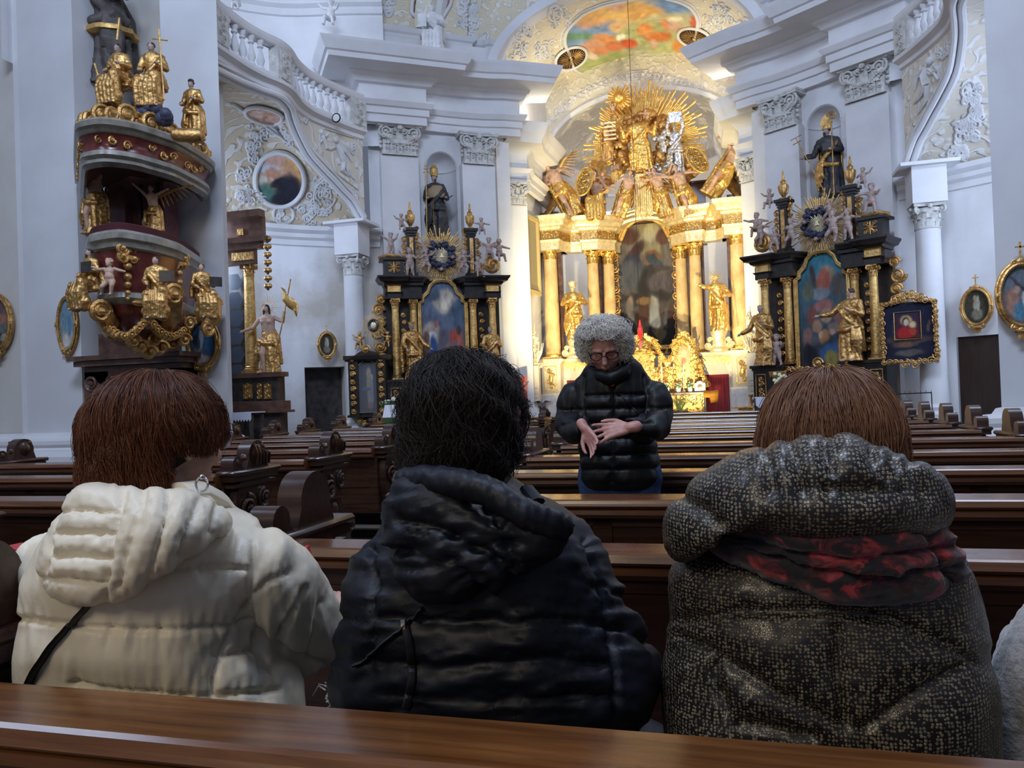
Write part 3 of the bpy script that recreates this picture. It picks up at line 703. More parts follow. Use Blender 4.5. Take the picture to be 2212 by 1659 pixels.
for x0, x1 in ((RX0, RX1), (LX0, LX1)): pf.box(((x0 + x1) / 2, 7.3, .03), (x1 - x0 + .1, 14.2, .06))
struct('floor_platform', pf, MT['floorwood'])
# ------------------------------------------------------------------ carved figures
def feathered_wing(mb, root, tip, w, M=None, n=9, out=(0, .3, 0)):
    root = np.array(root, float); tip = np.array(tip, float); d = tip - root; L = np.linalg.norm(d)
    dn = d / L; drop = np.array([0, 0, -1.0]) - dn * (-dn[2]); drop /= np.linalg.norm(drop) + 1e-9
    mb.tube([root, root + d * .5 - drop * w * .15, tip], [w * .13, w * .12, w * .03], 7, M)
    for i in range(n):
        t = (i + .5) / n; p = root + d * t * .95 - drop * w * .05
        q = p + drop * w * (1.0 - .45 * t) + dn * w * (.15 + .6 * t)
        mb.tube([p, (p + q) / 2 + np.array(out) * w * .12, q], [w * .10, w * .09, w * .02], 6, M, flat=.35)
def rays(mb, c, r0, r1, n, ex=(1, 0, 0), ez=(0, 0, 1), th=.02, seed=1, a0=0, a1=2 * PI, jit=.35, sq=1.0, M=None, wid=None):
    R = random.Random(seed); ex = np.array(ex, float); ez = np.array(ez, float); nn = np.cross(ex, ez); c = np.array(c, float)
    for i in range(n):
        a = a0 + (a1 - a0) * (i + .5) / n; rr = r1 * (1 - jit * R.random()) * (1 if i % 2 else .86); w_ = (wid or (a1 - a0) * r0 / n * .95) * .5
        d = math.cos(a) * ex + sq * math.sin(a) * ez; s_ = np.cross(nn, d); s_ /= np.linalg.norm(s_)
        k = 1.9 if jit > .2 else .15
        P = [c + d * r0 - s_ * w_ * .7, c + d * r0 + s_ * w_ * .7, c + d * r0 - nn * th, c + d * r0 + nn * th * .5,
             c + d * rr - s_ * w_ * k * .6, c + d * rr + s_ * w_ * k * .6, c + d * rr - nn * th * .6, c + d * (rr + th) + nn * th * .3]
        mb.add(P, [(0, 4, 6, 2), (2, 6, 5, 1), (1, 5, 7, 3), (3, 7, 4, 0), (0, 2, 1, 3), (4, 7, 5, 6)], M, False)
def clouds(mb, pts, M=None, seed=1, r=.1):
    R = random.Random(seed)
    for p in pts:
        for k in range(5):
            mb.ball((p[0] + R.uniform(-r, r), p[1] + R.uniform(-r, r) * .5, p[2] + R.uniform(-r, r) * .8), R.uniform(.55, 1.0) * r, 9, 6, M)
VOX = lambda v: [('REMESH', dict(mode='VOXEL', voxel_size=v, use_smooth_shade=True))]
def head_mesh(sk, hr, c, r, M, face=(0, -1), longhair=False, beard=False):
    fx, fy = face; L = math.hypot(fx, fy); fx, fy = fx / L, fy / L; c = np.array(c, float); f = np.array([fx, fy, 0]); sd = np.array([-fy, fx, 0])
    sk.ball(c, (r * .86, r * .95, r * 1.15), 12, 9, M); sk.ball(c + f * r * .5 - np.array((0, 0, r * .55)), r * .55, 8, 6, M)
    sk.cap(c + f * r * .92 + np.array((0, 0, r * .1)), c + f * r * 1.12 - np.array((0, 0, r * .22)), r * .1, r * .16, 6, M)
    for q in (-1, 1): sk.ball(c + f * r * .80 + sd * q * r * .34 + np.array((0, 0, r * .12)), r * .14, 6, 4, M)
    sk.cap(c - np.array((0, 0, r * .7)), c - np.array((0, 0, r * 2.0)), r * .5, r * .6, 8, M)
    if hr is not None:
        for k in range(22):
            a = k * 2.4; e = (k % 5) / 5 * 1.1 + .15
            v = np.array([math.cos(a) * math.cos(e), math.sin(a) * math.cos(e), math.sin(e)])
            if v[:2] @ f[:2] > .35 and e < .8: continue
            hr.ball(c + v * np.array([r * .9, r * .95, r * 1.1]), r * .34, 6, 4, M)
        if longhair:
            for q in (-1, 1): hr.cap(c - f * r * .5 + sd * q * r * .75, c - f * r * .7 + sd * q * r * .8 - np.array((0, 0, r * 1.9)), r * .4, r * .3, 7, M)
        if beard: hr.cap(c + f * r * .85 - np.array((0, 0, r * .75)), c + f * r * 1.0 - np.array((0, 0, r * 1.7)), r * .45, r * .2, 7, M)
def hand(sk, p, r, M, d=(0, -1, 0)):
    d = np.array(d, float); d /= np.linalg.norm(d) + 1e-9; p = np.array(p, float); s_ = np.cross(d, (0, 0, 1.0)); s_ /= np.linalg.norm(s_) + 1e-9
    sk.ball(p, r * 1.15, 8, 6, M)
    for k in range(4): sk.cap(p + s_ * (k - 1.5) * r * .5 + d * r * .7, p + s_ * (k - 1.5) * r * .6 + d * r * (2.0 - .15 * abs(k - 1.3)) - np.array((0, 0, r * .3)), r * .27, r * .2, 5, M)
    sk.cap(p + s_ * r * .9, p + s_ * r * 1.4 + d * r * .9, r * .3, r * .22, 5, M)
def figure(name, label, cat, loc, h, rz=0, robe=None, skin=None, hair=None, arms=None, sway=.03, sit=False, bare=False, mantle=None, wings=None, wingmat=None,
           tilt=None, face=(0, -1), seed=1, group=None, beard=False, longhair=False, legout=False, fat=1.0, hatf=None, extra=None):
    robe = robe or MT['goldsat']; skin = skin or MT['flesh']; R = random.Random(seed)
    M4 = Matrix.Translation(tuple(map(float, loc))) @ Matrix.Rotation(rz, 4, 'Z')
    if tilt: M4 = M4 @ Matrix.Translation((0, 0, h * .5)) @ Euler(tilt).to_matrix().to_4x4() @ Matrix.Translation((0, 0, -h * .5))
    root = empty(name, M=M4); tag(root, label, cat, group)
    K = Matrix.Scale(h, 4); rb = MB(); sk = MB(); hr = MB()
    arms = arms or (((-.17, -.02, .62), (-.12, -.16, .56)), ((.17, -.02, .62), (.10, -.16, .64)))
    cx = lambda z: sway * math.sin(PI * 1.25 * z + .4)
    seg = 40; a = np.linspace(0, 2 * PI, seg, endpoint=False); ph = R.random() * 6
    def ring(z, rx, ry, c, fold):
        q = 1 + fold * (np.cos(9 * a + ph + 2.5 * z) * .6 + np.cos(5 * a - ph + 4 * z) * .4)
        return np.stack([c[0] + rx * q * np.cos(a), c[1] + ry * q * np.sin(a), np.full_like(a, z)], -1)
    if not sit:
        zs = [(0, .155, .13, .22), (.04, .15, .125, .2), (.15, .135, .115, .18), (.3, .125, .105, .15), (.42, .12, .10, .11), (.5, .115, .095, .07), (.58, .098, .08, .05), (.64, .10, .08, .05), (.72, .118, .088, .03), (.78, .13, .085, .02), (.82, .115, .075, 0), (.85, .06, .05, 0)]
        if bare: zs = [q for q in zs if q[0] < .6]
        rb.rings([ring(z, rx * fat, ry * fat, (cx(z), 0), f_) for z, rx, ry, f_ in zs], M=K)
        rb.cap((cx(.2) + .05, -.08, .12), (cx(.45) + .03, -.06, .42), .045, .055, 8, K)
        if legout: sk.cap((cx(.2) - .05, -.09, .02), (cx(.3) - .06, -.12, .28), .025, .04, 8, K); sk.cap((cx(.3) - .06, -.12, .28), (-.03, -.02, .5), .045, .06, 8, K); sk.cap((-.07, -.09, .02), (-.08, -.17, .01), .025, .02, 6, K)
        zt = 0
    else:
        zs = [(.30, .15, .13, .1), (.36, .14, .12, .08), (.45, .11, .10, .05), (.55, .10, .08, .05), (.66, .12, .088, .03), (.74, .13, .085, .02), (.78, .11, .075, 0), (.81, .06, .05, 0)]
        if bare: zs = [q for q in zs if q[0] < .46]
        rb.rings([ring(z, rx, ry, (cx(z), 0), f_) for z, rx, ry, f_ in zs], M=K)
        for q in (-1, 1):
            rb.cap((q * .06, 0, .36), (q * .10, -.24, .38 + .03 * q), .085, .075, 9, K); rb.cap((q * .10, -.24, .38 + .03 * q), (q * .09, -.20, .05), .075, .085, 9, K)
            sk.cap((q * .08, -.22, .03), (q * .09, -.32, .01), .03, .022, 6, K)
        for k in range(5): rb.tube([(-.11 + .055 * k, -.26, .42), (-.12 + .06 * k, -.31, .25), (-.12 + .06 * k, -.28, .0)], [.02, .035, .03], 6, K)
        rb.cap((-.1, -.2, .12), (.1, -.2, .12), .1, .1, 8, K)
        zt = -.04
    # mantle: twisted folds from one shoulder across to the other hip
    mt_ = rb if mantle is None else MB(); g = 1 if R.random() < .5 else -1
    if not bare: mt_.tube([(g * .12, .02, .80 + zt), (g * .10, -.09, .70 + zt), (0, -.115, .58 + zt), (-g * .12, -.09, .46 + zt), (-g * .15, .02, .42 + zt)], [.03, .035, .035, .04, .05], 8, K, flat=.7)
    mt_.tube([(-g * .13, -.05, .48 + zt), (0, -.13, .42 + zt), (g * .13, -.06, .42 + zt)], [.04, .035, .04], 8, K)
    if not sit:
        for k in range(4): mt_.tube([(-g * (.14 - .02 * k), -.05 - .02 * k, .46), (-g * (.17 - .03 * k), -.07 - .02 * k, .28), (-g * (.15 - .03 * k), -.06 - .02 * k, .08 + .05 * k)], [.018, .03, .015], 6, K)
    for k in range(3): mt_.tube([(-.12 + .03 * k, .09, .80 + zt), (-.14 + .10 * k, .14, .5), (-.14 + .12 * k, .14, .12 + (.25 if sit else 0))], [.03, .05, .04], 7, K)
    if bare:
        t0 = .58 if not sit else .44
        sk.rings([np.stack([cx(z) + rx * np.cos(a[::3]), ry * np.sin(a[::3]), np.full(len(a[::3]), z)], -1) for z, rx, ry in [(t0 - .12, .09, .075), (t0, .085, .07), (t0 + .08, .098, .075), (t0 + .16, .112, .082), (t0 + .21, .115, .075), (t0 + .245, .075, .055), (t0 + .27, .035, .035)]], M=K)
        for q in (-1, 1): sk.ball((cx(.7) + q * .05, -.055, t0 + .15), (.045, .03, .035), 8, 6, K)
    sh = .80 + zt if not sit else .75
    for q, (el, hd) in zip((-1, 1), arms):
        S0 = (q * .115 + cx(.8), 0, sh - .01); el = np.array(el) + np.array((0, 0, zt if sit else 0)); hd = np.array(hd) + np.array((0, 0, zt if sit else 0))
        tgt = sk if bare else rb
        tgt.cap(S0, el, .034 if bare else .046, .026 if bare else .044, 8, K)
        if bare: sk.cap(el, hd, .026, .018, 8, K)
        else: rb.cap(el, el * .35 + hd * .65, .042, .04, 8, K); sk.cap(el * .5 + hd * .5, hd, .02, .018, 7, K)
        hand(sk, hd, .021, K, np.array(hd) - el)
    hc = (cx(.9), -.015, .925 + (zt if not sit else -.05)); head_mesh(sk, hr, hc, .052, K, face, longhair, beard)
    if sit is False and not bare:
        for q in (-1, 1): sk.cap((q * .05, -.10, .015), (q * .07, -.17, .01), .025, .02, 6, K)
    v = max(.006, h * .010)
    b = sk.build('body', skin, parent=root, mods=VOX(v)); r_ = rb.build('robe', robe, parent=root, mods=VOX(v * 1.1))
    dm = r_.modifiers.new('d', 'DISPLACE'); tx = bpy.data.textures.get('folds') or bpy.data.textures.new('folds', 'CLOUDS'); tx.noise_scale = .05; dm.texture = tx; dm.texture_coords = 'LOCAL'; dm.strength = .02 * h; dm.mid_level = .5
    if mantle is not None: mt_.build('mantle', mantle, parent=root, mods=VOX(v))
    hr.build('hair', hair or MT['brownwood'], parent=root, mods=VOX(v))
    if wings:
        for q, (tip, w_) in zip((-1, 1), wings):
            if tip is None: continue
            wb = MB(); feathered_wing(wb, (q * .06, .08, sh - .02), tip, w_, K); wb.build('wing', wingmat or robe, parent=root)
    if hatf: hatf(root, K, np.array(hc))
    if extra: extra(root, K)
    return root
def putto(label, loc, h, rz=0, skin=None, arms=None, legs=0, wings=False, seed=1, group=None, tilt=None, cloth=None, name='cherub', hair=None):
    skin = skin or MT['greyflesh']; R = random.Random(seed)
    M4 = Matrix.Translation(tuple(map(float, loc))) @ Matrix.Rotation(rz, 4, 'Z')
    if tilt: M4 = M4 @ Euler(tilt).to_matrix().to_4x4()
    root = empty(name, M=M4); tag(root, label, 'cherub', group); K = Matrix.Scale(h, 4); sk = MB(); hr = MB()
    hz = .0
    sk.ball((0, 0, .42), (.13, .115, .13), 12, 8, K); sk.ball((0, -.02, .5), (.125, .12, .11), 12, 8, K); sk.ball((0, 0, .64), (.13, .095, .11), 12, 8, K)
    sk.cap((0, 0, .70), (0, 0, .78), .05, .05, 8, K)
    arms = arms or R.choice([(((-.24, -.02, .72), (-.36, -.06, .84)), ((.22, -.10, .60), (.32, -.18, .66))), (((-.20, -.10, .58), (-.10, -.24, .62)), ((.25, 0, .72), (.38, 0, .88))), (((-.26, 0, .70), (-.42, -.02, .76)), ((.26, 0, .66), (.40, -.06, .62)))])
    for q, (el, hd) in zip((-1, 1), arms):
        sk.cap((q * .12, 0, .70), el, .055, .04, 8, K); sk.cap(el, hd, .045, .03, 8, K); hand(sk, hd, .032, K, np.array(hd) - np.array(el))
    L = [(((-.08, -.02, .22), (-.10, 0, .02)), ((.08, -.02, .22), (.12, .02, .02))), (((-.10, -.22, .36), (-.12, -.26, .12)), ((.12, -.2, .34), (.16, -.22, .10))), (((-.16, -.10, .24), (-.22, .02, .06)), ((.12, -.16, .26), (.06, -.10, .04)))][legs % 3]
    for q, (kn, ft) in zip((-1, 1), L):
        sk.cap((q * .065, 0, .38), kn, .085, .06, 9, K); sk.cap(kn, ft, .06, .038, 8, K); sk.cap(ft, (ft[0], ft[1] - .09, ft[2] - .015), .035, .025, 6, K)
    head_mesh(sk, hr, (0, -.01, .87), .10, K, (R.uniform(-.6, .6), -1))
    v = max(.005, h * .016)
    sk.build('body', skin, parent=root, mods=VOX(v)); hr.build('hair', hair or skin, parent=root, mods=VOX(v))
    if wings:
        for q in (-1, 1):
            wb = MB(); feathered_wing(wb, (q * .04, .10, .66), (q * .38, .22, .86), .24, K, 7); wb.build('wing', MT['olddgold'], parent=root)
    if cloth:
        cb = MB(); cb.tube([(-.18, -.05, .44), (-.05, -.15, .38), (.12, -.13, .40), (.2, .0, .46), (.26, .08, .34)], [.03, .05, .05, .04, .02], 8, K); cb.build('drapery', cloth, parent=root)
    return root
def pbase(x, yb, yt, Y):
    a = aY(x, yb, Y); b = aY(x, yt, Y); return a, abs(b[2] - a[2])
# ------------------------------------------------------------------ framed pictures
def picture_grid(w, h, nx, ny, shape='rect'):
    uv = []; P = []
    for j in range(ny + 1):
        for i in range(nx + 1):
            u, v = i / nx, j / ny; x, z = (u - .5), (v - .5)
            if shape == 'oval':
                a, b = 2 * x, 2 * z; x2 = a * math.sqrt(1 - b * b / 2) / 2; z2 = b * math.sqrt(1 - a * a / 2) / 2; x, z = x2, z2
            elif shape == 'arch' and v > .0:
                tt = max(0, (v - .82) / .18); lim = 1 - .55 * tt ** 2.2 if tt else 1; x *= lim
            P.append((x * w, 0, z * h)); uv.append((x + .5, z + .5))
    F = [(j * (nx + 1) + i, j * (nx + 1) + i + 1, (j + 1) * (nx + 1) + i + 1, (j + 1) * (nx + 1) + i) for j in range(ny) for i in range(nx)]
    return np.array(P), F, np.array(uv)
def picture(parent, name, w, h, M, base, blobs, shape='rect', seed=1, n=64, fresco=False, grain=.25, gs=14, dim=1):
    P, F, uv = picture_grid(w, h, n, int(n * min(2, h / w)) + 1, shape)
    o = MB().add(P, F, M).build(name, FRESCOCOL if fresco else PAINTCOL, parent=parent, ang=None); set_cols(o, paint_colors(uv, base, blobs, seed, grain, gs) * dim)
    return o
def oval_picture(label, c, w, h, ex, base, blobs, seed=1, cross=True, foot=True, group=None):
    root = empty('oval_painting', M=frame2(c[0], c[1], c[2], ex)); tag(root, label, 'painting', group)
    picture(root, 'canvas', w, h, Matrix.Translation((0, -.02, 0)), base, blobs, 'oval', seed, 48)
    fr = MB(); n = 40
    for off, r_ in ((0, .028), (.035, .02), (-.02, .010)):
        P = [((w / 2 + off) * math.cos(t), -.03 + (0 if off else -.015), (h / 2 + off) * math.sin(t)) for t in np.linspace(0, 2 * PI, n + 1)]; fr.tube(P, r_ * (w / .5), 8, cap=False)
    fr.lathe([(0, -.01), (w / 2 + .04, -.01), (w / 2 + .04, .01), (0, .01)], (0, 0, 0), 32, Matrix.Rotation(PI / 2, 4, 'X') @ Matrix.Diagonal((1, (h + .08) / (w + .08), 1, 1)))
    for a in (0, PI): fr.ball(((w / 2 + .02) * math.cos(a), -.05, 0), (.03, .02, .04), 8, 6); fr.tube([((w / 2 + .03) * math.cos(a), -.05, -.05), ((w / 2 + .045) * math.cos(a), -.05, 0), ((w / 2 + .03) * math.cos(a), -.05, .05)], .012, 6)
    f = fr.build('frame', MT['olddgold'], parent=root)
    if foot:
        ob = MB(); k = w * .22
        ob.ball((0, -.04, -h / 2 - k * .5), (k, .03, k * .55), 10, 6); spiral(ob, (-k * .9, -.05, -h / 2 - k * .2), k * .45, 1.8, .012); spiral(ob, (k * .9, -.05, -h / 2 - k * .2), k * .45, 1.8, .012, sgn=-1)
        leaf(ob, (0, -.04, -h / 2 - k * 1.5), k * 1.2, k, (0, -1, 0)); ob.build('foot_ornament', MT['olddgold'], parent=f)
    if cross:
        ob = MB(); k = w * .2; z = h / 2
        ob.ball((0, -.03, z + k * .4), (k * .7, .03, k * .45), 10, 6); spiral(ob, (-k * .8, -.04, z + k * .2), k * .35, 1.6, .012); spiral(ob, (k * .8, -.04, z + k * .2), k * .35, 1.6, .012, sgn=-1)
        ob.build('crest', MT['olddgold'], parent=f)
        cb = MB(); cb.box((0, -.03, z + k * 1.8), (k * .2, .02, k * 2.0)); cb.box((0, -.03, z + k * 2.2), (k * 1.1, .02, k * .2)); cb.build('cross', MT['goldsat'], parent=f)
    return root
# ------------------------------------------------------------------ high altar
def altar_column(root, x, y, z0, z1, zc, r, shaft, capm, M=None, base=True):
    M = M if M is not None else Matrix.Identity(4)
    c = MB(); c.lathe([(r * 1.05, z0 + .12), (r * 1.02, z0 + .3), (r, z0 + (z1 - z0) * .4), (r * .86, z1)], (x, y, 0), 28, M)
    col = c.build('column', shaft, parent=root)
    b = MB(); b.box((x, y, z0 + .02), (r * 2.7, r * 2.7, .05), M); b.lathe([(r * 1.3, z0 + .045), (r * 1.32, z0 + .075), (r * 1.14, z0 + .09), (r * 1.18, z0 + .11), (r * 1.05, z0 + .13)], (x, y, 0), 24, M); b.build('column_base', capm, parent=col)
    k = MB(); Mk = Matrix(M) @ Matrix.Translation((x, y, z1)) if not isinstance(M, np.ndarray) else Matrix([list(map(float, q)) for q in M]) @ Matrix.Translation((x, y, z1))
    round_capital(k, r * .86, zc - z1, Mk); k.build('column_capital', capm, parent=col)
    return col
HA = empty('high_altar', (0, 0, 0)); tag(HA, 'tall gilded and brown marble high altar glowing yellow in the apse', 'altar')
for q in (-1, 1):
    altar_column(HA, AX + q * 2.4, 20.9, 2.23, 4.87, 5.24, .195, MT['altarcol'], MT['gold'])
    altar_column(HA, AX + q * 1.34, 21.35, 2.2, 4.75, 5.14, .165, MT['altarcol'], MT['gold'])
    altar_column(HA, AX + q * .96, 21.7, 2.2, 4.75, 5.14, .165, MT['altarcol'], MT['gold'])
    pth = [(AX + q * 2.78, 21.4), (AX + q * 2.78, 20.62), (AX + q * 2.1, 20.62), (AX + q * 2.08, 21.0), (AX + q * 1.9, 21.25), (AX + q * 1.62, 21.3), (AX + q * 1.56, 21.05), (AX + q * 1.15, 21.12), (AX + q * .74, 21.5), (AX + q * .76, 21.75), (AX + q * .66, 21.95)]
    e = MB().sweep(pth, [(0, 5.1), (0, 5.28), (.03, 5.3), (.05, 5.36), (0, 5.38)], side=-q)
    e.sweep(pth, [(-.3, 5.1), (0, 5.1)], side=-q)
    en = e.build('entablature', MT['palegold'], parent=HA)
    MB().sweep(pth, [(.0, 5.38), (.0, 5.6)], side=-q).build('frieze', MT['goldrelief'], parent=en)
    MB().sweep(pth, [(0, 5.6), (.06, 5.62), (.08, 5.68), (.16, 5.7), (.18, 5.75), (.19, 5.8), (.25, 5.86), (.28, 5.94), (.28, 5.97), (-.3, 6.0)], side=-q).build('cornice', MT['palegold'], parent=en)
    # backing behind the inner columns and its ornaments
    b = MB(); b.box((AX + q * 1.15, 22.0, 3.65), (.8, .2, 3.1)); b.box((AX + q * 2.4, 21.25, 3.65), (.5, .2, 3.1)); b.box((AX + q * 2.4, 21.35, 5.5), (.7, .5, .8)); b.box((AX + q * 1.2, 22.0, 5.5), (.9, .4, .7))
    b.build('backing_panel', MT['brownmarble'], parent=HA)
    o = MB()
    for k in range(9): spiral(o, (AX + q * (.80 + .03 * (k % 2)), 21.86, 2.7 + .28 * k), .11, 1.6, .025, sgn=q * (1 if k % 2 else -1))
    o.build('scroll_ornament', MT['olddgold'], parent=HA)
    # pedestals and plinths
    for nm, bx, m in (('pedestal', ((AX + q * 2.42, 20.85, 1.72), (.52, .56, .92)), MT['palemarble']), ('plinth', ((AX + q * 2.42, 20.82, .64), (.64, .66, 1.28)), MT['stucco'])):
        MB().box(*bx, bev=.02).build(nm, m, parent=HA)
    p = MB(); p.box((AX + q * 2.42, 20.85, 2.18), (.68, .72, .08)); p.box((AX + q * 2.42, 20.85, 2.12), (.60, .64, .05)); p.box((AX + q * 2.42, 20.85, 1.28), (.64, .68, .07))
    p.build('pedestal_moulding', MT['palegold'], parent=HA)
    f = MB(); X0 = AX + q * 2.42
    for dx in (-.15, .15): f.box((X0 + dx, 20.56, 1.72), (.02, .02, .62))
    for dz in (-.31, .31): f.box((X0, 20.56, 1.72 + dz), (.32, .02, .02))
    for k in range(4): spiral(f, (X0 + .03 * (-1) ** k, 20.56, 1.5 + .14 * k), .07, 1.5, .02, sgn=(-1) ** k)
    f.ball((X0, 20.56, 1.72), (.06, .03, .14), 8, 6); f.build('pedestal_relief', MT['gold'], parent=HA)
    # wall with curtained doorway between pedestal and tabernacle
    wl = MB(); wl.box((AX + q * 1.45, 21.25, 1.9), (1.5, .5, .5)); wl.box((AX + q * 1.05, 21.25, .85), (.5, .4, 1.7)); wl.box((AX + q * 2.14, 21.15, .85), (.12, .4, 1.7)); wl.box((AX + q * 1.45, 21.15, 2.18), (1.56, .62, .07))
    wl.build('passage_wall', MT['palemarble'], parent=HA)
    va = MB()
    for k in range(7): va.prism([(AX + q * 1.42 + k * .1 * q, -2.06), (AX + q * 1.42 + (k + 1) * .1 * q, -2.06), (AX + q * 1.42 + (k + .5) * .1 * q, -1.88)], 0, .03, Matrix.Translation((0, 20.97, 0)) @ Matrix.Rotation(-PI / 2, 4, 'X'))
    va.box((AX + q * 1.78, 20.98, 2.08), (.74, .04, .06)); va.build('curtain_pelmet', MT['gold'], parent=HA)
    cu = MB(); n = 60; G = []
    for z in (0.06, 1.0, 2.02): G.append([(AX + q * 1.78 - .3 + .6 * i / n, 21.04 + .03 * math.sin(i * .95 + .3 * z) + .012 * math.sin(i * 2.3), z) for i in range(n + 1)])
    cu.grid(G); c = cu.build('curtain', MT['red'], parent=HA, mods=[('SOLIDIFY', dict(thickness=.01))])
# painting with its arched frame
M = frame2(AX, 22.05, 4.2, (1, 0))
picture(HA, 'altar_painting', 1.5, 3.3, M, ((.30, .26, .24), (.030, .028, .030)),
        [(.58, .88, .30, .16, (.40, .36, .24)), (.62, .93, .14, .08, (.62, .58, .40)), (.22, .90, .2, .07, (.16, .08, .06)), (.85, .88, .14, .06, (.18, .09, .07)), (.3, .76, .22, .06, (.10, .055, .05), .4), (.25, .68, .16, .07, (.05, .06, .10)),
         (.62, .72, .16, .06, (.30, .14, .06)), (.66, .68, .18, .05, (.07, .10, .13), -.3), (.55, .62, .4, .03, (.10, .08, .08)), (.2, .58, .3, .12, (.12, .13, .16)), (.52, .50, .18, .13, (.045, .042, .048)), (.6, .55, .08, .09, (.06, .055, .06)),
         (.85, .5, .3, .09, (.14, .12, .14)), (.5, .38, .5, .06, (.05, .042, .04)), (.2, .28, .07, .13, (.22, .20, .19)), (.2, .37, .035, .03, (.34, .24, .19)), (.62, .24, .09, .15, (.36, .38, .40)), (.62, .35, .04, .04, (.40, .38, .34)), (.45, .28, .08, .10, (.09, .04, .03)), (.45, .36, .12, .03, (.26, .16, .08)),
         (.34, .2, .05, .09, (.08, .03, .02)), (.82, .22, .05, .08, (.16, .16, .18)), (.92, .22, .05, .10, (.10, .05, .04)), (.75, .27, .05, .06, (.13, .09, .08)), (.5, .06, .6, .08, (.03, .026, .024))], 'arch', 3, 90, dim=.5)
fr = MB(); w2, h2 = .80, 3.45
pp = [(-w2, -.06, -h2 / 2), (-w2, -.06, h2 * .27), (-w2 * .97, -.06, h2 * .31), (-w2 * .80, -.06, h2 * .37), (-w2 * .62, -.06, h2 * .46), (-w2 * .3, -.06, h2 * .505), (0, -.06, h2 * .515)]
pp = pp + [(-a, b, c) for a, b, c in pp[::-1][1:]] + [pp[0]]
fr.tube(pp, .045, 8, M); fr.tube([(a * 1.09, b - .04, c * 1.03) for a, b, c in pp], .05, 8, M); fr.tube([(a * .94, b, c * .985) for a, b, c in pp], .02, 8, M)
fr.build('painting_frame', MT['goldsat'], parent=HA)
bk = MB(); bk.box((AX, 22.2, 4.2), (2.2, .2, 3.9)); bk.build('painting_backing', MT['brownmarble'], parent=HA)
ar = MB(); ap_ = [(AX + .82 * math.cos(t) * 1.25, 21.75, 5.35 + .62 * math.sin(t)) for t in np.linspace(.1, PI - .1, 21)]
for d, r_ in ((0, .09), (.13, .06), (.22, .04)): ar.tube([(x, y - .1 * d, z + d) for x, y, z in ap_], r_, 8)
ar.build('pediment_arch', MT['palegold'], parent=HA)
# dark attic blocks and volutes that carry the glory
at = MB()
for q in (-1, 1): at.box((AX + q * 1.35, 21.9, 6.35), (.62, .5, .75)); at.box((AX + q * 1.35, 21.9, 6.74), (.74, .6, .06)); at.box((AX + q * 2.45, 21.4, 6.1), (.5, .4, .25))
at.build('attic_block', MT['brownmarble'], parent=HA)
vo = MB()
for q in (-1, 1):
    spiral(vo, (AX + q * 1.28, 21.5, 7.15), .34, 2, .09, sgn=q, start=PI / 2); spiral(vo, (AX + q * 1.0, 21.45, 6.85), .25, 2, .07, sgn=-q)
    for k in range(5): vo.tube([(AX + q * (2.75 - .05 * k), 21.3 - .04 * k, 6.05), (AX + q * (2.5 - .06 * k), 21.3 - .04 * k, 6.3 + .02 * k), (AX + q * (2.38 - .05 * k), 21.4 - .04 * k, 6.7 + .03 * k), (AX + q * (2.5 - .05 * k), 21.4, 7.0)], .05, 8)
vo.build('attic_volute', MT['olddgold'], parent=HA)
# glory: gilded rays, clouds
gc = (-2.1, 21.95, 8.0)
g = MB(); rays(g, gc, .45, 1.72, 104, th=.03, seed=4, a0=-.35, a1=PI + .45, jit=.22, wid=.062); rays(g, (gc[0], 21.88, gc[2]), .45, 1.4, 84, th=.03, seed=14, a0=-.25, a1=PI + .35, jit=.35, wid=.06)
rays(g, (-2.1, 21.5, 7.0), .25, 1.15, 26, th=.03, seed=6, a0=PI * 1.12, a1=PI * 1.88, jit=.3, wid=.06)
GL = g.build('glory_rays', MT['gold'], parent=HA)
g = MB()
for k in range(9): g.box((-2.12 + (k - 4) * .055, 21.35 - .015 * (k % 3), 6.45), (.045, .03, 1.15 - .02 * abs(k - 4) + .1 * (k % 2)))
g.build('ray_bundle', MT['gold'], parent=HA)
cl = MB(); clouds(cl, [(-2.1 + .62 * math.cos(t), 21.7, 8.0 + .62 * math.sin(t)) for t in np.linspace(0, 2 * PI, 16)] + [(-2.5, 21.6, 7.4), (-2.75, 21.6, 7.6), (-1.6, 21.6, 7.5), (-1.45, 21.6, 7.9), (-2.1, 21.65, 8.65), (-2.55, 21.6, 8.2), (-2.8, 21.6, 7.3)], seed=3, r=.16)
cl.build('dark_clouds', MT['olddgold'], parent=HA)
cl = MB(); clouds(cl, [(-2.3 + .14 * k, 21.4, 7.12 + .05 * math.sin(k * 2)) for k in range(6)] + [(-1.5, 21.45, 8.05), (-1.38, 21.45, 7.8), (-1.72, 21.45, 7.95), (-1.35, 21.45, 7.5)], seed=8, r=.10)
cl.build('silver_clouds', MT['silver'], parent=HA)
or_ = MB(); or_.ball(aY(1337, 212, 21.5), .17, 16, 12); rays(or_, tuple(aY(1337, 212, 21.55)), .15, .38, 22, th=.03, seed=2, jit=.3, wid=.07); or_.build('sun_orb', MT['gold'], parent=HA)
bk = MB()
bc = aY(1458, 253, 21.4)
for q in (-1, 1): bk.box((bc[0] + q * .085, bc[1] + .02, bc[2]), (.16, .03, .27), rz=0)
bk.build('open_book', MT['silver'], parent=HA)
gr = MB(); gcx = aY(1300, 285, 21.4)
for k in range(5): gr.box((gcx[0] + .22, gcx[1], gcx[2] - .22 + .11 * k), (.32, .03, .045))
gr.build('gilt_ladder', MT['palegold'], parent=HA)
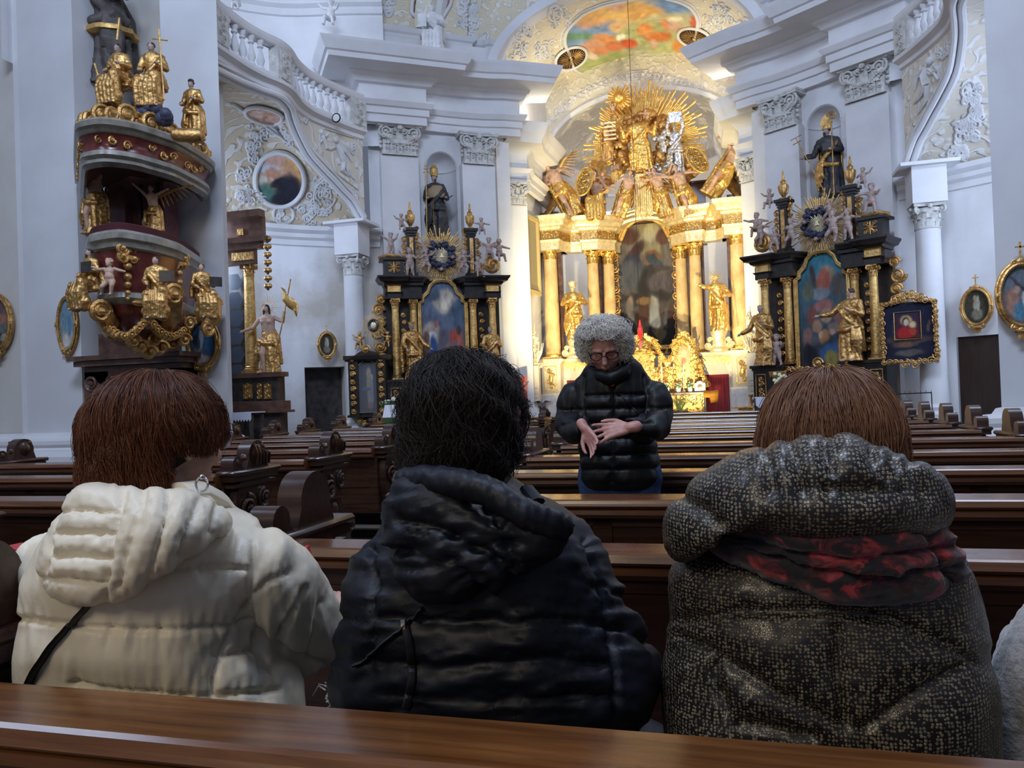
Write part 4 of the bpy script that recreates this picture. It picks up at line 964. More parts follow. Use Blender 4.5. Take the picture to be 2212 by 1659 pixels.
# tabernacle, side reliquary frames, mensa
tb = MB(); ty = 20.3
def rocaille(mb, pts, r=.05, seed=1, y=ty):
    R = random.Random(seed)
    for x, z in pts:
        spiral(mb, (x, y - R.uniform(.02, .1), z), r * R.uniform(.8, 1.5), 1.7, r * .28, sgn=R.choice((-1, 1)), start=R.uniform(0, 6))
        leaf(mb, (x, y - .05, z - r), r * 1.4, r * 2.2, (R.uniform(-.6, .6), -1, 0), curl=.4)
def spread(poly, n, seed):
    R = random.Random(seed); P = []; L = len(poly)
    for i in range(n):
        t = i / n * (L - 1); k = int(t); f = t - k; P.append((poly[k][0] * (1 - f) + poly[k + 1][0] * f + R.uniform(-.02, .02), poly[k][1] * (1 - f) + poly[k + 1][1] * f + R.uniform(-.02, .02)))
    return P
tab = MB(); tab.box((AX, ty + .1, 1.5), (2.9, .25, .75)); tab.box((AX, ty - .05, 1.75), (.62, .35, 1.05)); tab.lathe([(.36, 2.2), (.38, 2.26), (.30, 2.3), (.22, 2.5), (.05, 2.62)], (AX, ty, 0), 16)
for q in (-1, 1): tab.box((AX + q * 1.04, ty, 2.0), (.56, .16, 1.1)); tab.box((AX + q * .45, ty, 1.7), (.1, .2, .9))
tab.build('tabernacle_body', MT['goldrelief'], parent=HA)
rc = MB(); 
for q in (-1, 1):
    rocaille(rc, spread([(AX + q * .1, 2.66), (AX + q * .35, 2.5), (AX + q * .45, 2.2), (AX + q * .62, 1.95), (AX + q * .78, 2.15), (AX + q * .80, 2.45), (AX + q * 1.04, 2.72), (AX + q * 1.28, 2.4), (AX + q * 1.34, 2.0), (AX + q * 1.45, 1.6), (AX + q * 1.6, 1.35)], 46, 5 + q), .06, 3 + q)
    rocaille(rc, spread([(AX + q * .80, 1.3), (AX + q * .78, 2.3), (AX + q * 1.04, 2.55), (AX + q * 1.3, 2.2), (AX + q * 1.3, 1.3)], 26, 9 + q), .045, 13 + q, ty - .1)
    rocaille(rc, spread([(AX, 1.3), (AX + q * .28, 1.4), (AX + q * .30, 2.2), (AX, 2.35)], 14, 19 + q), .045, 23 + q, ty - .22)
    rocaille(rc, spread([(AX + q * .5, 1.25), (AX + q * .6, 1.8), (AX + q * .5, 1.2), (AX + q * .68, 1.5)], 12, 29 + q), .05, 33 + q, ty - .05)
rc.build('rocaille_screen', MT['gold'], parent=HA)
for q in (-1, 1):
    M_ = frame2(AX + q * 1.04, ty - .1, 2.12, (1, 0))
    picture(HA, 'oval_relic_panel', .3, .5, M_, ((.62, .25, .14), (.55, .35, .22)), [(.5, .6, .2, .2, (.72, .42, .25)), (.45, .3, .2, .15, (.40, .16, .10))], 'oval', 4 + q, 24)
mn = MB(); mn.box((AX, 19.75, .62), (3.0, .62, 1.12)); mn.build('altar_table', MT['goldrelief'], parent=HA)
MB().box((AX, 19.73, 1.2), (3.1, .72, .07), bev=.01).build('altar_slab', MT['brownmarble'], parent=HA)
MB().box((AX, 20.1, .12), (5.9, 3.0, .24)).build('altar_step', MT['palemarble'], parent=HA)

# things that stand on the high altar
def candlestick(label, x, z, h, y=19.72, group=None):
    t = empty('candlestick', (x, y, z)); tag(t, label, 'candlestick', group); m = MB()
    m.lathe([(.055, 0), (.06, .012), (.03, .04), (.012, .07), (.022, h * .2), (.012, h * .26), (.02, h * .4), (.01, h * .46), (.012, h * .62), (.034, h * .66), (.03, h * .68)], (0, 0, 0), 14); m.build('holder', MT['palegold'], parent=t)
    c = MB(); c.lathe([(.014, h * .67), (.014, h), (.002, h + .01)], (0, 0, 0), 10); c.build('candle', MT['wax'], parent=t)
    return t
def flower_pot(label, x, z, y, group, s=1.0, petals=MT['petal']):
    t = empty('potted_flowers', (x, y, z)); tag(t, label, 'flower pot', group); m = MB()
    m.lathe([(.045 * s, 0), (.06 * s, .10 * s), (.064 * s, .12 * s), (.055 * s, .12 * s)], (0, 0, 0), 14); m.build('pot', MT['white'], parent=t)
    R = random.Random(int(x * 100)); g = MB(); f = MB()
    for k in range(26):
        a = R.uniform(0, 6.28); r_ = R.uniform(.01, .08) * s; zz = R.uniform(.10, .2) * s
        leaf(g, (r_ * math.cos(a), r_ * math.sin(a), zz - .03), .03 * s, .07 * s, (math.cos(a), math.sin(a), 0), side=(-math.sin(a), math.cos(a), 0))
        if k < 12: f.ball((r_ * 1.1 * math.cos(a), r_ * 1.1 * math.sin(a), zz + .03), .018 * s, 6, 4)
    g.build('foliage', MT['leaf'], parent=t); f.build('blossoms', petals, parent=t)
    return t
for k, (px_, lab) in enumerate(((1431, 'white altar candle on gilt holder beside the dark jacket of the standing woman'), (1477, 'white altar candle in front of the gold oval frame on the high altar'))):
    candlestick(lab, float(aY(px_, 840, 19.7)[0]), 1.235, .62, 19.7, 'high altar candles')
for px_, lab in ((1441, 'left of three white pots of green plants on the high altar'), (1466, 'middle one of three white pots of green plants on the high altar'), (1491, 'right one of three white pots of green plants on the high altar')):
    flower_pot(lab, float(aY(px_, 840, 19.6)[0]), 1.235, 19.58, 'white flower pots on the high altar')
cx_ = float(aY(1512, 835, 19.6)[0])
t = empty('altar_clock', (cx_, 19.62, 1.235)); tag(t, 'small white framed box with round dark centre on the right end of the high altar', 'ornament')
m = MB(); m.box((0, 0, .11), (.26, .1, .2), bev=.015); m.lathe([(.10, .2), (.07, .24), (.03, .26)], (0, 0, 0), 10); m.build('case', MT['white'], parent=t)
m = MB(); m.lathe([(0, 0), (.06, 0), (.06, .01), (0, .012)], (0, 0, 0), 18, Matrix.Translation((0, -.05, .12)) @ Matrix.Rotation(PI / 2, 4, 'X')); m.build('face', MT['darkmarble'], parent=t)
# red sanctuary lamp on its long cord
lp = aY(1383, 722, 17.2)
t = empty('sanctuary_lamp', tuple(lp)); tag(t, 'red sanctuary lamp hanging on a long thin cord in front of the altar painting', 'lamp')
m = MB(); m.lathe([(0, -.12), (.035, -.1), (.055, 0), (.05, .12), (.03, .16), (.012, .3)], (0, 0, 0), 14); m.build('lamp_body', MT['lampred'], parent=t)
m = MB(); m.lathe([(.02, -.3), (.03, -.26), (.02, -.14)], (0, 0, 0), 10); m.build('lamp_finial', MT['red'], parent=t)
m = MB(); m.tube([(0, 0, .28), (0, 0, 4), (0, 0, 11.5)], .006, 5); m.build('cord', MT['iron'], parent=t)
# lectern, plant, stand before the altar
lx = aY(1535, 852, 18.6)
t = empty('lectern', (lx[0], 18.6, 0)); tag(t, 'slim lectern draped in an orange cloth in front of the red curtain', 'lectern')
m = MB(); m.tube([(-.12, 0, .02), (-.12, 0, 1.12)], .018, 8); m.box((-.12, 0, .03), (.3, .3, .04)); m.tube([(-.12, 0, 1.1), (0, -.02, 1.18)], .015, 6); m.build('post', MT['greymarble'], parent=t)
m = MB(); m.grid([[(-.16, -.12, 1.12), (0, -.13, 1.11), (.16, -.12, 1.13)], [(-.16, .0, 1.19), (0, 0, 1.18), (.17, 0, 1.20)], [(-.15, .12, 1.27), (0, .12, 1.25), (.17, .12, 1.27)]]); m.grid([[(-.02, -.13, 1.12), (.17, -.12, 1.13)], [(0, -.14, .98), (.15, -.13, 1.0)]])
m.build('orange_cloth', MT['orange'], parent=t, mods=[('SOLIDIFY', dict(thickness=.012))])
px0 = aY(1470, 880, 18.4)
t = empty('potted_palm', (px0[0], 18.4, 0)); tag(t, 'green long-leaved plant in a dark planter below the white flower pots', 'plant')
m = MB(); m.lathe([(.14, .5), (.17, .78), (.18, .82), (.15, .82)], (0, 0, 0), 14); m.box((0, 0, .25), (.3, .3, .5)); m.build('planter', MT['ebony'], parent=t)
m = MB(); R = random.Random(5)
for k in range(34):
    a = R.uniform(0, 6.28); L = R.uniform(.2, .42); u = R.uniform(.2, .7)
    m.tube([(0, 0, .8), (math.cos(a) * L * u * .5, math.sin(a) * L * u * .5, .8 + L * .6), (math.cos(a) * L * u, math.sin(a) * L * u, .8 + L * .75), (math.cos(a) * L * u * 1.5, math.sin(a) * L * u * 1.5, .8 + L * .55)], [.008, .012, .009, .002], 5, flat=.3)
m.build('leaves', MT['leaf'], parent=t)

# ---- statues and angels of the high altar
G_, P_ = MT['gold'], MT['palegold']
def plinth(label, x, y, z0, z1, r, m, name='statue_pedestal'):
    k = MB(); k.lathe([(r * 1.25, z0), (r * 1.3, z0 + .05), (r * .95, z0 + .12), (r * .85, z1 - .15), (r * 1.0, z1 - .08), (r * 1.1, z1)], (x, y, 0), 20)
    for q in (-1, 1): spiral(k, (x + q * r * 1.35, y - .05, z0 + .15), .09, 1.8, .03, sgn=q); spiral(k, (x + q * r * 1.15, y - .05, z1 - .2), .06, 1.6, .025, sgn=-q)
    o = k.build(name, m); tag(o, label, 'pedestal'); return o
for q, px_, yb, yt in ((-1, 1243, 735, 612), (1, 1553, 716, 592)):
    b, hh = pbase(px_, yb, yt, 20.75)
    plinth('gilded round pedestal under the %s' % ('left golden statue' if q < 0 else 'right golden statue with raised arm'), b[0], 20.75, 2.22, b[2], .2, MT['palegold'])
    if q < 0:
        def hat(root, K, c):
            m = MB(); m.lathe([(.05, .02), (.075, .08), (.07, .1), (.02, .12)], tuple(c), 10, K); m.build('headdress', P_, parent=root)
        figure('statue', 'golden draped statue with folded hands between the left altar columns', 'statue', (b[0], 20.75, b[2]), hh, .15, G_, P_, G_, arms=(((-.2, -.04, .64), (-.05, -.18, .70)), ((.2, -.04, .64), (.05, -.17, .66))), hatf=hat, seed=4)
    else:
        def hal(root, K, c):
            m = MB(); rays(m, tuple(c + np.array((0, .04, .02))), .06, .15, 16, seed=2, M=K, jit=.05, th=.01); m.build('halo', G_, parent=root)
        def stf(root, K):
            m = MB(); m.tube([(.2, -.2, .0), (.12, -.2, .75)], .012, 6, K); m.build('staff', G_, parent=root)
        figure('statue', 'golden bearded statue stretching one arm out between the right altar columns', 'statue', (b[0], 20.75, b[2]), hh, -.1, G_, P_, G_, arms=(((-.2, -.05, .78), (-.33, -.10, .84)), ((.2, -.05, .62), (.13, -.2, .60))), hatf=hal, beard=True, extra=stf, seed=5, sway=.05)
AY = 21.3
def ang(label, px_, yb, yt, **k):
    Y = k.pop('Y', AY); b, hh = pbase(px_, yb, yt, Y); nm = k.pop('name', 'angel'); cat = k.pop('cat', 'angel')
    return figure(nm, label, cat, tuple(b), hh, group='figures of the golden glory', **k)
ang('big gilded angel with raised wing and oval shield at the left of the glory', 1214, 478, 338, Y=20.9, robe=G_, bare=True, tilt=(0, -.45, 0), arms=(((-.16, -.05, .66), (-.10, -.2, .6)), ((.2, -.08, .70), (.28, -.16, .55))), wings=((( -.28, .2, 1.18), .3), ((.42, .2, .98), .25)), wingmat=G_, seed=1, legout=True)
ang('big gilded angel with bent back and oval shield at the right of the glory', 1572, 432, 292, Y=20.8, robe=G_, bare=True, tilt=(0, .62, 0), arms=(((-.2, -.05, .86), (-.34, -.12, .80)), ((.10, -.1, .66), (-.04, -.2, .7))), wings=((None, 0), ((.50, .2, 1.02), .32)), wingmat=G_, seed=2, legout=True)
ang('bare-armed seated angel in gold above the left inner columns', 1290, 478, 360, Y=21.0, robe=G_, bare=True, sit=True, arms=(((-.18, -.05, .6), (-.1, -.2, .45)), ((.2, -.1, .62), (.36, -.2, .56))), seed=3)
ang('pale bare-chested angel leaning right below the clouds', 1352, 470, 365, Y=21.1, robe=G_, bare=True, tilt=(0, .35, 0), seed=6, legout=True, arms=(((-.2, -.02, .72), (-.26, -.1, .58)), ((.2, -.1, .66), (.3, -.2, .5))))
ang('angel with wide-spread arms at the middle right under the silver clouds', 1428, 470, 358, Y=21.1, robe=G_, bare=True, tilt=(0, -.2, 0), seed=7, arms=(((-.25, -.05, .8), (-.42, -.1, .78)), ((.22, -.05, .78), (.34, -.1, .92))), wings=(((-.35, .2, .95), .25), ((.35, .2, .95), .25)), wingmat=G_)
ang('angel in gold drapery striding right beside the big oval shield', 1478, 468, 350, Y=21.0, robe=G_, bare=True, tilt=(0, -.25, 0), seed=8, legout=True, arms=(((-.24, -.06, .82), (-.40, -.12, .86)), ((.24, -.05, .74), (.38, -.12, .66))))
ang('saint in a wide golden cope kneeling at the centre of the glory', 1384, 372, 248, Y=21.35, robe=G_, seed=9, fat=1.35, beard=True, skin=MT['olddgold'], arms=(((-.26, -.05, .62), (-.30, -.15, .78)), ((.26, -.05, .62), (.30, -.15, .78))), name='statue', cat='statue')
ang('silver angel holding up an open book at the upper right of the glory', 1462, 375, 268, Y=21.45, robe=MT['silver'], skin=MT['silver'], hair=MT['silver'], seed=10, arms=(((-.16, -.1, .9), (-.12, -.16, 1.08)), ((.16, -.1, .9), (.14, -.16, 1.08))))
ang('small silver cloud angel at the right hand of the saint', 1432, 330, 285, Y=21.4, robe=MT['silver'], skin=MT['silver'], seed=11)
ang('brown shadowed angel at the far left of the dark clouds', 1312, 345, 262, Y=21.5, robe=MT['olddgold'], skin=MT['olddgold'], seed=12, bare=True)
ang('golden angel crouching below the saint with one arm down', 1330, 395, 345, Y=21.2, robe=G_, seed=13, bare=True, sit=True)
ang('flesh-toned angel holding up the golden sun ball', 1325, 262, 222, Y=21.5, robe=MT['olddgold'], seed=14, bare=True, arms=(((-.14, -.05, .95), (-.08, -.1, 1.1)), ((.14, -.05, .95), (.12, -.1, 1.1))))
for (px_, py_, w_, h_, sh, lab) in ((1262, 392, .40, .74, .35, 'gilded oval shield with relief held by the left big angel'), (1506, 345, .38, .74, -.55, 'gilded oval shield with relief held by the right big angel')):
    c = aY(px_, py_, 20.55); t = empty('oval_shield', tuple(c)); tag(t, lab, 'shield', 'figures of the golden glory'); K = Matrix.Rotation(sh, 4, 'Y')
    m = MB(); n = 30
    m.tube([(w_ / 2 * math.cos(a), 0, h_ / 2 * math.sin(a)) for a in np.linspace(0, 2 * PI, n + 1)], .03, 8, K, cap=False); m.build('rim', G_, parent=t)
    m = MB(); m.lathe([(0, -.03), (w_ * .3, -.02), (w_ / 2, .01), (w_ / 2, .03), (0, .03)], (0, 0, 0), 28, K @ Matrix.Rotation(PI / 2, 4, 'X') @ Matrix.Diagonal((1, h_ / w_, -1, 1)) ); 
    for k in range(6): spiral(m, (.05 * (-1) ** k, -.05, -h_ * .3 + k * h_ * .12), .07, 1.5, .018, M=K, sgn=(-1) ** k)
    m.build('field', MT['goldrelief'], parent=t)
for k, (px_, yb, yt, lab) in enumerate(((1303, 410, 372, 'small cherub with cloth beside the left clouds of the glory'), (1268, 470, 430, 'small cherub sitting on the left volute of the glory'), (1404, 395, 362, 'cherub head and body in the silver clouds of the glory'), (1340, 480, 440, 'cherub dangling one leg above the left columns'), (1395, 262, 236, 'cherub head peeping above the saint of the glory'), (1448, 478, 440, 'cherub sitting above the painting frame'))):
    b, hh = pbase(px_, yb, yt, 21.1); putto(lab, tuple(b), hh, 0, MT['flesh'], seed=k + 30, legs=k, cloth=G_, group='figures of the golden glory')
# ------------------------------------------------------------------ paintings and stucco that lie on curved surfaces
from mathutils.bvhtree import BVHTree
def bvh_of(*objs):
    V = []; F = []
    for o in objs:
        n = len(V); V += [tuple(v.co) for v in o.data.vertices]; F += [tuple(i + n for i in p.vertices) for p in o.data.polygons]
    return BVHTree.FromPolygons(V, F)
def hit(b, x, y, off=.02):
    d = Vector(tuple(ray(x, y))).normalized(); r = b.ray_cast(Vector(tuple(CP)), d)
    if r[0] is None: return None
    n = r[1]; n = -n if n.dot(d) > 0 else n
    return np.array(r[0] + n * off)
def surf_patch(name, label, b, outline, base, blobs, seed=1, off=.02, frame=None, fr=.03, rings=26, seg=72, grain=.25, gs=14, parent=None, box=None):
    O = np.array(outline, float); c = O.mean(0); L = np.r_[0, np.cumsum(np.linalg.norm(np.diff(np.r_[O, O[:1]], axis=0), axis=1))]
    t = np.linspace(0, L[-1], seg, endpoint=False); Q = np.stack([np.interp(t, L, np.r_[O, O[:1]][:, k]) for k in (0, 1)], 1)
    for _ in range(2): Q = (np.roll(Q, 1, 0) + 2 * Q + np.roll(Q, -1, 0)) / 4
    V = []; UV = []; x0, y0 = O.min(0); x1, y1 = O.max(0)
    last = next((h_ for h_ in (hit(b, *q, off) for q in [c] + list(Q)) if h_ is not None), None)
    if last is None: return MB().ball((0, 0, -3), .01).build(name, None)
    for k in range(rings + 1):
        s_ = k / rings
        for q in Q:
            p = c * (1 - s_) + q * s_; h_ = hit(b, p[0], p[1], off)
            if h_ is None: h_ = last
            last = h_; V.append(h_); UV.append(((p[0] - x0) / (x1 - x0), 1 - (p[1] - y0) / (y1 - y0)))
    F = [(k * seg + j, k * seg + (j + 1) % seg, (k + 1) * seg + (j + 1) % seg, (k + 1) * seg + j) for k in range(rings) for j in range(seg)]
    o = MB().add(V, F).build(name, FRESCOCOL, parent=parent, ang=None)
    B = [((x - x0) / (x1 - x0), 1 - (y - y0) / (y1 - y0), rx / (x1 - x0), ry / (y1 - y0), col) + tuple(r_) for x, y, rx, ry, col, *r_ in blobs]
    set_cols(o, paint_colors(np.array(UV), base, B, seed, grain, gs))
    if parent is None: tag(o, label, 'painting')
    if frame is not None:
        f = MB(); P = V[-seg:] + [V[-seg]]; f.tube(P, fr, 8, cap=False)
        f.tube([p + (p - np.mean(V[-seg:], 0)) * .05 for p in P], fr * .5, 6, cap=False)
        f.build('frame_moulding', frame, parent=o)
    return o
def strokes(name, b, items, m, parent=None, off=.01, kind='structure'):
    mb = MB()
    for pts, r_ in items:
        P = [hit(b, x, y, off) for x, y in pts]; P = [p for p in P if p is not None]
        if len(P) > 1: mb.tube(P, [r_] * len(P) if np.ndim(r_) == 0 else list(r_)[:len(P)], 6)
        elif P: mb.ball(P[0], r_ if np.ndim(r_) == 0 else r_[0], 8, 6)
    o = mb.build(name, m, parent=parent)
    if kind: o['kind'] = kind
    return o
def curl_px(x, y, r, turns=1.5, sg=1, st=0, n=14): return [(x + r * (1 - t) ** .8 * math.cos(st + sg * t * turns * 6.28), y + r * (1 - t) ** .8 * math.sin(st + sg * t * turns * 6.28)) for t in np.linspace(0, .95, n)]
bV = bvh_of(VCH); bA = bvh_of(AAP)
SKY, OR_, BR = (.18, .30, .52), (.72, .42, .16), (.45, .22, .10)
surf_patch('ceiling_fresco', 'large scalloped ceiling fresco of figures and orange clouds over the high altar', bV,
    [(1217, 92), (1222, 62), (1262, 25), (1310, 6), (1345, 0), (1405, -14), (1460, -2), (1492, 10), (1506, 30), (1511, 52), (1500, 72), (1506, 92), (1498, 108), (1484, 122), (1440, 122), (1400, 126), (1345, 136), (1300, 147), (1254, 158), (1236, 148), (1232, 118)],
    ((.30, .38, .45), (.42, .42, .20)),
    [(1240, 80, 45, 30, SKY), (1300, 62, 50, 30, SKY), (1360, 55, 40, 18, SKY), (1470, 8, 50, 16, SKY), (1262, 40, 42, 18, (.62, .36, .20)), (1300, 22, 60, 22, OR_), (1350, 20, 60, 26, (.78, .52, .20)), (1395, 30, 45, 24, (.70, .40, .14)), (1340, 55, 30, 10, (.74, .46, .24)),
     (1330, 10, 20, 14, (.72, .42, .30)), (1450, 42, 60, 16, (.55, .50, .30)), (1420, 72, 90, 30, (.40, .42, .20)), (1330, 130, 110, 18, (.40, .44, .18)), (1290, 112, 60, 18, (.34, .38, .16)), (1450, 100, 60, 20, (.48, .50, .24)),
     (1225, 78, 14, 12, (.12, .22, .10)), (1255, 75, 30, 8, (.16, .30, .20)), (1310, 82, 30, 12, (.62, .28, .10)), (1345, 76, 10, 8, (.85, .78, .62)), (1362, 92, 18, 10, (.58, .10, .04)), (1330, 98, 22, 10, (.55, .18, .08)), (1283, 96, 24, 14, (.62, .32, .20)), (1280, 118, 14, 9, (.75, .62, .48)), (1302, 108, 16, 9, (.60, .24, .12)),
     (1395, 62, 16, 12, (.70, .30, .10)), (1425, 78, 26, 12, (.62, .20, .06)), (1440, 50, 14, 14, (.62, .26, .12)), (1460, 55, 18, 12, (.55, .35, .28)), (1478, 66, 14, 12, (.62, .42, .22)), (1470, 98, 20, 12, (.66, .28, .07)), (1482, 112, 16, 8, (.70, .34, .10)), (1500, 45, 8, 16, (.55, .12, .05)), (1412, 95, 6, 12, (.62, .42, .30)), (1460, 40, 18, 5, (.75, .70, .50)), (1380, 110, 22, 5, (.52, .50, .38))],
    seed=3, off=.03, frame=MT['plaster'], fr=.045, grain=.22, gs=26)
for (cx_, cy_, rx, ry, rot, lab) in ((1232, 122, 37, 22, -.42, 'dark oval grille with gold rays cut into the left of the ceiling fresco'), (1501, 77, 37, 20, .22, 'dark oval grille with gold rays cut into the right of the ceiling fresco')):
    E_ = [(cx_ + rx * math.cos(a) * math.cos(rot) - ry * math.sin(a) * math.sin(rot), cy_ + rx * math.cos(a) * math.sin(rot) + ry * math.sin(a) * math.cos(rot)) for a in np.linspace(0, 2 * PI, 28, endpoint=False)]
    o = surf_patch('ceiling_grille', lab, bV, E_, ((.045, .03, .02), (.05, .035, .02)), [], off=.06, frame=MT['plaster'], fr=.04, rings=6, seg=40)
    o['category'] = 'grille'; g = MB(); C_ = hit(bV, cx_, cy_, .08)
    for k, (x, y) in enumerate(E_):
        p = hit(bV, cx_ + (x - cx_) * .86, cy_ + (y - cy_) * .86, .08)
        if p is not None: g.tube([C_ * .75 + p * .25, C_ * .3 + p * .7, p], [.006, .016, .004], 5)
    g.ball(C_, .05, 8, 6); g.build('gilded_ray', MT['olddgold'], parent=o)
PK = (.66, .44, .32)
surf_patch('vault_fresco', 'small pink vault fresco at the left springing of the chancel vault', bV, [(1172, 142), (1180, 160), (1184, 182), (1172, 210), (1158, 232), (1146, 248), (1136, 232), (1130, 212), (1133, 186), (1146, 160), (1158, 146)], (PK, (.55, .45, .28)), [(1150, 190, 10, 25, (.75, .60, .48)), (1165, 180, 8, 22, (.60, .30, .20)), (1145, 220, 10, 12, (.45, .42, .25))], seed=5, off=.03, frame=MT['plaster'], fr=.035)
surf_patch('vault_fresco', 'small red and brown vault fresco at the right springing of the chancel vault', bV, [(1562, 82), (1580, 84), (1590, 108), (1602, 135), (1612, 158), (1604, 162), (1584, 150), (1566, 128), (1570, 106)], (PK, (.60, .40, .22)), [(1572, 90, 10, 10, (.50, .10, .07)), (1590, 125, 12, 12, (.65, .35, .20))], seed=6, off=.03, frame=MT['plaster'], fr=.035)
R = random.Random(21); it = []
for cx_, cy_, n, sp in ((1205, 35, 16, 22), (1175, 110, 14, 18), (1190, 215, 12, 16), (1175, 250, 10, 14), (1560, 110, 18, 18), (1535, 55, 14, 20), (1120, 110, 10, 16), (1560, 30, 14, 20), (1600, 60, 8, 14), (1130, 60, 10, 16)):
    for k in range(n): it.append((curl_px(cx_ + R.uniform(-sp, sp), cy_ + R.uniform(-sp, sp), R.uniform(5, 11), 1.3, R.choice((-1, 1)), R.uniform(0, 6)), [.028 * (1 - .05 * i) for i in range(14)]))
it += [([(1199 + 15 * math.cos(a), 28 + 17 * math.sin(a)) for a in np.linspace(0, 6.28, 20)], .03), ([(1225, 165), (1260, 172), (1320, 160), (1390, 150), (1460, 148), (1520, 150)], .05)]
strokes('vault_stucco_ornament', bV, it, MT['stucco'])
it = []
for k in range(34):
    t = k / 33; x = 1195 + 370 * t; y = 262 - 92 * math.sin(PI * min(1, t * 1.0)) ** .7 - 14 * t
    it.append((curl_px(x, y, R.uniform(6, 10), 1.4, R.choice((-1, 1)), R.uniform(0, 6)), .022)); it.append(([(x + 3, y - 3)], .05))
it.append(([(1357, 172), (1395, 168), (1402, 162), (1400, 152), (1360, 156), (1352, 164), (1357, 172)], .025))
strokes('apse_arch_stucco', bA, it, MT['stucco'])

# chapel vault roundel, side oval and relief
bC = bvh_of(CHO_left)
E_ = lambda cx, cy, rx, ry, rot=0, n=32: [(cx + rx * math.cos(a) * math.cos(rot) - ry * math.sin(a) * math.sin(rot), cy + rx * math.cos(a) * math.sin(rot) + ry * math.sin(a) * math.cos(rot)) for a in np.linspace(0, 2 * PI, n, endpoint=False)]
surf_patch('vault_fresco', 'round vault fresco of a kneeling black-robed monk above the left chapel wall', bC, E_(603, 386, 55, 60), ((.62, .50, .42), (.62, .36, .16)),
    [(585, 345, 30, 18, (.66, .40, .32)), (560, 352, 16, 14, (.66, .50, .42)), (640, 360, 30, 30, (.66, .38, .18)), (575, 362, 26, 8, (.55, .62, .66)), (588, 375, 16, 14, (.62, .32, .22)), (563, 392, 12, 14, (.72, .68, .58)), (572, 418, 24, 24, (.10, .22, .18)), (600, 425, 16, 16, (.12, .24, .20)),
     (622, 372, 11, 9, (.62, .36, .26)), (624, 408, 30, 36, (.030, .032, .045)), (600, 392, 18, 10, (.035, .035, .045), .5), (585, 384, 7, 4, (.70, .45, .36)), (610, 430, 28, 14, (.03, .03, .042))], seed=4, off=.05, frame=MT['plaster'], fr=.05, grain=.2)
surf_patch('vault_fresco', 'narrow oval vault fresco of cherubs high in the left chapel', bC, E_(570, 246, 44, 17, .22), ((.60, .36, .26), (.50, .28, .20)), [(555, 242, 16, 8, (.72, .52, .42)), (590, 252, 16, 8, (.70, .46, .36))], seed=8, off=.05, frame=MT['plaster'], fr=.035)
it = []
for cx_, cy_, n, sp in ((560, 290, 12, 22), (545, 330, 8, 16), (690, 440, 18, 24), (660, 470, 10, 20), (600, 285, 8, 16), (630, 300, 8, 14), (700, 400, 12, 18), (530, 420, 8, 18), (520, 380, 8, 14), (610, 465, 8, 14)):
    for k in range(n): it.append((curl_px(cx_ + R.uniform(-sp, sp), cy_ + R.uniform(-sp, sp), R.uniform(5, 11), 1.3, R.choice((-1, 1)), R.uniform(0, 6)), .022))
it += [(E_(612, 463, 22, 20) + [(634, 463)], .03), (E_(703, 420, 24, 34, .3) + [(727, 420)], .025), ([(500, 222), (560, 262), (620, 305), (680, 350), (730, 400), (755, 450)], .03)]
strokes('chapel_vault_stucco', bC, it, MT['stucco'])
bS = bvh_of(SPN_left)
it = []
for cx_, cy_, n, sp in ((500, 180, 8, 16), (540, 195, 8, 14), (650, 260, 6, 12), (755, 320, 5, 10), (760, 430, 6, 10), (580, 175, 10, 14)):
    for k in range(n): it.append((curl_px(cx_ + R.uniform(-sp, sp), cy_ + R.uniform(-sp, sp), R.uniform(4, 9), 1.3, R.choice((-1, 1)), R.uniform(0, 6)), .02))
# flying angel and a second winged child in relief
it += [([(724, 303)], .07), ([(727, 312), (733, 330), (742, 350)], [.07, .10, .08]), ([(742, 350), (738, 368), (752, 380)], [.08, .06, .035]), ([(745, 350), (752, 372), (766, 388)], [.07, .05, .03]), ([(722, 318), (712, 322), (704, 318)], .035), ([(735, 318), (748, 330)], .035),
       ([(735, 312), (750, 320), (764, 335)], [.05, .07, .02]), ([(735, 316), (750, 332), (760, 350)], [.05, .06, .02]), ([(692, 286)], .06), ([(694, 292), (700, 308), (704, 322)], [.06, .06, .03]), ([(698, 300), (690, 308)], .03), ([(702, 296), (708, 288)], .03)]
it += [([(690, 280), (690, 345), (773, 410), (773, 300), (700, 278)], .012)]
strokes('spandrel_relief', bS, it, MT['stucco'])
cart = surf_patch('cartouche', 'blue stucco cartouche at the bend of the left gallery front', bS, [(592, 198), (606, 198), (622, 214), (625, 232), (616, 232), (600, 224), (593, 212)], ((.03, .045, .20), (.035, .05, .22)), [(608, 212, 6, 6, (.10, .06, .16))], off=.04, rings=5, seg=24)
cart['category'] = 'ornament'
it = []
for k in range(26):
    a = k / 26 * 6.28; it.append((curl_px(609 + 26 * math.cos(a) * (.9 + .2 * (k % 2)), 214 + 28 * math.sin(a), 8, 1.4, 1 if k % 2 else -1, a), .035))
strokes('cartouche_scrollwork', bS, it, MT['stucco'])
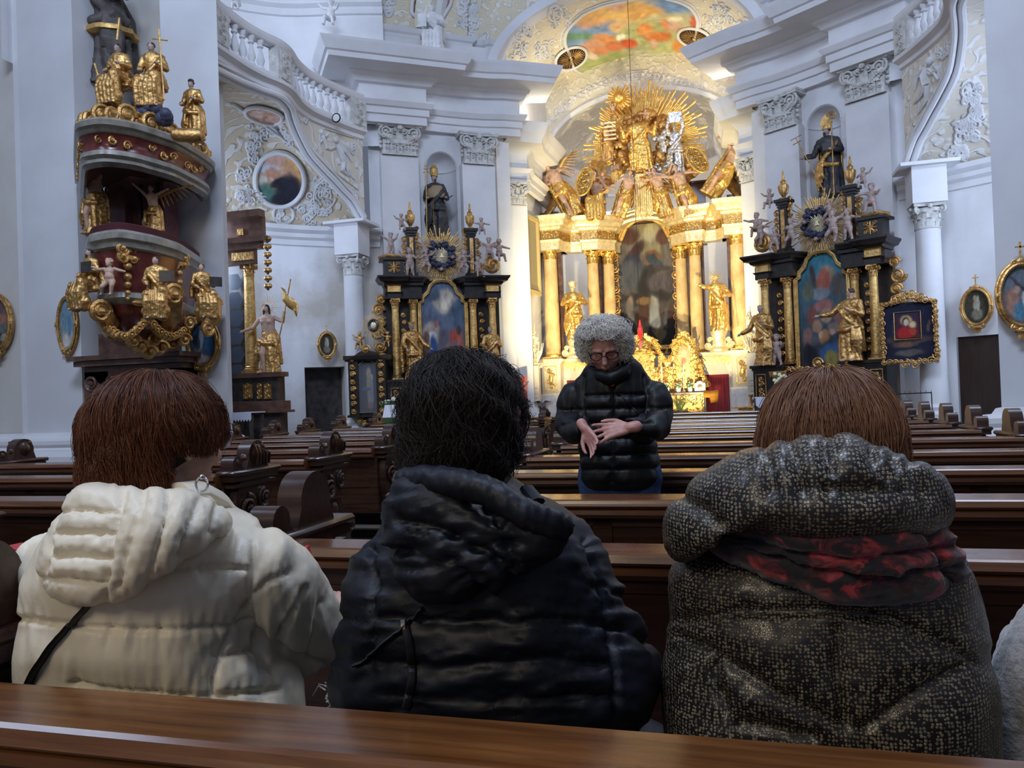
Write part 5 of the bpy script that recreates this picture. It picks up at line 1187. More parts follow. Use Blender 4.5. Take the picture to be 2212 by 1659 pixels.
# right spandrel relief angel
bR = bvh_of(SPN_right); it = []
it += [([(2010, 132)], .075), ([(2005, 145), (2000, 165), (2003, 185)], [.07, .10, .08]), ([(2003, 185), (1992, 205), (1976, 222)], [.08, .06, .03]), ([(2006, 185), (2003, 215), (1985, 245)], [.07, .05, .02]), ([(2008, 150), (2022, 160), (2030, 172)], .035), ([(1998, 150), (2012, 160), (2026, 150)], .035),
       ([(1998, 150), (1985, 165), (1978, 195)], [.05, .08, .02]), ([(2020, 140), (2032, 150), (2030, 170)], [.04, .06, .02])]
for cx_, cy_, n, sp in ((2060, 90, 8, 16), (2040, 110, 8, 14), (1985, 300, 6, 8)):
    for k in range(n): it.append((curl_px(cx_ + R.uniform(-sp, sp), cy_ + R.uniform(-sp, sp), R.uniform(4, 9), 1.3, R.choice((-1, 1)), R.uniform(0, 6)), .02))
strokes('spandrel_relief_right', bR, it, MT['stucco'])
bC2 = bvh_of(CHO_right); it = []
for cx_, cy_, n, sp in ((2090, 280, 14, 24), (2070, 320, 12, 18), (2100, 200, 10, 18), (2110, 240, 8, 14)):
    for k in range(n): it.append((curl_px(cx_ + R.uniform(-sp, sp), cy_ + R.uniform(-sp, sp), R.uniform(7, 16), 1.4, R.choice((-1, 1)), R.uniform(0, 6)), .028))
strokes('chapel_vault_stucco_right', bC2, it, MT['stucco'])
# stucco and painting of the upper wall left of the chancel arch
bU = bvh_of(UPP_left, ACO); it = []
for cx_, cy_, n, sp in ((770, 10, 10, 14), (830, 10, 10, 20), (1010, 40, 16, 20), (1030, 80, 12, 18), (1010, 10, 10, 20)):
    for k in range(n): it.append((curl_px(cx_ + R.uniform(-sp, sp), cy_ + R.uniform(-sp, sp), R.uniform(5, 12), 1.4, R.choice((-1, 1)), R.uniform(0, 6)), .03))
strokes('upper_wall_stucco', bU, it, MT['stucco'])
surf_patch('vault_fresco', 'dark red and brown fresco behind the white seated stucco saint', bvh_of(UPP_left), [(890, 2), (940, -20), (975, -12), (972, 12), (955, 40), (940, 52), (905, 45), (888, 30)], ((.36, .16, .12), (.20, .14, .09)), [(945, 5, 14, 14, (.45, .16, .14)), (925, 25, 14, 12, (.30, .20, .12))], seed=9, off=.05, frame=MT['plaster'], fr=.04)
# ------------------------------------------------------------------ the two side altars
def side_altar(s):
    nm = SN[s]; ex = (.876, .483 if s < 0 else -.483); C = (AX + s * 3.88, 16.55)
    M = Matrix([list(map(float, r)) for r in frame2(C[0], C[1], 0, ex)]); inn = -s            # local x towards the chancel
    A = empty('side_altar', M=M)
    tag(A, 'black and gold %s side altar with painted altarpiece and sunburst' % nm, 'altar')
    col = MT['goldsat']
    for q in (-1, 1):
        altar_column(A, q * 1.06, -.18, 1.72, 3.24, 3.46, .085, col, MT['olddgold']); altar_column(A, q * .66, -.02, 1.74, 3.24, 3.46, .085, col, MT['olddgold'])
        # pedestals
        p = MB(); p.box((q * .98, -.15, 1.25), (.62, .42, .95)); p.box((q * .98, -.15, 1.70), (.72, .52, .06)); p.box((q * .98, -.15, 1.65), (.66, .46, .05)); p.box((q * .98, -.15, .75), (.74, .54, .08)); p.box((q * .98, -.15, .4), (.7, .5, .8))
        p.build('pedestal', MT['ebony'], parent=A)
        o = MB()
        for dx in (-.13, .13): o.box((q * 1.12 + dx * .8, -.375, 1.3), (.015, .02, .5))
        for dz in (-.25, .25): o.box((q * 1.12, -.375, 1.3 + dz), (.22, .02, .015))
        for k in range(4): spiral(o, (q * 1.12, -.37, 1.13 + .11 * k), .055, 1.5, .014, sgn=(-1) ** k)
        for k in range(5): o.prism([(q * .74 + (k - 2.5) * .075, 1.60), (q * .74 + (k - 1.5) * .075, 1.60), (q * .74 + (k - 2) * .075, 1.46)], 0, .02, Matrix.Translation((0, -.40, 0)) @ Matrix.Rotation(PI / 2, 4, 'X'))
        o.lathe([(.02, 1.12), (.08, 1.2), (.10, 1.3), (.06, 1.36), (.12, 1.5), (.14, 1.58)], (q * .74, -.42, 0), 12, lobes=8, lobe_amp=.08); o.build('pedestal_gilding', MT['olddgold'], parent=A)
        # back boards with pilaster strips
        b = MB(); b.box((q * .86, .22, 2.6), (.86, .12, 1.8)); b.box((q * .86, .12, 2.5), (.16, .1, 1.5)); b.build('back_board', MT['ebony'], parent=A)
        o = MB()
        for k in range(8): spiral(o, (q * .86 + .01 * (-1) ** k, .05, 1.95 + .17 * k), .05, 1.5, .016, sgn=(-1) ** k)
        o.build('scroll_panel', MT['olddgold'], parent=A)
        # entablature, broken at the centre
        pth = [(q * 1.30, .25), (q * 1.30, -.34), (q * .86, -.34), (q * .84, -.2), (q * .80, -.2), (q * .52, -.2), (q * .40, .1), (q * .40, .25)]
        e = MB().sweep(pth, [(-.08, 3.46), (-.08, 3.56), (-.06, 3.58), (-.04, 3.6)], side=-q); e.box((q * .87, .02, 3.6), (.8, .36, .26)); e.build('architrave', MT['ebony'], parent=A)
        MB().sweep(pth, [(-.09, 3.60), (-.09, 3.73), (-.05, 3.75)], side=-q).build('frieze', MT['goldsat'], parent=A)
        c = MB().sweep(pth, [(-.08, 3.74), (-.02, 3.76), (0, 3.8), (.08, 3.82), (.09, 3.85), (.13, 3.9), (.13, 3.93), (-.3, 3.945)], side=-q); c.box((q * .86, .02, 3.84), (.84, .5, .19)); c.build('cornice', MT['ebony'], parent=A)
        # ears of gilded scrollwork at the outer edges
        if q == -inn:
            o = MB(); 
            for k, (x, z, r_) in enumerate(((1.34, 3.5, .09), (1.40, 3.25, .13), (1.36, 3.0, .10), (1.42, 2.75, .15), (1.38, 2.45, .12), (1.34, 2.2, .10), (1.38, 1.95, .12))): spiral(o, (q * x, .1, z), r_, 2, .035, sgn=q * (-1) ** k)
            o.build('side_scroll', MT['olddgold'], parent=A)
        # obelisk posts with urns
        t = MB(); t.box((q * .66, -.02, 4.4), (.17, .17, .95)); t.box((q * .66, -.02, 3.98), (.25, .25, .1)); t.box((q * .66, -.02, 4.92), (.24, .24, .05)); t.box((q * .66, -.02, 4.98), (.30, .30, .06)); t.box((q * .66, -.02, 4.86), (.21, .21, .03)); t.build('obelisk', MT['ebony'], parent=A)
        o = MB(); o.box((q * .66, -.11, 4.4), (.08, .02, .8)); o.box((q * .66, -.13, 5.02), (.1, .02, .03))
        for k in range(6): spiral(o, (q * (.66 + .14), -.05, 4.1 + .13 * k), .07, 1.6, .02, sgn=q * (-1) ** k)
        for k in range(5): spiral(o, (q * (.66 - .13), -.05, 4.6 + .1 * k), .05, 1.6, .016, sgn=-q * (-1) ** k)
        o.build('obelisk_gilding', MT['olddgold'], parent=A)
        u = MB(); u.lathe([(.06, 5.01), (.03, 5.06), (.045, 5.09), (.085, 5.16), (.10, 5.26), (.095, 5.30), (.05, 5.33), (.05, 5.35), (.06, 5.37), (.02, 5.42), (.03, 5.46), (.015, 5.52), (.02, 5.55), (.003, 5.60)], (q * .66, -.02, 0), 20, lobes=10, lobe_amp=.07)
        u.build('urn', MT['olddgold'], parent=A)
    q = -inn
    bx = MB(); bx.box((q * 1.06, -.05, 4.12), (.42, .36, .36)); bx.box((q * 1.06, -.05, 3.96), (.48, .42, .04)); bx.box((q * 1.08, -.05, 4.31), (.54, .46, .05)); bx.build('attic_box', MT['ebony'], parent=A)
    o = MB(); 
    for a in range(8): o.tube([(q * 1.06, -.24, 4.13), (q * 1.06 + .12 * math.cos(a * PI / 4), -.245, 4.13 + .12 * math.sin(a * PI / 4))], [.03, .012], 6)
    for a in range(4): spiral(o, (q * 1.06 + .11 * math.cos(a * PI / 2 + .78), -.24, 4.13 + .11 * math.sin(a * PI / 2 + .78)), .04, 1.3, .01)
    o.tube([(q * 1.36, -.1, 4.34), (q * 1.2, -.2, 4.39), (q * .85, -.2, 4.37)], [.05, .045, .03], 8); o.build('attic_gilding', MT['olddgold'], parent=A)
    # volute on the inner side
    q = inn; vo = MB(); spiral(vo, (q * 1.12, -.1, 4.2), .17, 2, .05, sgn=q, start=PI / 2); vo.tube([(q * .8, -.05, 3.95), (q * .9, -.1, 4.15), (q * 1.08, -.1, 4.34)], [.06, .05, .04], 8); vo.build('attic_volute', MT['olddgold'], parent=A)
    # altarpiece
    w_, h_ = .98, 2.22; Mp = Matrix.Translation((0, .1, 1.62 + h_ / 2))
    if s < 0:
        bl = [(.55, .82, .26, .12, (.66, .58, .48)), (.60, .80, .14, .06, (.85, .78, .62)), (.25, .9, .2, .1, (.10, .14, .20)), (.85, .7, .2, .14, (.10, .15, .22)), (.25, .5, .20, .12, (.46, .42, .36)), (.26, .47, .09, .05, (.72, .70, .70)), (.25, .54, .04, .025, (.55, .34, .25)), (.27, .36, .08, .11, (.05, .12, .34)), (.2, .24, .12, .08, (.05, .13, .36)), (.12, .46, .06, .06, (.22, .12, .10)), (.08, .33, .07, .12, (.16, .08, .06)),
              (.74, .46, .10, .06, (.50, .10, .07)), (.88, .42, .08, .09, (.46, .14, .10)), (.85, .52, .06, .05, (.10, .07, .06)), (.60, .36, .10, .07, (.30, .20, .16)), (.62, .24, .10, .10, (.62, .58, .54)), (.72, .14, .2, .10, (.52, .34, .16)), (.92, .28, .07, .06, (.60, .50, .46)), (.9, .16, .08, .08, (.20, .05, .05)), (.45, .3, .07, .07, (.14, .15, .18)), (.25, .12, .25, .03, (.30, .32, .36)), (.35, .6, .05, .04, (.40, .14, .12)), (.5, .45, .1, .1, (.14, .13, .16))]
        base = ((.14, .20, .32), (.17, .15, .16))
    else:
        bl = [(.5, .9, .5, .1, (.07, .26, .34)), (.62, .82, .14, .08, (.45, .30, .22)), (.52, .76, .14, .10, (.46, .15, .10)), (.3, .82, .06, .10, (.10, .08, .07), .4), (.45, .66, .18, .06, (.30, .34, .38)), (.2, .68, .12, .08, (.16, .18, .12)), (.82, .72, .16, .12, (.13, .12, .11)), (.5, .54, .2, .06, (.40, .18, .16)), (.25, .48, .1, .08, (.26, .10, .08)), (.55, .46, .1, .06, (.44, .30, .18)), (.8, .46, .1, .07, (.32, .14, .12)), (.35, .38, .1, .06, (.42, .26, .16)), (.7, .36, .12, .05, (.30, .22, .18)),
              (.16, .28, .10, .10, (.32, .18, .16)), (.5, .28, .12, .06, (.46, .26, .12)), (.3, .26, .08, .05, (.12, .12, .14)), (.75, .24, .1, .07, (.10, .14, .22)), (.6, .14, .2, .08, (.06, .14, .30)), (.2, .12, .16, .10, (.03, .03, .04)), (.62, .09, .12, .07, (.34, .28, .08)), (.85, .12, .1, .08, (.07, .16, .28)), (.42, .3, .05, .03, (.65, .40, .28)), (.66, .32, .05, .03, (.6, .38, .28))]
        base = ((.08, .20, .26), (.06, .05, .055))
    picture(A, 'altarpiece', w_, h_, Mp, base, bl, 'arch', 11 + s, 80, dim=.8)
    fr = MB(); z0, z1 = 1.60, 3.86; hw = .50
    pp = [(-hw, z0), (-hw, 3.38), (-hw * .86, 3.42), (-hw * .84, 3.52), (-hw * .62, 3.62), (-hw * .52, 3.76), (-hw * .3, 3.86), (0, 3.88)]; pp = pp + [(-a, b) for a, b in pp[::-1][1:]] + [pp[0]]
    fr.tube([(a, .04, b) for a, b in pp], .028, 8); fr.tube([(a * 1.07, .02, b + (.02 if b > 2 else 0)) for a, b in pp], .026, 8); fr.build('altarpiece_frame', MT['goldsat'], parent=A)
    MB().box((0, .2, 2.7), (1.2, .1, 2.4)).build('altarpiece_backing', MT['ebony'], parent=A)
    # predella and mensa
    p = MB(); p.box((0, -.05, 1.32), (1.3, .3, .6)); p.box((0, -.3, .5), (2.1, .9, 1.0)); p.box((0, -.3, 1.03), (2.2, 1.0, .07)); p.box((0, -.4, .07), (2.9, 1.6, .14)); p.build('predella_and_table', MT['brownmarble'], parent=A)
    o = MB()
    if s > 0:
        for k in range(13): x = -.62 + .1 * k; spiral(o, (x, -.25, 1.62 + .02 * math.sin(k)), .06, 1.6, .018, sgn=(-1) ** k)
        for k in range(5): spiral(o, (.62, -.25, 1.2 + .1 * k), .06, 1.6, .018, sgn=(-1) ** k)
        spiral(o, (0, -.27, 1.72), .1, 1.8, .025); o.ball((0, -.27, 1.72), .06, 8, 6); o.ball((.6, -.28, 1.66), (.09, .04, .12), 8, 6)
        o.build('predella_gilding', MT['olddgold'], parent=A)
        picture(A, 'predella_picture', 1.1, .42, Matrix.Translation((0, -.215, 1.36)), ((.10, .05, .05), (.10, .04, .04)), [(.35, .55, .15, .15, (.16, .10, .10)), (.78, .5, .12, .2, (.28, .05, .05)), (.15, .4, .1, .2, (.09, .08, .09))], 'rect', 5, 30)
    # sunburst with a ring of blue clouds, heads and the triangle
    g = MB(); rays(g, (0, .12, 4.42), .22, .72, 78, th=.012, seed=8 + s, jit=.3, wid=.022); rays(g, (0, .06, 4.42), .22, .60, 60, th=.012, seed=18 + s, jit=.3, wid=.02); g.build('sunburst', MT['goldsat'], parent=A)
    c = MB(); clouds(c, [(.25 * math.cos(t), 0, 4.42 + .27 * math.sin(t)) for t in np.linspace(0, 2 * PI, 13)], seed=4, r=.065); c.lathe([(0, 0), (.24, 0), (.24, .02)], (0, 0, 0), 24, Matrix.Translation((0, .05, 4.42)) @ Matrix.Rotation(PI / 2, 4, 'X')); c.build('cloud_ring', mats_cloud, parent=A)
    g = MB(); rays(g, (0, -.02, 4.42), .04, .22, 32, th=.008, seed=5, jit=.3, wid=.012); g.prism([(-.05, -.035), (.05, -.035), (0, .06)], 0, .02, Matrix.Translation((0, -.03, 4.42)) @ Matrix.Rotation(PI / 2, 4, 'X')); g.build('triangle_glory', MT['palegold'], parent=A)
    for k, (dx, dz) in enumerate(((0, .30), (-.02, -.30), (.24, -.04), (-.24, .06))):
        h = MB(); h.ball((dx, -.08, 4.42 + dz), .045, 10, 8); h.ball((dx, -.11, 4.40 + dz), .02, 6, 4)
        for w2 in (-1, 1): h.tube([(dx + w2 * .03, -.07, 4.40 + dz), (dx + w2 * .08, -.08, 4.43 + dz), (dx + w2 * .12, -.06, 4.40 + dz)], [.02, .02, .006], 6, flat=.5)
        h.build('winged_head', MT['greyflesh'], parent=A)
    # statues
    L = lambda x, y, z: tuple(M @ Vector((x, y, z)))
    rz = math.atan2(ex[1], ex[0])
    gs = MT['olddgold']
    if s < 0:
        def mk(K_, root): pass
        figure('statue', 'gilded crowned woman statue left of the blue altarpiece on the left side altar', 'statue', L(-.74, -.42, 1.72), 1.22, rz + .3, gs, MT['greyflesh'], MT['olddgold'], face=(.8, -.6), seed=21, arms=(((-.19, -.03, .64), (-.16, -.14, .5)), ((.18, -.06, .62), (.30, -.12, .52))), hatf=lambda root, K, c: MB().lathe([(.05, .03), (.06, .07), (.04, .06)], tuple(c), 10, K).build('crown', MT['goldsat'], parent=root))
        figure('statue', 'gilded veiled statue right of the altarpiece on the left side altar, beside the dark-haired head', 'statue', L(.95, -.5, 1.72), 1.10, rz - .1, gs, MT['greyflesh'], MT['olddgold'], face=(-.5, -.8), seed=22)
    else:
        figure('statue', 'gilded statue reaching out one hand at the far left of the right side altar', 'statue', L(-1.0, -.45, 1.72), 1.22, rz, gs, MT['greyflesh'], MT['olddgold'], seed=23, arms=(((-.20, -.06, .6), (-.36, -.12, .52)), ((.18, -.05, .62), (.08, -.15, .66))))
        figure('statue', 'gilded woman statue pointing left beside the gold column of the right side altar', 'statue', L(.74, -.5, 1.72), 1.34, rz - .1, gs, MT['flesh'], MT['brownwood'], face=(-.9, -.5), seed=24, arms=(((-.22, -.08, .66), (-.42, -.14, .64)), ((.17, -.03, .62), (.04, -.16, .70))), sway=-.04)
        putto('nude cherub standing at the feet of the far left statue of the right side altar', L(-.72, -.45, 1.72), .62, rz, MT['greyflesh'], seed=3)
    gp = 'cherubs of the %s side altar' % nm
    if s < 0: T = [(-1.1, -.1, 4.36, .55, 'cherub raising both arms on the gilded box, outer left of the left side altar', (((-.2, -.02, .74), (-.36, -.06, .86)), ((.2, -.02, .74), (.28, -.04, .92))), 0, 0), (-.86, -.1, 4.90, .42, 'cherub perched beside the left urn of the left side altar', None, 1, 0), (-.72, -.22, 3.95, .62, 'cherub standing at the foot of the left black post, left side altar', None, 0, 0),
        (-.38, -.28, 4.0, .55, 'cherub climbing towards the left of the sunburst, left side altar', None, 2, 0), (-.40, -.28, 4.34, .36, 'upper small cherub leaning on the left of the blue clouds, left side altar', None, 2, 1), (.44, -.28, 3.98, .54, 'cherub at the right of the sunburst, left side altar', None, 2, 0), (.90, -.1, 4.82, .44, 'cherub flying beside the right urn of the left side altar', None, 1, 0), (.74, -.35, 3.84, .52, 'cherub sliding down over the right cornice of the left side altar', None, 1, 0),
        (1.02, -.25, 4.22, .58, 'winged cherub riding the inner volute, left side altar', None, 1, 1), (1.28, -.1, 4.22, .58, 'cherub looking away at the inner end of the left side altar', None, 1, 0)]
    else: T = [(1.06, -.1, 4.36, .62, 'cherub sitting on the gilded box, outer right of the right side altar', (((-.22, -.1, .7), (-.4, -.16, .66)), ((.2, -.12, .62), (.3, -.2, .7))), 1, 0), (.92, -.1, 4.86, .44, 'cherub hovering beside the taller right urn, right side altar', None, 1, 0), (.66, -.24, 3.98, .60, 'cherub standing against the right black post, right side altar', None, 0, 0), (.40, -.28, 3.95, .66, 'cherub climbing on the right of the sunburst, right side altar', None, 2, 0), (.34, -.28, 4.36, .44, 'upper cherub leaning into the clouds, right side altar', None, 2, 0),
        (-.42, -.28, 4.0, .58, 'cherub left of the sunburst, right side altar', None, 2, 0), (-.92, -.1, 4.82, .46, 'cherub flying beside the left urn, right side altar', None, 1, 0), (-.72, -.35, 3.92, .52, 'cherub seated at the foot of the left black post, right side altar', None, 1, 0), (-1.04, -.3, 4.12, .55, 'winged cherub on the inner volute, right side altar', None, 2, 1), (-1.22, -.1, 4.28, .58, 'cherub seated highest on the inner volute, right side altar', None, 1, 0)]
    for k, (x, y, z, h, lab, ar, lg, wg) in enumerate(T): putto(lab, L(x, y, z), h, rz + .2 * math.sin(k * 3), MT['greyflesh'], arms=ar, legs=lg, wings=bool(wg), seed=40 + k + 20 * s, group=gp)
    return A, M, rz
mats_cloud = mat('dark_blue_clouds', (.045, .05, .09), .6)
SA = {s: side_altar(s) for s in (-1, 1)}
# niche statues
b, hh = pbase(945, 512, 372, 17.35)
def tiara(root, K, c):
    m = MB(); m.lathe([(.052, .03), (.062, .06), (.064, .11), (.058, .15), (.040, .19), (.012, .21), (.012, .23), (.002, .235)], tuple(c), 14, K)
    for z in (.06, .10, .145): m.lathe([(.058, z), (.066, z + .006), (.058, z + .012)], tuple(c), 14, K)
    m.build('tiara', MT['goldsat'], parent=root)
def popes(root, K):
    m = MB(); m.tube([(-.16, -.2, 0), (-.14, -.16, 1.12)], .008, 6, K)
    for z, w_ in ((.98, .05), (1.03, .04), (1.08, .025)): m.tube([(-.14 - w_, -.16, z), (-.14 + w_, -.16, z)], .007, 5, K)
    m.build('cross_staff', MT['goldsat'], parent=root)
    m = MB(); m.add([(.10, -.22, .58), (.17, -.24, .55), (.25, -.22, .60), (.11, -.16, .60), (.18, -.17, .57), (.26, -.16, .62)], [(0, 1, 4, 3), (1, 2, 5, 4)], K, False); m.build('book', MT['ebony'], parent=root, mods=[('SOLIDIFY', dict(thickness=.02))])
    m = MB(); m.lathe([(.15, .60), (.165, .64), (.15, .72), (.12, .79), (.06, .85)], (0, 0, 0), 20, K, sy=.75, lobes=7, lobe_amp=.03); m.build('cape', mat('tan_cape_paint', (.34, .24, .14), .6), parent=root)
    m = MB(); m.tube([(-.045, -.14, .12), (-.05, -.155, .35), (-.04, -.13, .62)], [.035, .018, .012], 6, K, flat=.3); m.build('stole', MT['goldsat'], parent=root)
figure('statue', 'black-robed pope statue with tall gold tiara and cross staff in the left wall niche', 'statue', tuple(b), hh / 1.02, .35, MT['robe_black'], MT['greyflesh'], MT['brownwood'], hatf=tiara, extra=popes, seed=31, beard=True, face=(.4, -.9), fat=1.05, arms=(((-.17, -.02, .62), (-.13, -.17, .58)), ((.17, -.04, .60), (.16, -.2, .57))))
b, hh = pbase(1795, 424, 268, 17.25)
def mitre(root, K, c):
    m = MB()
    for y, sg in ((-.03, 1), (.035, -1)):
        m.prism([(-.06, .0), (.06, .0), (.07, .08), (.045, .15), (0, .20), (-.045, .15), (-.07, .08)], -.01, .01, K @ Matrix.Translation((c[0], c[1] + y, c[2] + .03)) @ Matrix.Rotation(PI / 2 + sg * .12, 4, 'X'))
    m.lathe([(.058, .02), (.062, .05), (.05, .08)], tuple(c), 12, K); m.build('mitre', MT['goldsat'], parent=root)
def bish(root, K):
    m = MB(); m.tube([(.08, -.2, .0), (.08, -.19, 1.0)], .009, 6, K); spiral(m, (.09, -.19, 1.07), .06, 1.8, .012, M=K, sgn=-1, start=PI); m.ball((.08, -.19, .99), .018, 6, 4, K); m.build('crozier', MT['olddgold'], parent=root)
    m = MB(); m.tube([(-.03, -.22, .0), (-.40, -.22, .86)], .008, 6, K); m.tube([(-.44, -.22, .76), (-.33, -.22, .80)], .007, 5, K); m.tube([(-.47, -.22, .83), (-.32, -.22, .88)], .006, 5, K); m.build('processional_staff', MT['olddgold'], parent=root)
    m = MB(); m.box((.03, -.17, .66), (.16, .04, .10), K); m.build('book', MT['ebony'], parent=root)
    m = MB(); m.lathe([(.18, .18), (.17, .4), (.165, .6), (.15, .74), (.07, .85)], (0, .03, 0), 20, K, sy=.7, arc=(-.3, PI + .3), lobes=5, lobe_amp=.04); m.build('cope', MT['goldsat'], parent=root, mods=[('SOLIDIFY', dict(thickness=.02))])
figure('statue', 'bearded bishop statue with gold mitre and crozier in the right wall niche', 'statue', tuple(b), hh / 1.02, -.3, MT['robe_black'], MT['greyflesh'], MT['brownwood'], mantle=MT['olddgold'], hatf=mitre, extra=bish, seed=32, beard=True, face=(-.5, -.8), fat=1.1, arms=(((-.20, -.04, .60), (-.33, -.18, .56)), ((.17, -.06, .62), (.05, -.2, .62))))
# white stucco saint high beside the arch, and stucco cherubs on the gallery
b, hh = pbase(940, 132, 2, 16.9)
figure('statue', 'white stucco saint with a tablet seated high beside the chancel arch', 'statue', tuple(b), hh, .2, MT['stucco'], MT['stucco'], MT['stucco'], sit=True, seed=33, extra=lambda root, K: MB().box((-.16, -.2, .6), (.14, .04, .22), K).build('tablet', MT['stucco'], parent=root))
for px_, yb, yt, Y, lab in ((717, 68, -5, 15.6, 'white stucco cherub sitting on the cornice above the left gallery'), (515, 30, -20, 13.0, 'white stucco cherub at the top above the left gallery rail')):
    b, hh = pbase(px_, yb, yt, Y); putto(lab, tuple(b), hh, 0, MT['stucco'], seed=60 + px_, legs=1, hair=MT['stucco'])
# ------------------------------------------------------------------ pulpit on the left pillar
PU = empty('pulpit', (0, 0, 0)); tag(PU, 'red marble pulpit with gilded carving and domed sounding board on the left pillar', 'pulpit')
CAN = smooth_path([(-9.75, 10.2), (-8.9, 9.3), (-7.82, 8.2), (-7.78, 8.15), (-7.36, 8.12), (-7.12, 8.42), (-7.0, 9.1), (-7.12, 9.8), (-7.24, 10.25), (-7.45, 10.5)], 60)
PAR = smooth_path([(-9.3, 9.9), (-8.4, 8.9), (-7.5, 8.02), (-7.45, 7.99), (-6.94, 7.9), (-6.84, 8.4), (-6.9, 8.95), (-7.28, 9.86), (-7.5, 10.3), (-7.8, 10.4)], 60)
def ring_at(path, c, k, z): return [(c[0] + (x - c[0]) * k, c[1] + (y - c[1]) * k, z) for x, y in path]
CC = (-8.25, 9.65)
def shell(path, prof, c=CC, lock=None): return [ring_at(path, c, k, z) for k, z in prof]
m = MB(); m.grid(shell(CAN, [(.80, 4.96), (.97, 4.94), (1.0, 4.9), (.99, 4.84), (.96, 4.82), (.95, 4.79), (.93, 4.77)])); m.grid(shell(CAN, [(.89, 4.58), (.92, 4.56), (.93, 4.5), (.90, 4.46), (.90, 4.42), (.84, 4.38), (.80, 4.40)]))
cn = m.build('canopy_moulding', MT['greymarble'], parent=PU)
MB().grid(shell(CAN, [(.93, 4.78), (.89, 4.70), (.88, 4.62), (.89, 4.57)])).build('canopy', MT['redmarble'], parent=PU)
MB().grid(shell(CAN, [(.81, 4.40), (.74, 4.50), (.5, 4.62), (.0, 4.66)])).build('canopy_underside', MT['brownmarble'], parent=PU)
MB().grid(shell(CAN, [(.82, 4.95), (.6, 5.02), (.0, 5.05)])).build('canopy_top', MT['darkmarble'], parent=PU)
g = MB()
for k in range(6, 56, 2):
    x, y = CAN[k]; q = ring_at([(x, y)], CC, .90, 4.68 + .03 * math.sin(k))[0]
    if k % 8 < 5: spiral(g, q, .055, 1.5, .016, ex=(.3, .9, 0), ez=(0, 0, 1), sgn=(-1) ** (k // 2))
R = random.Random(9)
for k in range(24, 58, 2):
    x, y = CAN[k]; q = ring_at([(x, y)], CC, .88 - .1 * R.random(), 5.02 + .06 * R.random())[0]
    spiral(g, q, .10 + .05 * R.random(), 1.8, .035, ex=(.3, .9, 0), ez=(0, 0, 1), sgn=(-1) ** (k // 2))
for a, b in (((240, 245), .13), ((290, 250), .13), ((405, 292), .09)):
    p0 = np.array(aY(a[0], a[1], 8.9)); g.cap(p0 - np.array((.11, .05, .0)), p0 + np.array((.11, .05, 0)), b, b, 14)
g.build('canopy_gilding', MT['olddgold'], parent=PU)
m = MB(); clouds(m, [aY(x, y, 8.9) for x, y in ((300, 225), (325, 240), (350, 255), (312, 245))], seed=2, r=.09); m.build('dark_clouds', mats_cloud, parent=PU)
CB = (-7.98, 9.35)
m = MB(); m.grid(shell(PAR, [(.88, 3.46), (.97, 3.47), (1.0, 3.43), (1.0, 3.36), (.97, 3.33), (.96, 3.27), (.93, 3.25)], CB)); m.grid(shell(PAR, [(.80, 2.76), (.86, 2.74), (.87, 2.68), (.83, 2.62), (.78, 2.60)], CB)); m.build('parapet_moulding', MT['greymarble'], parent=PU)
MB().grid(shell(PAR, [(.93, 3.26), (.90, 3.15), (.86, 2.95), (.82, 2.76)], CB)).build('parapet', MT['redmarble'], parent=PU)
MB().grid(shell(PAR, [(.93, 3.46), (.93, 3.56), (.90, 3.58), (.86, 3.5)], CB)).build('parapet_cushion', mat('dark_red_cushion', (.06, .005, .01), .8), parent=PU)
MB().grid(shell(PAR, [(.80, 2.62), (.76, 2.5), (.62, 2.36), (.42, 2.26), (.22, 2.2), (.0, 2.12)], CB)).build('bowl', MT['redmarble'], parent=PU)
g = MB()
def on_par(px_, py_, k=.9, Yg=8.2):      # a point on the parapet skin below a given photo column
    best = min(((abs(toPx(np.array(q))[0] - px_), q) for q in ring_at(PAR[12:], CB, k, 3)), key=lambda t: t[0])[1]
    return np.array(aY(px_, py_, best[1]))
for px_, ys in ((276, (540, 556, 575, 598, 615, 632, 645)), (387, (556, 570, 590, 610, 628, 642))):
    for i, y in enumerate(ys):
        q = on_par(px_, y); r_ = (.10, .085, .05, .05, .045, .035, .025)[i]
        if i < 2:
            for sg in (-1, 1): spiral(g, tuple(q + np.array((.0, sg * .09, 0))), r_ * .8, 1.8, .025, ex=(.2, .95, 0), sgn=sg)
            g.box(tuple(q), (.06, .26, .05))
        else: g.ball(q, r_, 10, 8)
for t in np.linspace(0, 1, 26):      # garland round the bowl
    x = 215 + 200 * t; y = 688 + 40 * abs(math.sin(2.0 * PI * t)) ; q = on_par(x, y, .82)
    g.ball(q, .055, 8, 6); g.ball(q + np.array((.03, .02, .03)), .035, 6, 4); spiral(g, tuple(q + np.array((.05, -.02, 0))), .05, 1.4, .015, ex=(.2, .95, 0))
for x, y0, y1 in ((205, 676, 722), (362, 640, 722), (450, 660, 715)):
    a = on_par(x, y0, .95); b = on_par(x - (10 if x > 300 else -30), y1, .6); g.tube([a + np.array((.1, 0, .02)), (a + b) / 2 + np.array((.14, -.05, 0)), b], [.11, .13, .06], 10); spiral(g, tuple(a + np.array((.12, -.05, .0))), .13, 2, .04, ex=(.3, .9, 0), sgn=1); spiral(g, tuple(b + np.array((.08, -.02, .02))), .09, 2, .03, ex=(.3, .9, 0), sgn=-1)
for x, y in ((300, 750), (320, 762), (345, 752), (330, 735), (370, 742), (390, 720), (405, 700), (395, 735), (285, 738)): q = on_par(x, y, .5); g.ball(q, .09, 9, 7); spiral(g, tuple(q + np.array((.07, -.05, 0))), .09, 1.6, .028, ex=(.4, .9, 0))
for x in (225, 300, 345): q = on_par(x, 655, .9); g.ball(q, (.05, .12, .04), 8, 6)
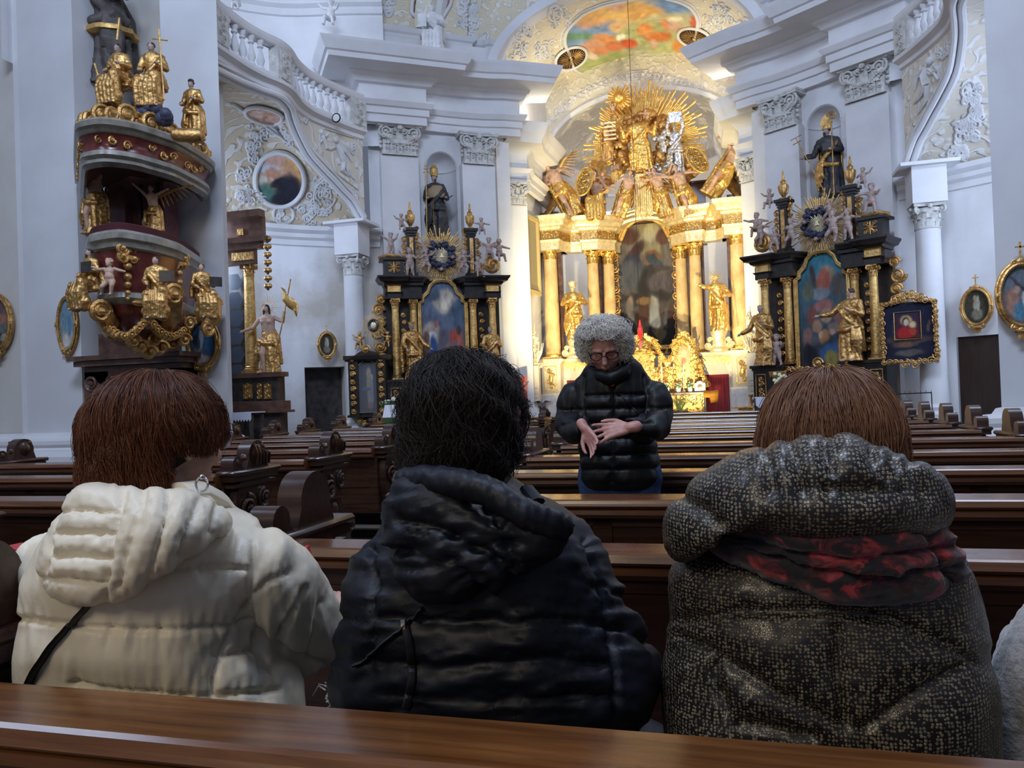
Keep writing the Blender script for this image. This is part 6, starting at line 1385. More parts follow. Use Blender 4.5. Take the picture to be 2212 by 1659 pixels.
g.build('parapet_gilding', MT['olddgold'], parent=PU)
a, b = aY(222, 395, 10.0), aY(352, 515, 10.0)
m = MB(); m.box(((a[0] + b[0]) / 2, 10.2, (a[2] + b[2]) / 2), (b[0] - a[0], .3, 1.5)); m.box((a[0] + .28, 9.98, 3.9), (.4, .2, 1.3)); m.build('back_panel', MT['purplemarble'], parent=PU)
m = MB()
for k in range(4): m.box((a[0] + .05 + .3 * k, 10.02, 3.95), (.03, .06, 1.4))
m.build('back_panel_strips', MT['darkmarble'], parent=PU)
# marble door case under the pulpit
a, b = aY(182, 765, 10.15), aY(398, 778, 10.15); xm = (a[0] + b[0]) / 2; wd = b[0] - a[0]
m = MB(); 
for q in (-1, 1): m.box((xm + q * wd * .37, 10.3, .95), (wd * .24, .35, 1.9)); m.box((xm + q * wd * .40, 10.1, 1.2), (wd * .12, .1, 1.1)); spiral(m, (xm + q * wd * .38, 10.06, 1.72), .12, 2, .03, sgn=q)
m.box((xm, 10.3, 1.8), (wd * .98, .35, .35)); m.box((xm, 10.22, 2.02), (wd * 1.04, .5, .08)); m.box((xm, 10.2, 2.10), (wd * 1.12, .58, .07)); m.box((xm, 10.3, 2.3), (wd * .7, .3, .35))
for k in range(8): spiral(m, (xm + (k - 3.5) * .11, 10.10, 1.70 + .05 * math.cos(k * 1.6)), .07, 1.6, .022, sgn=(-1) ** k)
m.build('door_case', MT['brownmarble'], parent=PU)
MB().box((xm, 10.48, .85), (wd * .55, .05, 1.7)).build('door_opening_shade', MT['black'], parent=PU)  # black panel put in as the darkness of the unlit opening
def stat(label, px_, yb, yt, Y, **k):
    b_, h_ = pbase(px_, yb, yt, Y); return figure(k.pop('name', 'statue'), label, k.pop('cat', 'statue'), tuple(b_), h_, **k)
OG = MT['olddgold']; gpn = 'statues on the pulpit'
def cross_(root, K): m = MB(); m.tube([(.2, -.2, .1), (.14, -.15, 1.05)], .012, 6, K); m.tube([(.05, -.15, .93), (.25, -.15, .90)], .011, 6, K); m.build('cross', MT['goldsat'], parent=root)
def staff_(root, K): m = MB(); m.tube([(-.25, -.2, .62), (.02, -.3, -.0)], .014, 6, K); m.tube([(.05, -.1, .95), (.10, -.1, 1.25)], .016, 6, K); m.build('staff', MT['goldsat'], parent=root)
stat('gold-robed seated figure with a slanting staff on the pulpit canopy', 262, 238, 85, 8.9, robe=OG, skin=MT['greyflesh'], sit=True, seed=61, extra=staff_, group=gpn, fat=1.1)
stat('gold-veiled seated figure holding a cross on the pulpit canopy', 335, 245, 82, 9.1, robe=OG, skin=MT['greyflesh'], sit=True, seed=62, extra=cross_, rz=.3, group=gpn, fat=1.1)
stat('small gold-caped statue with folded hands at the right edge of the pulpit canopy', 420, 304, 172, 9.5, robe=OG, skin=MT['greyflesh'], seed=63, group=gpn, hatf=lambda root, K, c: MB().ball(tuple(c + np.array((0, 0, .055))), (.05, .05, .035), 10, 6, K).build('cap', MT['brownwood'], parent=root))
stat('huge dark-robed statue cut off by the top edge above the pulpit', 236, 190, -120, 10.95, robe=MT['robe_grey'], mantle=MT['robe_grey'], seed=64, fat=1.0, extra=lambda root, K: [MB().tube([(.10, -.2, .62), (.42, -.2, .66)], .018, 8, K).build('staff', MT['iron'], parent=root), MB().lathe([(.10, .335), (.172, .345), (.17, .375), (.165, .38)], (.03, 0, 0), 20, K, lobes=9, lobe_amp=.06).build('gold_hem', MT['goldsat'], parent=root)])
stat('bare-chested gilded angel carrying the canopy at the left of the pulpit', 206, 508, 350, 9.3, robe=OG, skin=MT['flesh'], bare=True, seed=65, legout=True, arms=(((-.12, -.05, .95), (-.04, -.1, 1.10)), ((.14, -.04, .95), (.05, -.08, 1.08))), group=gpn, name='angel', cat='angel')
stat('gilded angel with outspread wing and arms at the right of the pulpit back panel', 332, 512, 398, 9.4, robe=OG, skin=MT['flesh'], bare=True, seed=66, arms=(((-.22, -.05, .9), (-.34, -.1, 1.02)), ((.26, -.05, .82), (.42, -.1, .84))), wings=((None, 0), ((.85, .1, .92), .28)), wingmat=OG, group=gpn, name='angel', cat='angel')
for px_, yb, yt, Y, lab, rz in ((200, 672, 528, 8.05, 'dark-bearded seated gilded evangelist at the left of the pulpit parapet', -.2), (343, 692, 545, 7.95, 'seated gilded evangelist reading a tablet in the middle of the pulpit parapet', .5), (440, 690, 562, 9.0, 'seated gilded evangelist at the right corner of the pulpit parapet', .9)):
    stat(lab, px_, yb, yt, Y, robe=OG, skin=MT['flesh'], sit=True, seed=70 + px_, rz=rz, beard=px_ == 200, group=gpn, fat=1.2, extra=lambda root, K: MB().box((.16, -.2, .62), (.2, .03, .16), K).build('tablet', MT['darkmarble'], parent=root))
b_, h_ = pbase(238, 640, 556, 7.9); putto('pale nude cherub leaning beside the left evangelist on the pulpit', tuple(b_), h_, .3, MT['flesh'], legs=2, seed=5, group=gpn)

# ------------------------------------------------------------------ oval stations of the cross
bl1 = [(.5, .3, .3, .2, (.34, .36, .34)), (.6, .5, .12, .2, (.10, .22, .36)), (.35, .55, .12, .2, (.16, .26, .30)), (.4, .2, .2, .12, (.55, .52, .46))]
bl2 = [(.42, .6, .08, .22, (.50, .52, .55)), (.72, .5, .12, .25, (.06, .18, .36)), (.3, .4, .12, .1, (.30, .26, .24)), (.4, .16, .3, .1, (.46, .36, .30)), (.3, .5, .1, .15, (.10, .13, .18))]
bl3 = [(.5, .55, .12, .2, (.34, .30, .22)), (.45, .75, .06, .06, (.36, .26, .18)), (.5, .3, .2, .15, (.20, .18, .13)), (.55, .6, .06, .2, (.40, .36, .28))]
bl4 = [(.3, .4, .16, .22, (.40, .22, .16)), (.45, .25, .14, .16, (.10, .25, .36)), (.6, .45, .08, .2, (.60, .58, .54)), (.55, .6, .4, .03, (.08, .07, .08), -.6), (.4, .6, .08, .06, (.45, .3, .22))]
OV = lambda x, y, Y, w, h, ex, lab, base, bl, sd, **k: oval_picture(lab, aY(x, y, Y), w, h, ex, base, bl, sd, group='oval paintings of the stations', **k)
OV(-4, 698, 10.44, .58, .86, (1, 0), 'oval gold-framed painting cut off by the left edge of the picture', ((.16, .12, .11), (.07, .05, .04)), [(.7, .55, .2, .12, (.30, .14, .10)), (.8, .2, .2, .08, (.30, .27, .22)), (.7, .4, .15, .1, (.12, .14, .12))], 1, cross=False)
OV(148, 702, 10.27, .33, .82, (1, 0), 'narrow-looking oval painting in pale gold frame between wall strip and pulpit', ((.14, .28, .36), (.22, .26, .24)), bl1, 2, cross=False)
OV(441, 742, 10.42, .50, .68, (1, 0), 'oval painting of pale and blue figures at the lower right of the pulpit', ((.05, .16, .30), (.10, .12, .14)), bl2, 3, cross=False)
OV(706, 745, 15.7, .34, .50, (.8, .6), 'small dark oval painting with cross above the dark doorway', ((.04, .045, .03), (.05, .045, .03)), bl3, 4)
OV(2111, 663, 15.75, .46, .62, (.8, -.6), 'small dark oval painting with cross above the brown door', ((.05, .05, .03), (.05, .045, .03)), bl3, 5)
OV(2206, 638, 10.40, .46, .70, (1, 0), 'oval painting with tall cross cut off by the right edge of the picture', ((.16, .22, .26), (.14, .10, .10)), bl4, 6)

# ------------------------------------------------------------------ left chapel altar, Christ statue, lace table
CA = empty('chapel_altar', (0, 0, 0)); tag(CA, 'chapel altar with gold column and brown marble base half hidden by the left pillar', 'altar'); YC = 13.0
def bxp(mb, x0, y0, x1, y1, Y, d): d *= .3; xm_ = (x0 + x1) / 2; a = aY(x0, (y0 + y1) / 2, Y); b = aY(x1, (y0 + y1) / 2, Y); a[2] = aY(xm_, y1, Y)[2]; b[2] = aY(xm_, y0, Y)[2]; mb.box(((a[0] + b[0]) / 2, Y + d / 2, (a[2] + b[2]) / 2), (abs(b[0] - a[0]), d, abs(b[2] - a[2])))
m = MB(); bxp(m, 470, 806, 606, 816, YC - .25, .9); bxp(m, 470, 868, 610, 888, YC - .25, .95); bxp(m, 470, 888, 618, 893, YC - .3, 1.0); m.build('base_moulding', MT['brownmarble'], parent=CA)
m = MB(); bxp(m, 470, 816, 600, 868, YC - .15, .8); bxp(m, 470, 893, 606, 990, YC - .2, .85); m.build('base', MT['darkmarble'], parent=CA)
g = MB()
for x0, x1 in ((526, 545), (557, 565), (571, 585)):
    a = aY(x0, 862, YC - .18); b = aY(x1, 830, YC - .18); cx_, cz = (a[0] + b[0]) / 2, (a[2] + b[2]) / 2; g.box((cx_, YC - .17, cz), (b[0] - a[0], .03, b[2] - a[2]))
    for k in range(3): spiral(g, (cx_, YC - .2, cz + (k - 1) * .1), .045, 1.5, .012, sgn=(-1) ** k)
g.build('base_gilding', OG, parent=CA)
a = aY(545, 806, YC); b = aY(537, 598, YC); c_ = aY(536, 572, YC); altar_column(CA, (a[0] + b[0]) / 2, YC, a[2], b[2], c_[2], .105, MT['goldsat'], OG)
m = MB(); bxp(m, 480, 540, 548, 572, YC - .2, .4); bxp(m, 470, 524, 560, 540, YC - .3, .5); bxp(m, 470, 512, 572, 524, YC - .38, .6); bxp(m, 480, 470, 566, 512, YC - .1, .4); bxp(m, 470, 455, 560, 470, YC - .3, .6); m.build('entablature', MT['brownmarble'], parent=CA)
g = MB(); bxp(g, 500, 545, 546, 562, YC - .23, .1); bxp(g, 512, 494, 525, 508, YC - .14, .1)
for k in range(7): 
    for dx in (-.03, .04): q = aY(577 + k * .3, 516 + 17 * k, YC - .3); g.ball((q[0] + dx, q[1], q[2]), .045, 8, 6); g.ball((q[0], q[1], q[2] - .05), .03, 6, 4)
g.build('gilding', OG, parent=CA)
m = MB()
for k in range(6): q = aY(508 + 1.5 * k, 610 + 39 * k, YC + .1); m.lathe([(0, 0), (.14, 0), (.16, .03), (0, .03)], (0, 0, 0), 12, Matrix.Translation(tuple(q)) @ Matrix.Rotation(PI / 2, 4, 'X'), lobes=6, lobe_amp=.08)
m.build('relic_medallion', mat('bluish_relic_glass', (.06, .075, .10), .25), parent=CA)
m = MB(); bxp(m, 470, 575, 530, 812, YC + .25, .1); m.build('back_board', MT['darkmarble'], parent=CA)
for k, (x, yb, yt) in enumerate(((538, 450, 408), (565, 448, 415))): b_, h_ = pbase(x, yb, yt, YC - .2); putto('white stucco cherub %s on top of the chapel altar' % ('with raised wing' if k == 0 else 'looking down at the right'), tuple(b_), h_, 0, MT['stucco'], legs=1, wings=k == 0, seed=80 + k, hair=MT['stucco'])
def xhal(root, K, c):
    m = MB(); rays(m, tuple(c + np.array((0, .05, .03))), .07, .20, 22, seed=3, M=K, jit=.2, th=.006); m.build('halo', MT['goldsat'], parent=root)
def flag(root, K):
    m = MB(); m.tube([(.17, -.1, .25), (.33, -.12, .78), (.46, -.12, 1.30)], .009, 6, K); m.build('flag_staff', OG, parent=root)
    m = MB(); G = [[(.30 + .05 * i + .02 * math.sin(j), -.12 + .03 * math.sin(i * 1.7 + j), 1.20 - .05 * i - .06 * j + .02 * math.sin(i * 2)) for i in range(6)] for j in range(4)]; m.grid(G, K); m.build('flag', MT['goldsat'], parent=root, mods=[('SOLIDIFY', dict(thickness=.008))])
stat('bare-chested long-haired statue with halo and flag staff beside the gold chapel column', 582, 806, 655, YC - .1, robe=OG, skin=MT['flesh'], bare=True, seed=82, legout=True, beard=True, longhair=True, hatf=xhal, extra=flag, arms=(((-.2, -.06, .66), (-.32, -.16, .60)), ((.26, -.03, .72), (.33, -.10, .84))))
def lace_table(label, x0, x1, ytop, ybot, Y, d, h0=.0):
    a = aY(x0, ytop, Y); b = aY(x1, ytop, Y); z = a[2]; dz = abs(aY(x0, ybot, Y)[2] - z); w_ = b[0] - a[0]
    t = empty('side_table', ((a[0] + b[0]) / 2, Y + d / 2, h0)); tag(t, label, 'table'); z -= h0
    m = MB()
    for qx in (-1, 1):
        for qy in (-1, 1): m.box((qx * w_ * .42, qy * d * .4, z / 2 - .02), (.05, .05, z - .04))
    m.box((0, 0, z * .3), (w_ * .8, d * .75, .04)); m.build('frame', MT['darkmarble'], parent=t)
    c = MB(); n = 14; poly = [(-w_ / 2, z), (w_ / 2, z)] + [(w_ / 2 - w_ * (i + .0) / n, z - dz * (1.0 if i % 2 else .7)) for i in range(n + 1)]
    c.box((0, 0, z + .005), (w_ + .02, d + .02, .014)); c.prism(poly, 0, .008, Matrix.Translation((0, -d / 2 - .006, 0)) @ Matrix.Rotation(PI / 2, 4, 'X')); c.build('lace_cloth', mat('lace_cloth', (.62, .66, .78), .8), parent=t); return t
lace_table('small table with a white lace cloth at the foot of the left pillar', 500, 543, 893, 912, 12.0, .4)
lace_table('table with scalloped white lace cloth in front of the right side altar', 1632, 1735, 860, 882, 14.6, .5)
# shrine
c0 = aY(800, 906, 15.55); SH = empty('shrine', M=frame2(c0[0], c0[1], 0, (.98, .2))); tag(SH, 'dark carved wall shrine with a glazed door beside the left side altar', 'shrine'); z0 = c0[2] + .1; hh = aY(800, 768, 15.55)[2] - z0
m = MB(); m.box((0, .12, z0 + hh / 2), (.78, .1, hh))
for q in (-1, 1): m.box((q * .36, -.02, z0 + hh / 2), (.07, .3, hh)); m.box((q * .25, -.14, z0 + hh / 2), (.12, .04, hh))
m.box((0, -.02, z0 - .02), (.86, .38, .05))
pr2 = [(x, z0 + hh + .10 * math.cos(x * 7.2) - .02) for x in np.linspace(-.46, .46, 17)]; m.prism(pr2 + [(.46, z0 + hh - .08), (-.46, z0 + hh - .08)], -.18, .18, Matrix.Rotation(PI / 2, 4, 'X')); m.prism([(x * 1.05, z + .03) for x, z in pr2] + [(.48, z0 + hh + .0), (-.48, z0 + hh + .0)], -.2, .22, Matrix.Rotation(PI / 2, 4, 'X')); m.build('cabinet', MT['ebony'], parent=SH)
MB().tube([(0, .1, z0 - .05), (0, .12, z0 - .2), (.02, .18, z0 - .4)], [.3, .2, .08], 16, flat=.5).build('bracket', MT['ebony'], parent=SH)
g = MB()
for k in range(8):
    for q in (-1, 1): spiral(g, (q * .30, -.18, z0 + .08 + (hh - .16) * k / 7), .055, 1.6, .018, sgn=(-1) ** k * q); g.ball((q * .30, -.17, z0 + .08 + (hh - .16) * k / 7), .035, 7, 5)
for k in range(5): spiral(g, ((k - 2) * .1, -.1, z0 - .12 - .06 * (k % 2)), .06, 1.5, .02)
spiral(g, (0, -.2, z0 + hh + .12), .09, 1.7, .025); g.ball((0, -.2, z0 + hh + .12), .06, 8, 6); g.build('gilding', OG, parent=SH)
picture(SH, 'inner_picture', .40, hh * .86, Matrix.Translation((0, .06, z0 + hh * .48)), ((.02, .02, .04), (.04, .01, .012)), [(.45, .75, .12, .12, (.50, .40, .24)), (.45, .85, .07, .05, (.55, .38, .28)), (.6, .68, .08, .06, (.56, .42, .34)), (.48, .55, .14, .2, (.36, .30, .20)), (.5, .3, .14, .22, (.34, .27, .20)), (.62, .4, .07, .25, (.20, .22, .30)), (.5, .12, .15, .06, (.30, .12, .12)), (.3, .45, .25, .04, (.05, .10, .14))], 'rect', 4, 40)
fr = MB(); fr.tube([(-.22, -.1, z0 + .05), (-.22, -.1, z0 + hh * .82), (-.1, -.1, z0 + hh * .90), (0, -.1, z0 + hh * .96), (.1, -.1, z0 + hh * .90), (.22, -.1, z0 + hh * .82), (.22, -.1, z0 + .05), (-.22, -.1, z0 + .05)], .014, 6); fr.build('door_frame', MT['greymarble'], parent=SH)
tg = mat('thin_pane_glass', (.7, .75, .8), .05); tg.node_tree.nodes['Principled BSDF'].inputs['Alpha'].default_value = .10
MB().box((0, -.09, z0 + hh * .46), (.42, .004, hh * .85)).build('glass_pane', tg, parent=fr and SH)
q = aY(807, 703, 15.5); t = empty('sunburst_monstrance', tuple(q)); tag(t, 'small gold sunburst with round dark centre above the wall shrine', 'ornament')
m = MB(); rays(m, (0, 0, 0), .08, .36, 44, th=.006, seed=6, jit=.4, wid=.012); m.build('rays', MT['goldsat'], parent=t)
m = MB(); m.tube([(.10 * math.cos(a), -.02, .11 * math.sin(a)) for a in np.linspace(0, 6.28, 20)], .03, 8, cap=False); m.build('cloud_wreath', MT['darkmarble'], parent=t); m = MB(); m.ball((0, -.01, 0), (.07, .02, .08), 12, 8); m.build('host', MT['palegold'], parent=t)
MB().tube([(0, .01, -.08), (0, .01, -.5)], .01, 6).build('stem', OG, parent=t)
for k, (x, yb, yt) in enumerate(((778, 758, 716), (838, 752, 715))): b_, h_ = pbase(x, yb, yt, 15.5); putto('small gilded cherub on the %s corner of the wall shrine' % ('left' if k == 0 else 'right'), tuple(b_), h_, 0, OG, legs=1, seed=90 + k, hair=OG)
# music stand with a sheet, flowers
q = aY(852, 888, 13.6); t = empty('music_stand', (q[0], 13.6, 0)); tag(t, 'black music stand holding an open white sheet left of the dark-haired head', 'music stand')
m = MB(); m.tube([(0, 0, .02), (0, 0, q[2])], .012, 6)
for a in range(3): m.tube([(0, 0, .2), (.25 * math.cos(a * 2.1), .25 * math.sin(a * 2.1), .01)], .01, 5)
m.box((0, 0, q[2] - .10), (.42, .05, .02)); m.build('stand', MT['iron'], parent=t)
m = MB(); K = Matrix.Translation((0, -.02, q[2])) @ Matrix.Rotation(-.5, 4, 'X'); m.box((-.105, 0, 0), (.20, .006, .26), K); m.box((.105, 0, 0), (.20, .006, .26), K); m.build('sheet', MT['paper'], parent=t)
q = aY(850, 868, 14.2)
t = empty('flower_arrangement', (q[0], 14.2, q[2] - .12)); tag(t, 'low arrangement of white flowers behind the music stand', 'flowers'); R = random.Random(3); m = MB(); f = MB()
for k in range(60): a, r_ = R.uniform(0, 6.28), R.uniform(0, .26); f.ball((r_ * math.cos(a), r_ * .5 * math.sin(a), .10 + .12 * (1 - r_ / .26) * R.random()), .022, 6, 4); leaf(m, (r_ * math.cos(a), r_ * .5 * math.sin(a), .0), .04, .14, (math.cos(a), math.sin(a), 0), side=(-math.sin(a), math.cos(a), 0))
m.lathe([(.10, -.0), (.14, .06), (.1, .08)], (0, 0, 0), 12); m.box((0, 0, -.55), (.3, .3, 1.1)); m.build('foliage', MT['leaf'], parent=t); f.build('blossoms', MT['petal'], parent=t)
# ------------------------------------------------------------------ right: big framed Madonna picture, spiked rack, orchids, candle
c0 = aY(1964, 718, 15.35); PM = empty('framed_picture', M=frame2(c0[0], c0[1], c0[2], (.95, -.31))); tag(PM, 'large dark framed picture of a small mother and child icon beside the white column', 'picture'); w_, h_ = .84, 1.02
picture(PM, 'canvas', w_, h_, Matrix.Identity(4), ((.012, .014, .035), (.015, .016, .035)), [(.5, .38, .45, .08, (.07, .05, .05)), (.4, .30, .2, .05, (.14, .08, .05)), (.5, .16, .25, .06, (.10, .09, .08)), (.86, .6, .03, .1, (.12, .08, .07)), (.25, .55, .1, .2, (.03, .03, .05))], 'rect', 7, 50)
picture(PM, 'icon', .38, .44, Matrix.Translation((-.02, -.02, .12)), ((.03, .02, .05), (.10, .02, .02)), [(.45, .70, .24, .20, (.42, .30, .12)), (.70, .52, .16, .14, (.42, .30, .12)), (.43, .66, .15, .18, (.04, .02, .05)), (.45, .63, .10, .12, (.62, .44, .32)), (.70, .52, .09, .09, (.62, .44, .32)), (.42, .22, .34, .22, (.34, .02, .02)), (.72, .25, .14, .14, (.36, .05, .03))], 'rect', 8, 60, grain=.12)
g = MB(); 
for hw, hz, yy, rr in ((.21, .24, -.03, .010),): g.tube([(-hw - .02, yy, -hz + .12), (hw - .02, yy, -hz + .12), (hw - .02, yy, hz + .12), (-hw - .02, yy, hz + .12), (-hw - .02, yy, -hz + .12)], rr, 6)
g.build('icon_frame', OG, parent=PM); g = MB()
P = [(-w_ / 2, h_ * .5), (-w_ * .25, h_ * .53), (0, h_ * .60), (w_ * .25, h_ * .53), (w_ / 2, h_ / 2), (w_ / 2, -h_ / 2), (-w_ / 2, -h_ / 2), (-w_ / 2, h_ / 2)]
g.tube([(x, -.03, z) for x, z in P], .03, 8); R = random.Random(4)
for k in range(7):
    (x0, z_0), (x1, z_1) = P[k], P[k + 1]; n = max(3, int(math.hypot(x1 - x0, z_1 - z_0) / .085))
    for j in range(n): t = j / n; spiral(g, (x0 + (x1 - x0) * t, -.05, z_0 + (z_1 - z_0) * t), R.uniform(.035, .065), 1.5, .013, sgn=R.choice((-1, 1)), start=R.uniform(0, 6))
for k in range(7): spiral(g, ((k - 3) * .07, -.05, h_ * .62 + .05 * math.cos((k - 3) * .8)), .06, 1.6, .015, sgn=(-1) ** k)
spiral(g, (-.08, -.05, -h_ * .56), .06, 1.7, .014); spiral(g, (.08, -.05, -h_ * .56), .06, 1.7, .014, sgn=-1); g.build('frame', OG, parent=PM)
MB().box((0, .05, 0), (w_ + .04, .06, h_ + .04)).build('backing', MT['ebony'], parent=PM)
t = empty('candle_rack', (0, 0, 0)); tag(t, 'thin black spiked candle rack in front of the white chapel column', 'candle rack'); a, b = aY(1920, 852, 14.2), aY(2012, 848, 14.2); m = MB(); m.tube([a, b], .010, 6)
for k in range(9): q = a + (b - a) * k / 8; m.tube([q, q + np.array((0, 0, .05))], [.006, .001], 5)
for q in (a, b): m.tube([q, (q[0], q[1], .02)], .008, 5)
m.build('rack', MT['iron'], parent=t)
q = aY(1705, 862, 14.7); t = empty('orchid_pot', (q[0], 14.85, q[2] + .0)); tag(t, 'two cream orchid heads in a glass vase on the lace-covered table', 'flowers'); m = MB(); f = MB(); R = random.Random(8)
for bx_ in (-.14, .12):
    for k in range(16): f.ball((bx_ + R.uniform(-.10, .10), R.uniform(-.04, .04), .36 + R.uniform(-.09, .09)), (.035, .012, .03), 7, 5)
    m.tube([(bx_ * .1, 0, .05), (bx_ * .5, 0, .25), (bx_, 0, .36)], .006, 5)
for k in range(12): m.tube([(0, 0, .05), (R.uniform(-.1, .1), R.uniform(-.05, .05), .16), (R.uniform(-.16, .16), 0, .1)], [.008, .016, .003], 5, flat=.3)
m.build('stems', MT['leaf'], parent=t); f.build('blossoms', MT['petaly'], parent=t); MB().lathe([(.05, .0), (.07, .08), (.06, .14)], (0, 0, 0), 14).build('vase', MT['glass'], parent=t)
q = aY(1785, 838, 15.8); t = empty('altar_candle', tuple(q)); tag(t, 'short thick white candle standing before the red predella picture', 'candle'); MB().lathe([(.05, 0), (.05, .22), (.02, .225)], (0, 0, 0), 16).build('wax', MT['wax'], parent=t); m = MB(); m.box((0, -.05, .10), (.03, .003, .05)); m.build('green_mark', MT['leaf'], parent=t)
t = empty('candle_shelf', tuple(aY(1610, 880, 17.5))); tag(t, 'low dark altar rail step with brass stand left of the lace table', 'stand'); m = MB(); m.box((0, 0, 0), (.55, .3, .03)); m.lathe([(.1, .0), (.03, .05), (.02, .2), (.06, .26)], (.12, 0, 0), 12); m.box((0, 0, -.4), (.3, .2, .8)); m.build('stand', OG, parent=t)
# chancel details: red banner, candelabra, windows, disc, angel on pew end, red book
a, b = aY(1098, 870, 18.2), aY(1138, 812, 18.2); t = MB(); n = 14; t.grid([[(a[0] + (b[0] - a[0]) * i / n, 18.2 + .01 * math.sin(i * .9), z) for i in range(n + 1)] for z in (a[2] - .35, (a[2] + b[2]) / 2, b[2])])
o = t.build('banner', MT['redflag'], mods=[('SOLIDIFY', dict(thickness=.01))]); tag(o, 'faded red cloth banner behind the dark-haired head by the chancel wall', 'banner')
for px_, yt, yb, Y, lab in ((1160, 700, 880, 19.4, 'tall pale gold candelabrum left of the high altar'), (1626, 660, 860, 18.9, 'tall pale gold candelabrum right of the high altar')):
    q = aY(px_, yb, Y); zt = aY(px_, yt, Y)[2]; t = empty('candelabrum', (q[0], Y, 0)); tag(t, lab, 'candelabrum'); g = MB(); m = MB()
    m.box((0, 0, (zt * .66) / 2), (.2, .2, zt * .66)); m.build('post', MT['palemarble'], parent=t)
    for k in range(9): g.tube([(-.05, -.11, .5 + .12 * k), (.06, -.11, .5 + .12 * k)], .008, 5)
    for k in range(14): a_ = k * 1.3; spiral(g, (.14 * math.cos(a_) * (1 - k / 20), -.05 * math.sin(a_), zt * .66 + k * (zt * .30) / 14), .07 * (1 - k / 24), 1.6, .018, sgn=(-1) ** k)
    for k in range(6): a_ = -1 + k * .5; g.tube([(0, 0, zt * .66), (.18 * math.sin(a_), -.05, zt * .76), (.24 * math.sin(a_), -.05, zt * .84)], [.02, .014, .006], 6)
    g.tube([(0, 0, zt * .8), (0, 0, zt)], [.03, .004], 6); g.build('gilded_arms', MT['palegold'], parent=t)
m = MB(); q = aY(1146, 552, 19.9); K = frame2(q[0] + .02, q[1], q[2], (.12, 1)); hW = .95
for x, z, sx, sz in ((-.42, 0, .08, 2 * hW), (.42, 0, .08, 2 * hW), (0, hW, .92, .09), (0, -hW, .92, .10)): m.box((x, -.04, z), (sx, .08, sz), K)
o = struct('window_1', m, MT['yellowframe']); m = MB(); m.box((0, .0, 0), (.78, .02, 1.86), K); struct('window_1_pane', m, mat('window_shade', (.32, .27, .16), .6))
m = MB(); q = aY(1074, 505, 18.55); K = frame2(q[0], q[1], q[2], (.4, .9)); m.box((0, -.02, 0), (.34, .05, 1.2), K); struct('window_2', m, mat('grey_window', (.20, .20, .19), .6))
q = aY(727, 255, 14.75); t = empty('round_disc', tuple(q)); tag(t, 'round pale disc with dark rim fixed to the gallery balusters', 'mirror'); K = Matrix.Rotation(PI / 2, 4, 'X'); MB().lathe([(0, 0), (.075, 0), (.075, .02), (0, .025)], (0, 0, 0), 20, K).build('disc', MT['mirror'], parent=t); MB().tube([(.085 * math.cos(a), -.01, .085 * math.sin(a)) for a in np.linspace(0, 6.28, 24)], .014, 6, cap=False).build('rim', MT['iron'], parent=t)
b_, h_ = pbase(1172, 905, 862, 11.6); figure('statuette', 'small dark winged angel statuette on the aisle end of a far pew', 'statuette', tuple(b_), h_, 0, MT['robe_grey'], MT['greyflesh'], seed=95, wings=(((-.30, .1, .9), .35), ((.30, .1, .9), .35)), wingmat=MT['ebony'])
q = aY(52, 1196, 1.95); m = MB(); m.box((0, 0, .012), (.13, .10, .022)); o = m.build('book', MT['redbook'], loc=tuple(q)); tag(o, 'red book lying on the pew at the left edge behind the cream hood', 'book')
q = aY(722, 1508, 1.3); t = MB(); R = random.Random(4)
for k in range(16): a_ = R.uniform(0, 6.28); p0 = q + np.array((R.uniform(-.02, .02), 0, R.uniform(-.015, .015))); t.tube([p0, p0 + np.array((.02 * math.cos(a_), .01, .02 * math.sin(a_))), p0 + np.array((.03 * math.cos(a_ + .6), .0, .03 * math.sin(a_ + .6)))], [.002, .0015, .001], 4)
o = t.build('scarf_fringe', MT['white']); tag(o, 'tangle of white threads on the bench beside the cream sleeve', 'fringe', kind='stuff')
# ------------------------------------------------------------------ people
def hairmat(name, c1, c2, rough=.5):
    def f(nt, b):
        i = nt.nodes.new('ShaderNodeHairInfo'); nt.links.new(ramp(nt, i.outputs['Random'], [(0, c1), (1, c2)]), b.inputs['Base Color'])
    return mat(name, rough=.42, spec=.28, build=f)
def hair_obj(name, P, r0, r1, m, parent):
    n, k = P.shape[:2]; hc = bpy.data.hair_curves.new(name); hc.add_curves([k] * n)
    hc.attributes['position'].data.foreach_set('vector', P.astype(np.float32).ravel())
    a = hc.attributes.get('radius') or hc.attributes.new('radius', 'FLOAT', 'POINT')
    a.data.foreach_set('value', np.tile(np.linspace(r0, r1, k), n).astype(np.float32)); hc.materials.append(m)
    o = bpy.data.objects.new(name, hc); COL.objects.link(o); o.parent = parent; return o
def head_frame(c, yaw, pitch=0, roll=0): return Matrix.Translation(tuple(c)) @ Matrix.Rotation(yaw, 4, 'Z') @ Matrix.Rotation(pitch, 4, 'X') @ Matrix.Rotation(roll, 4, 'Y')
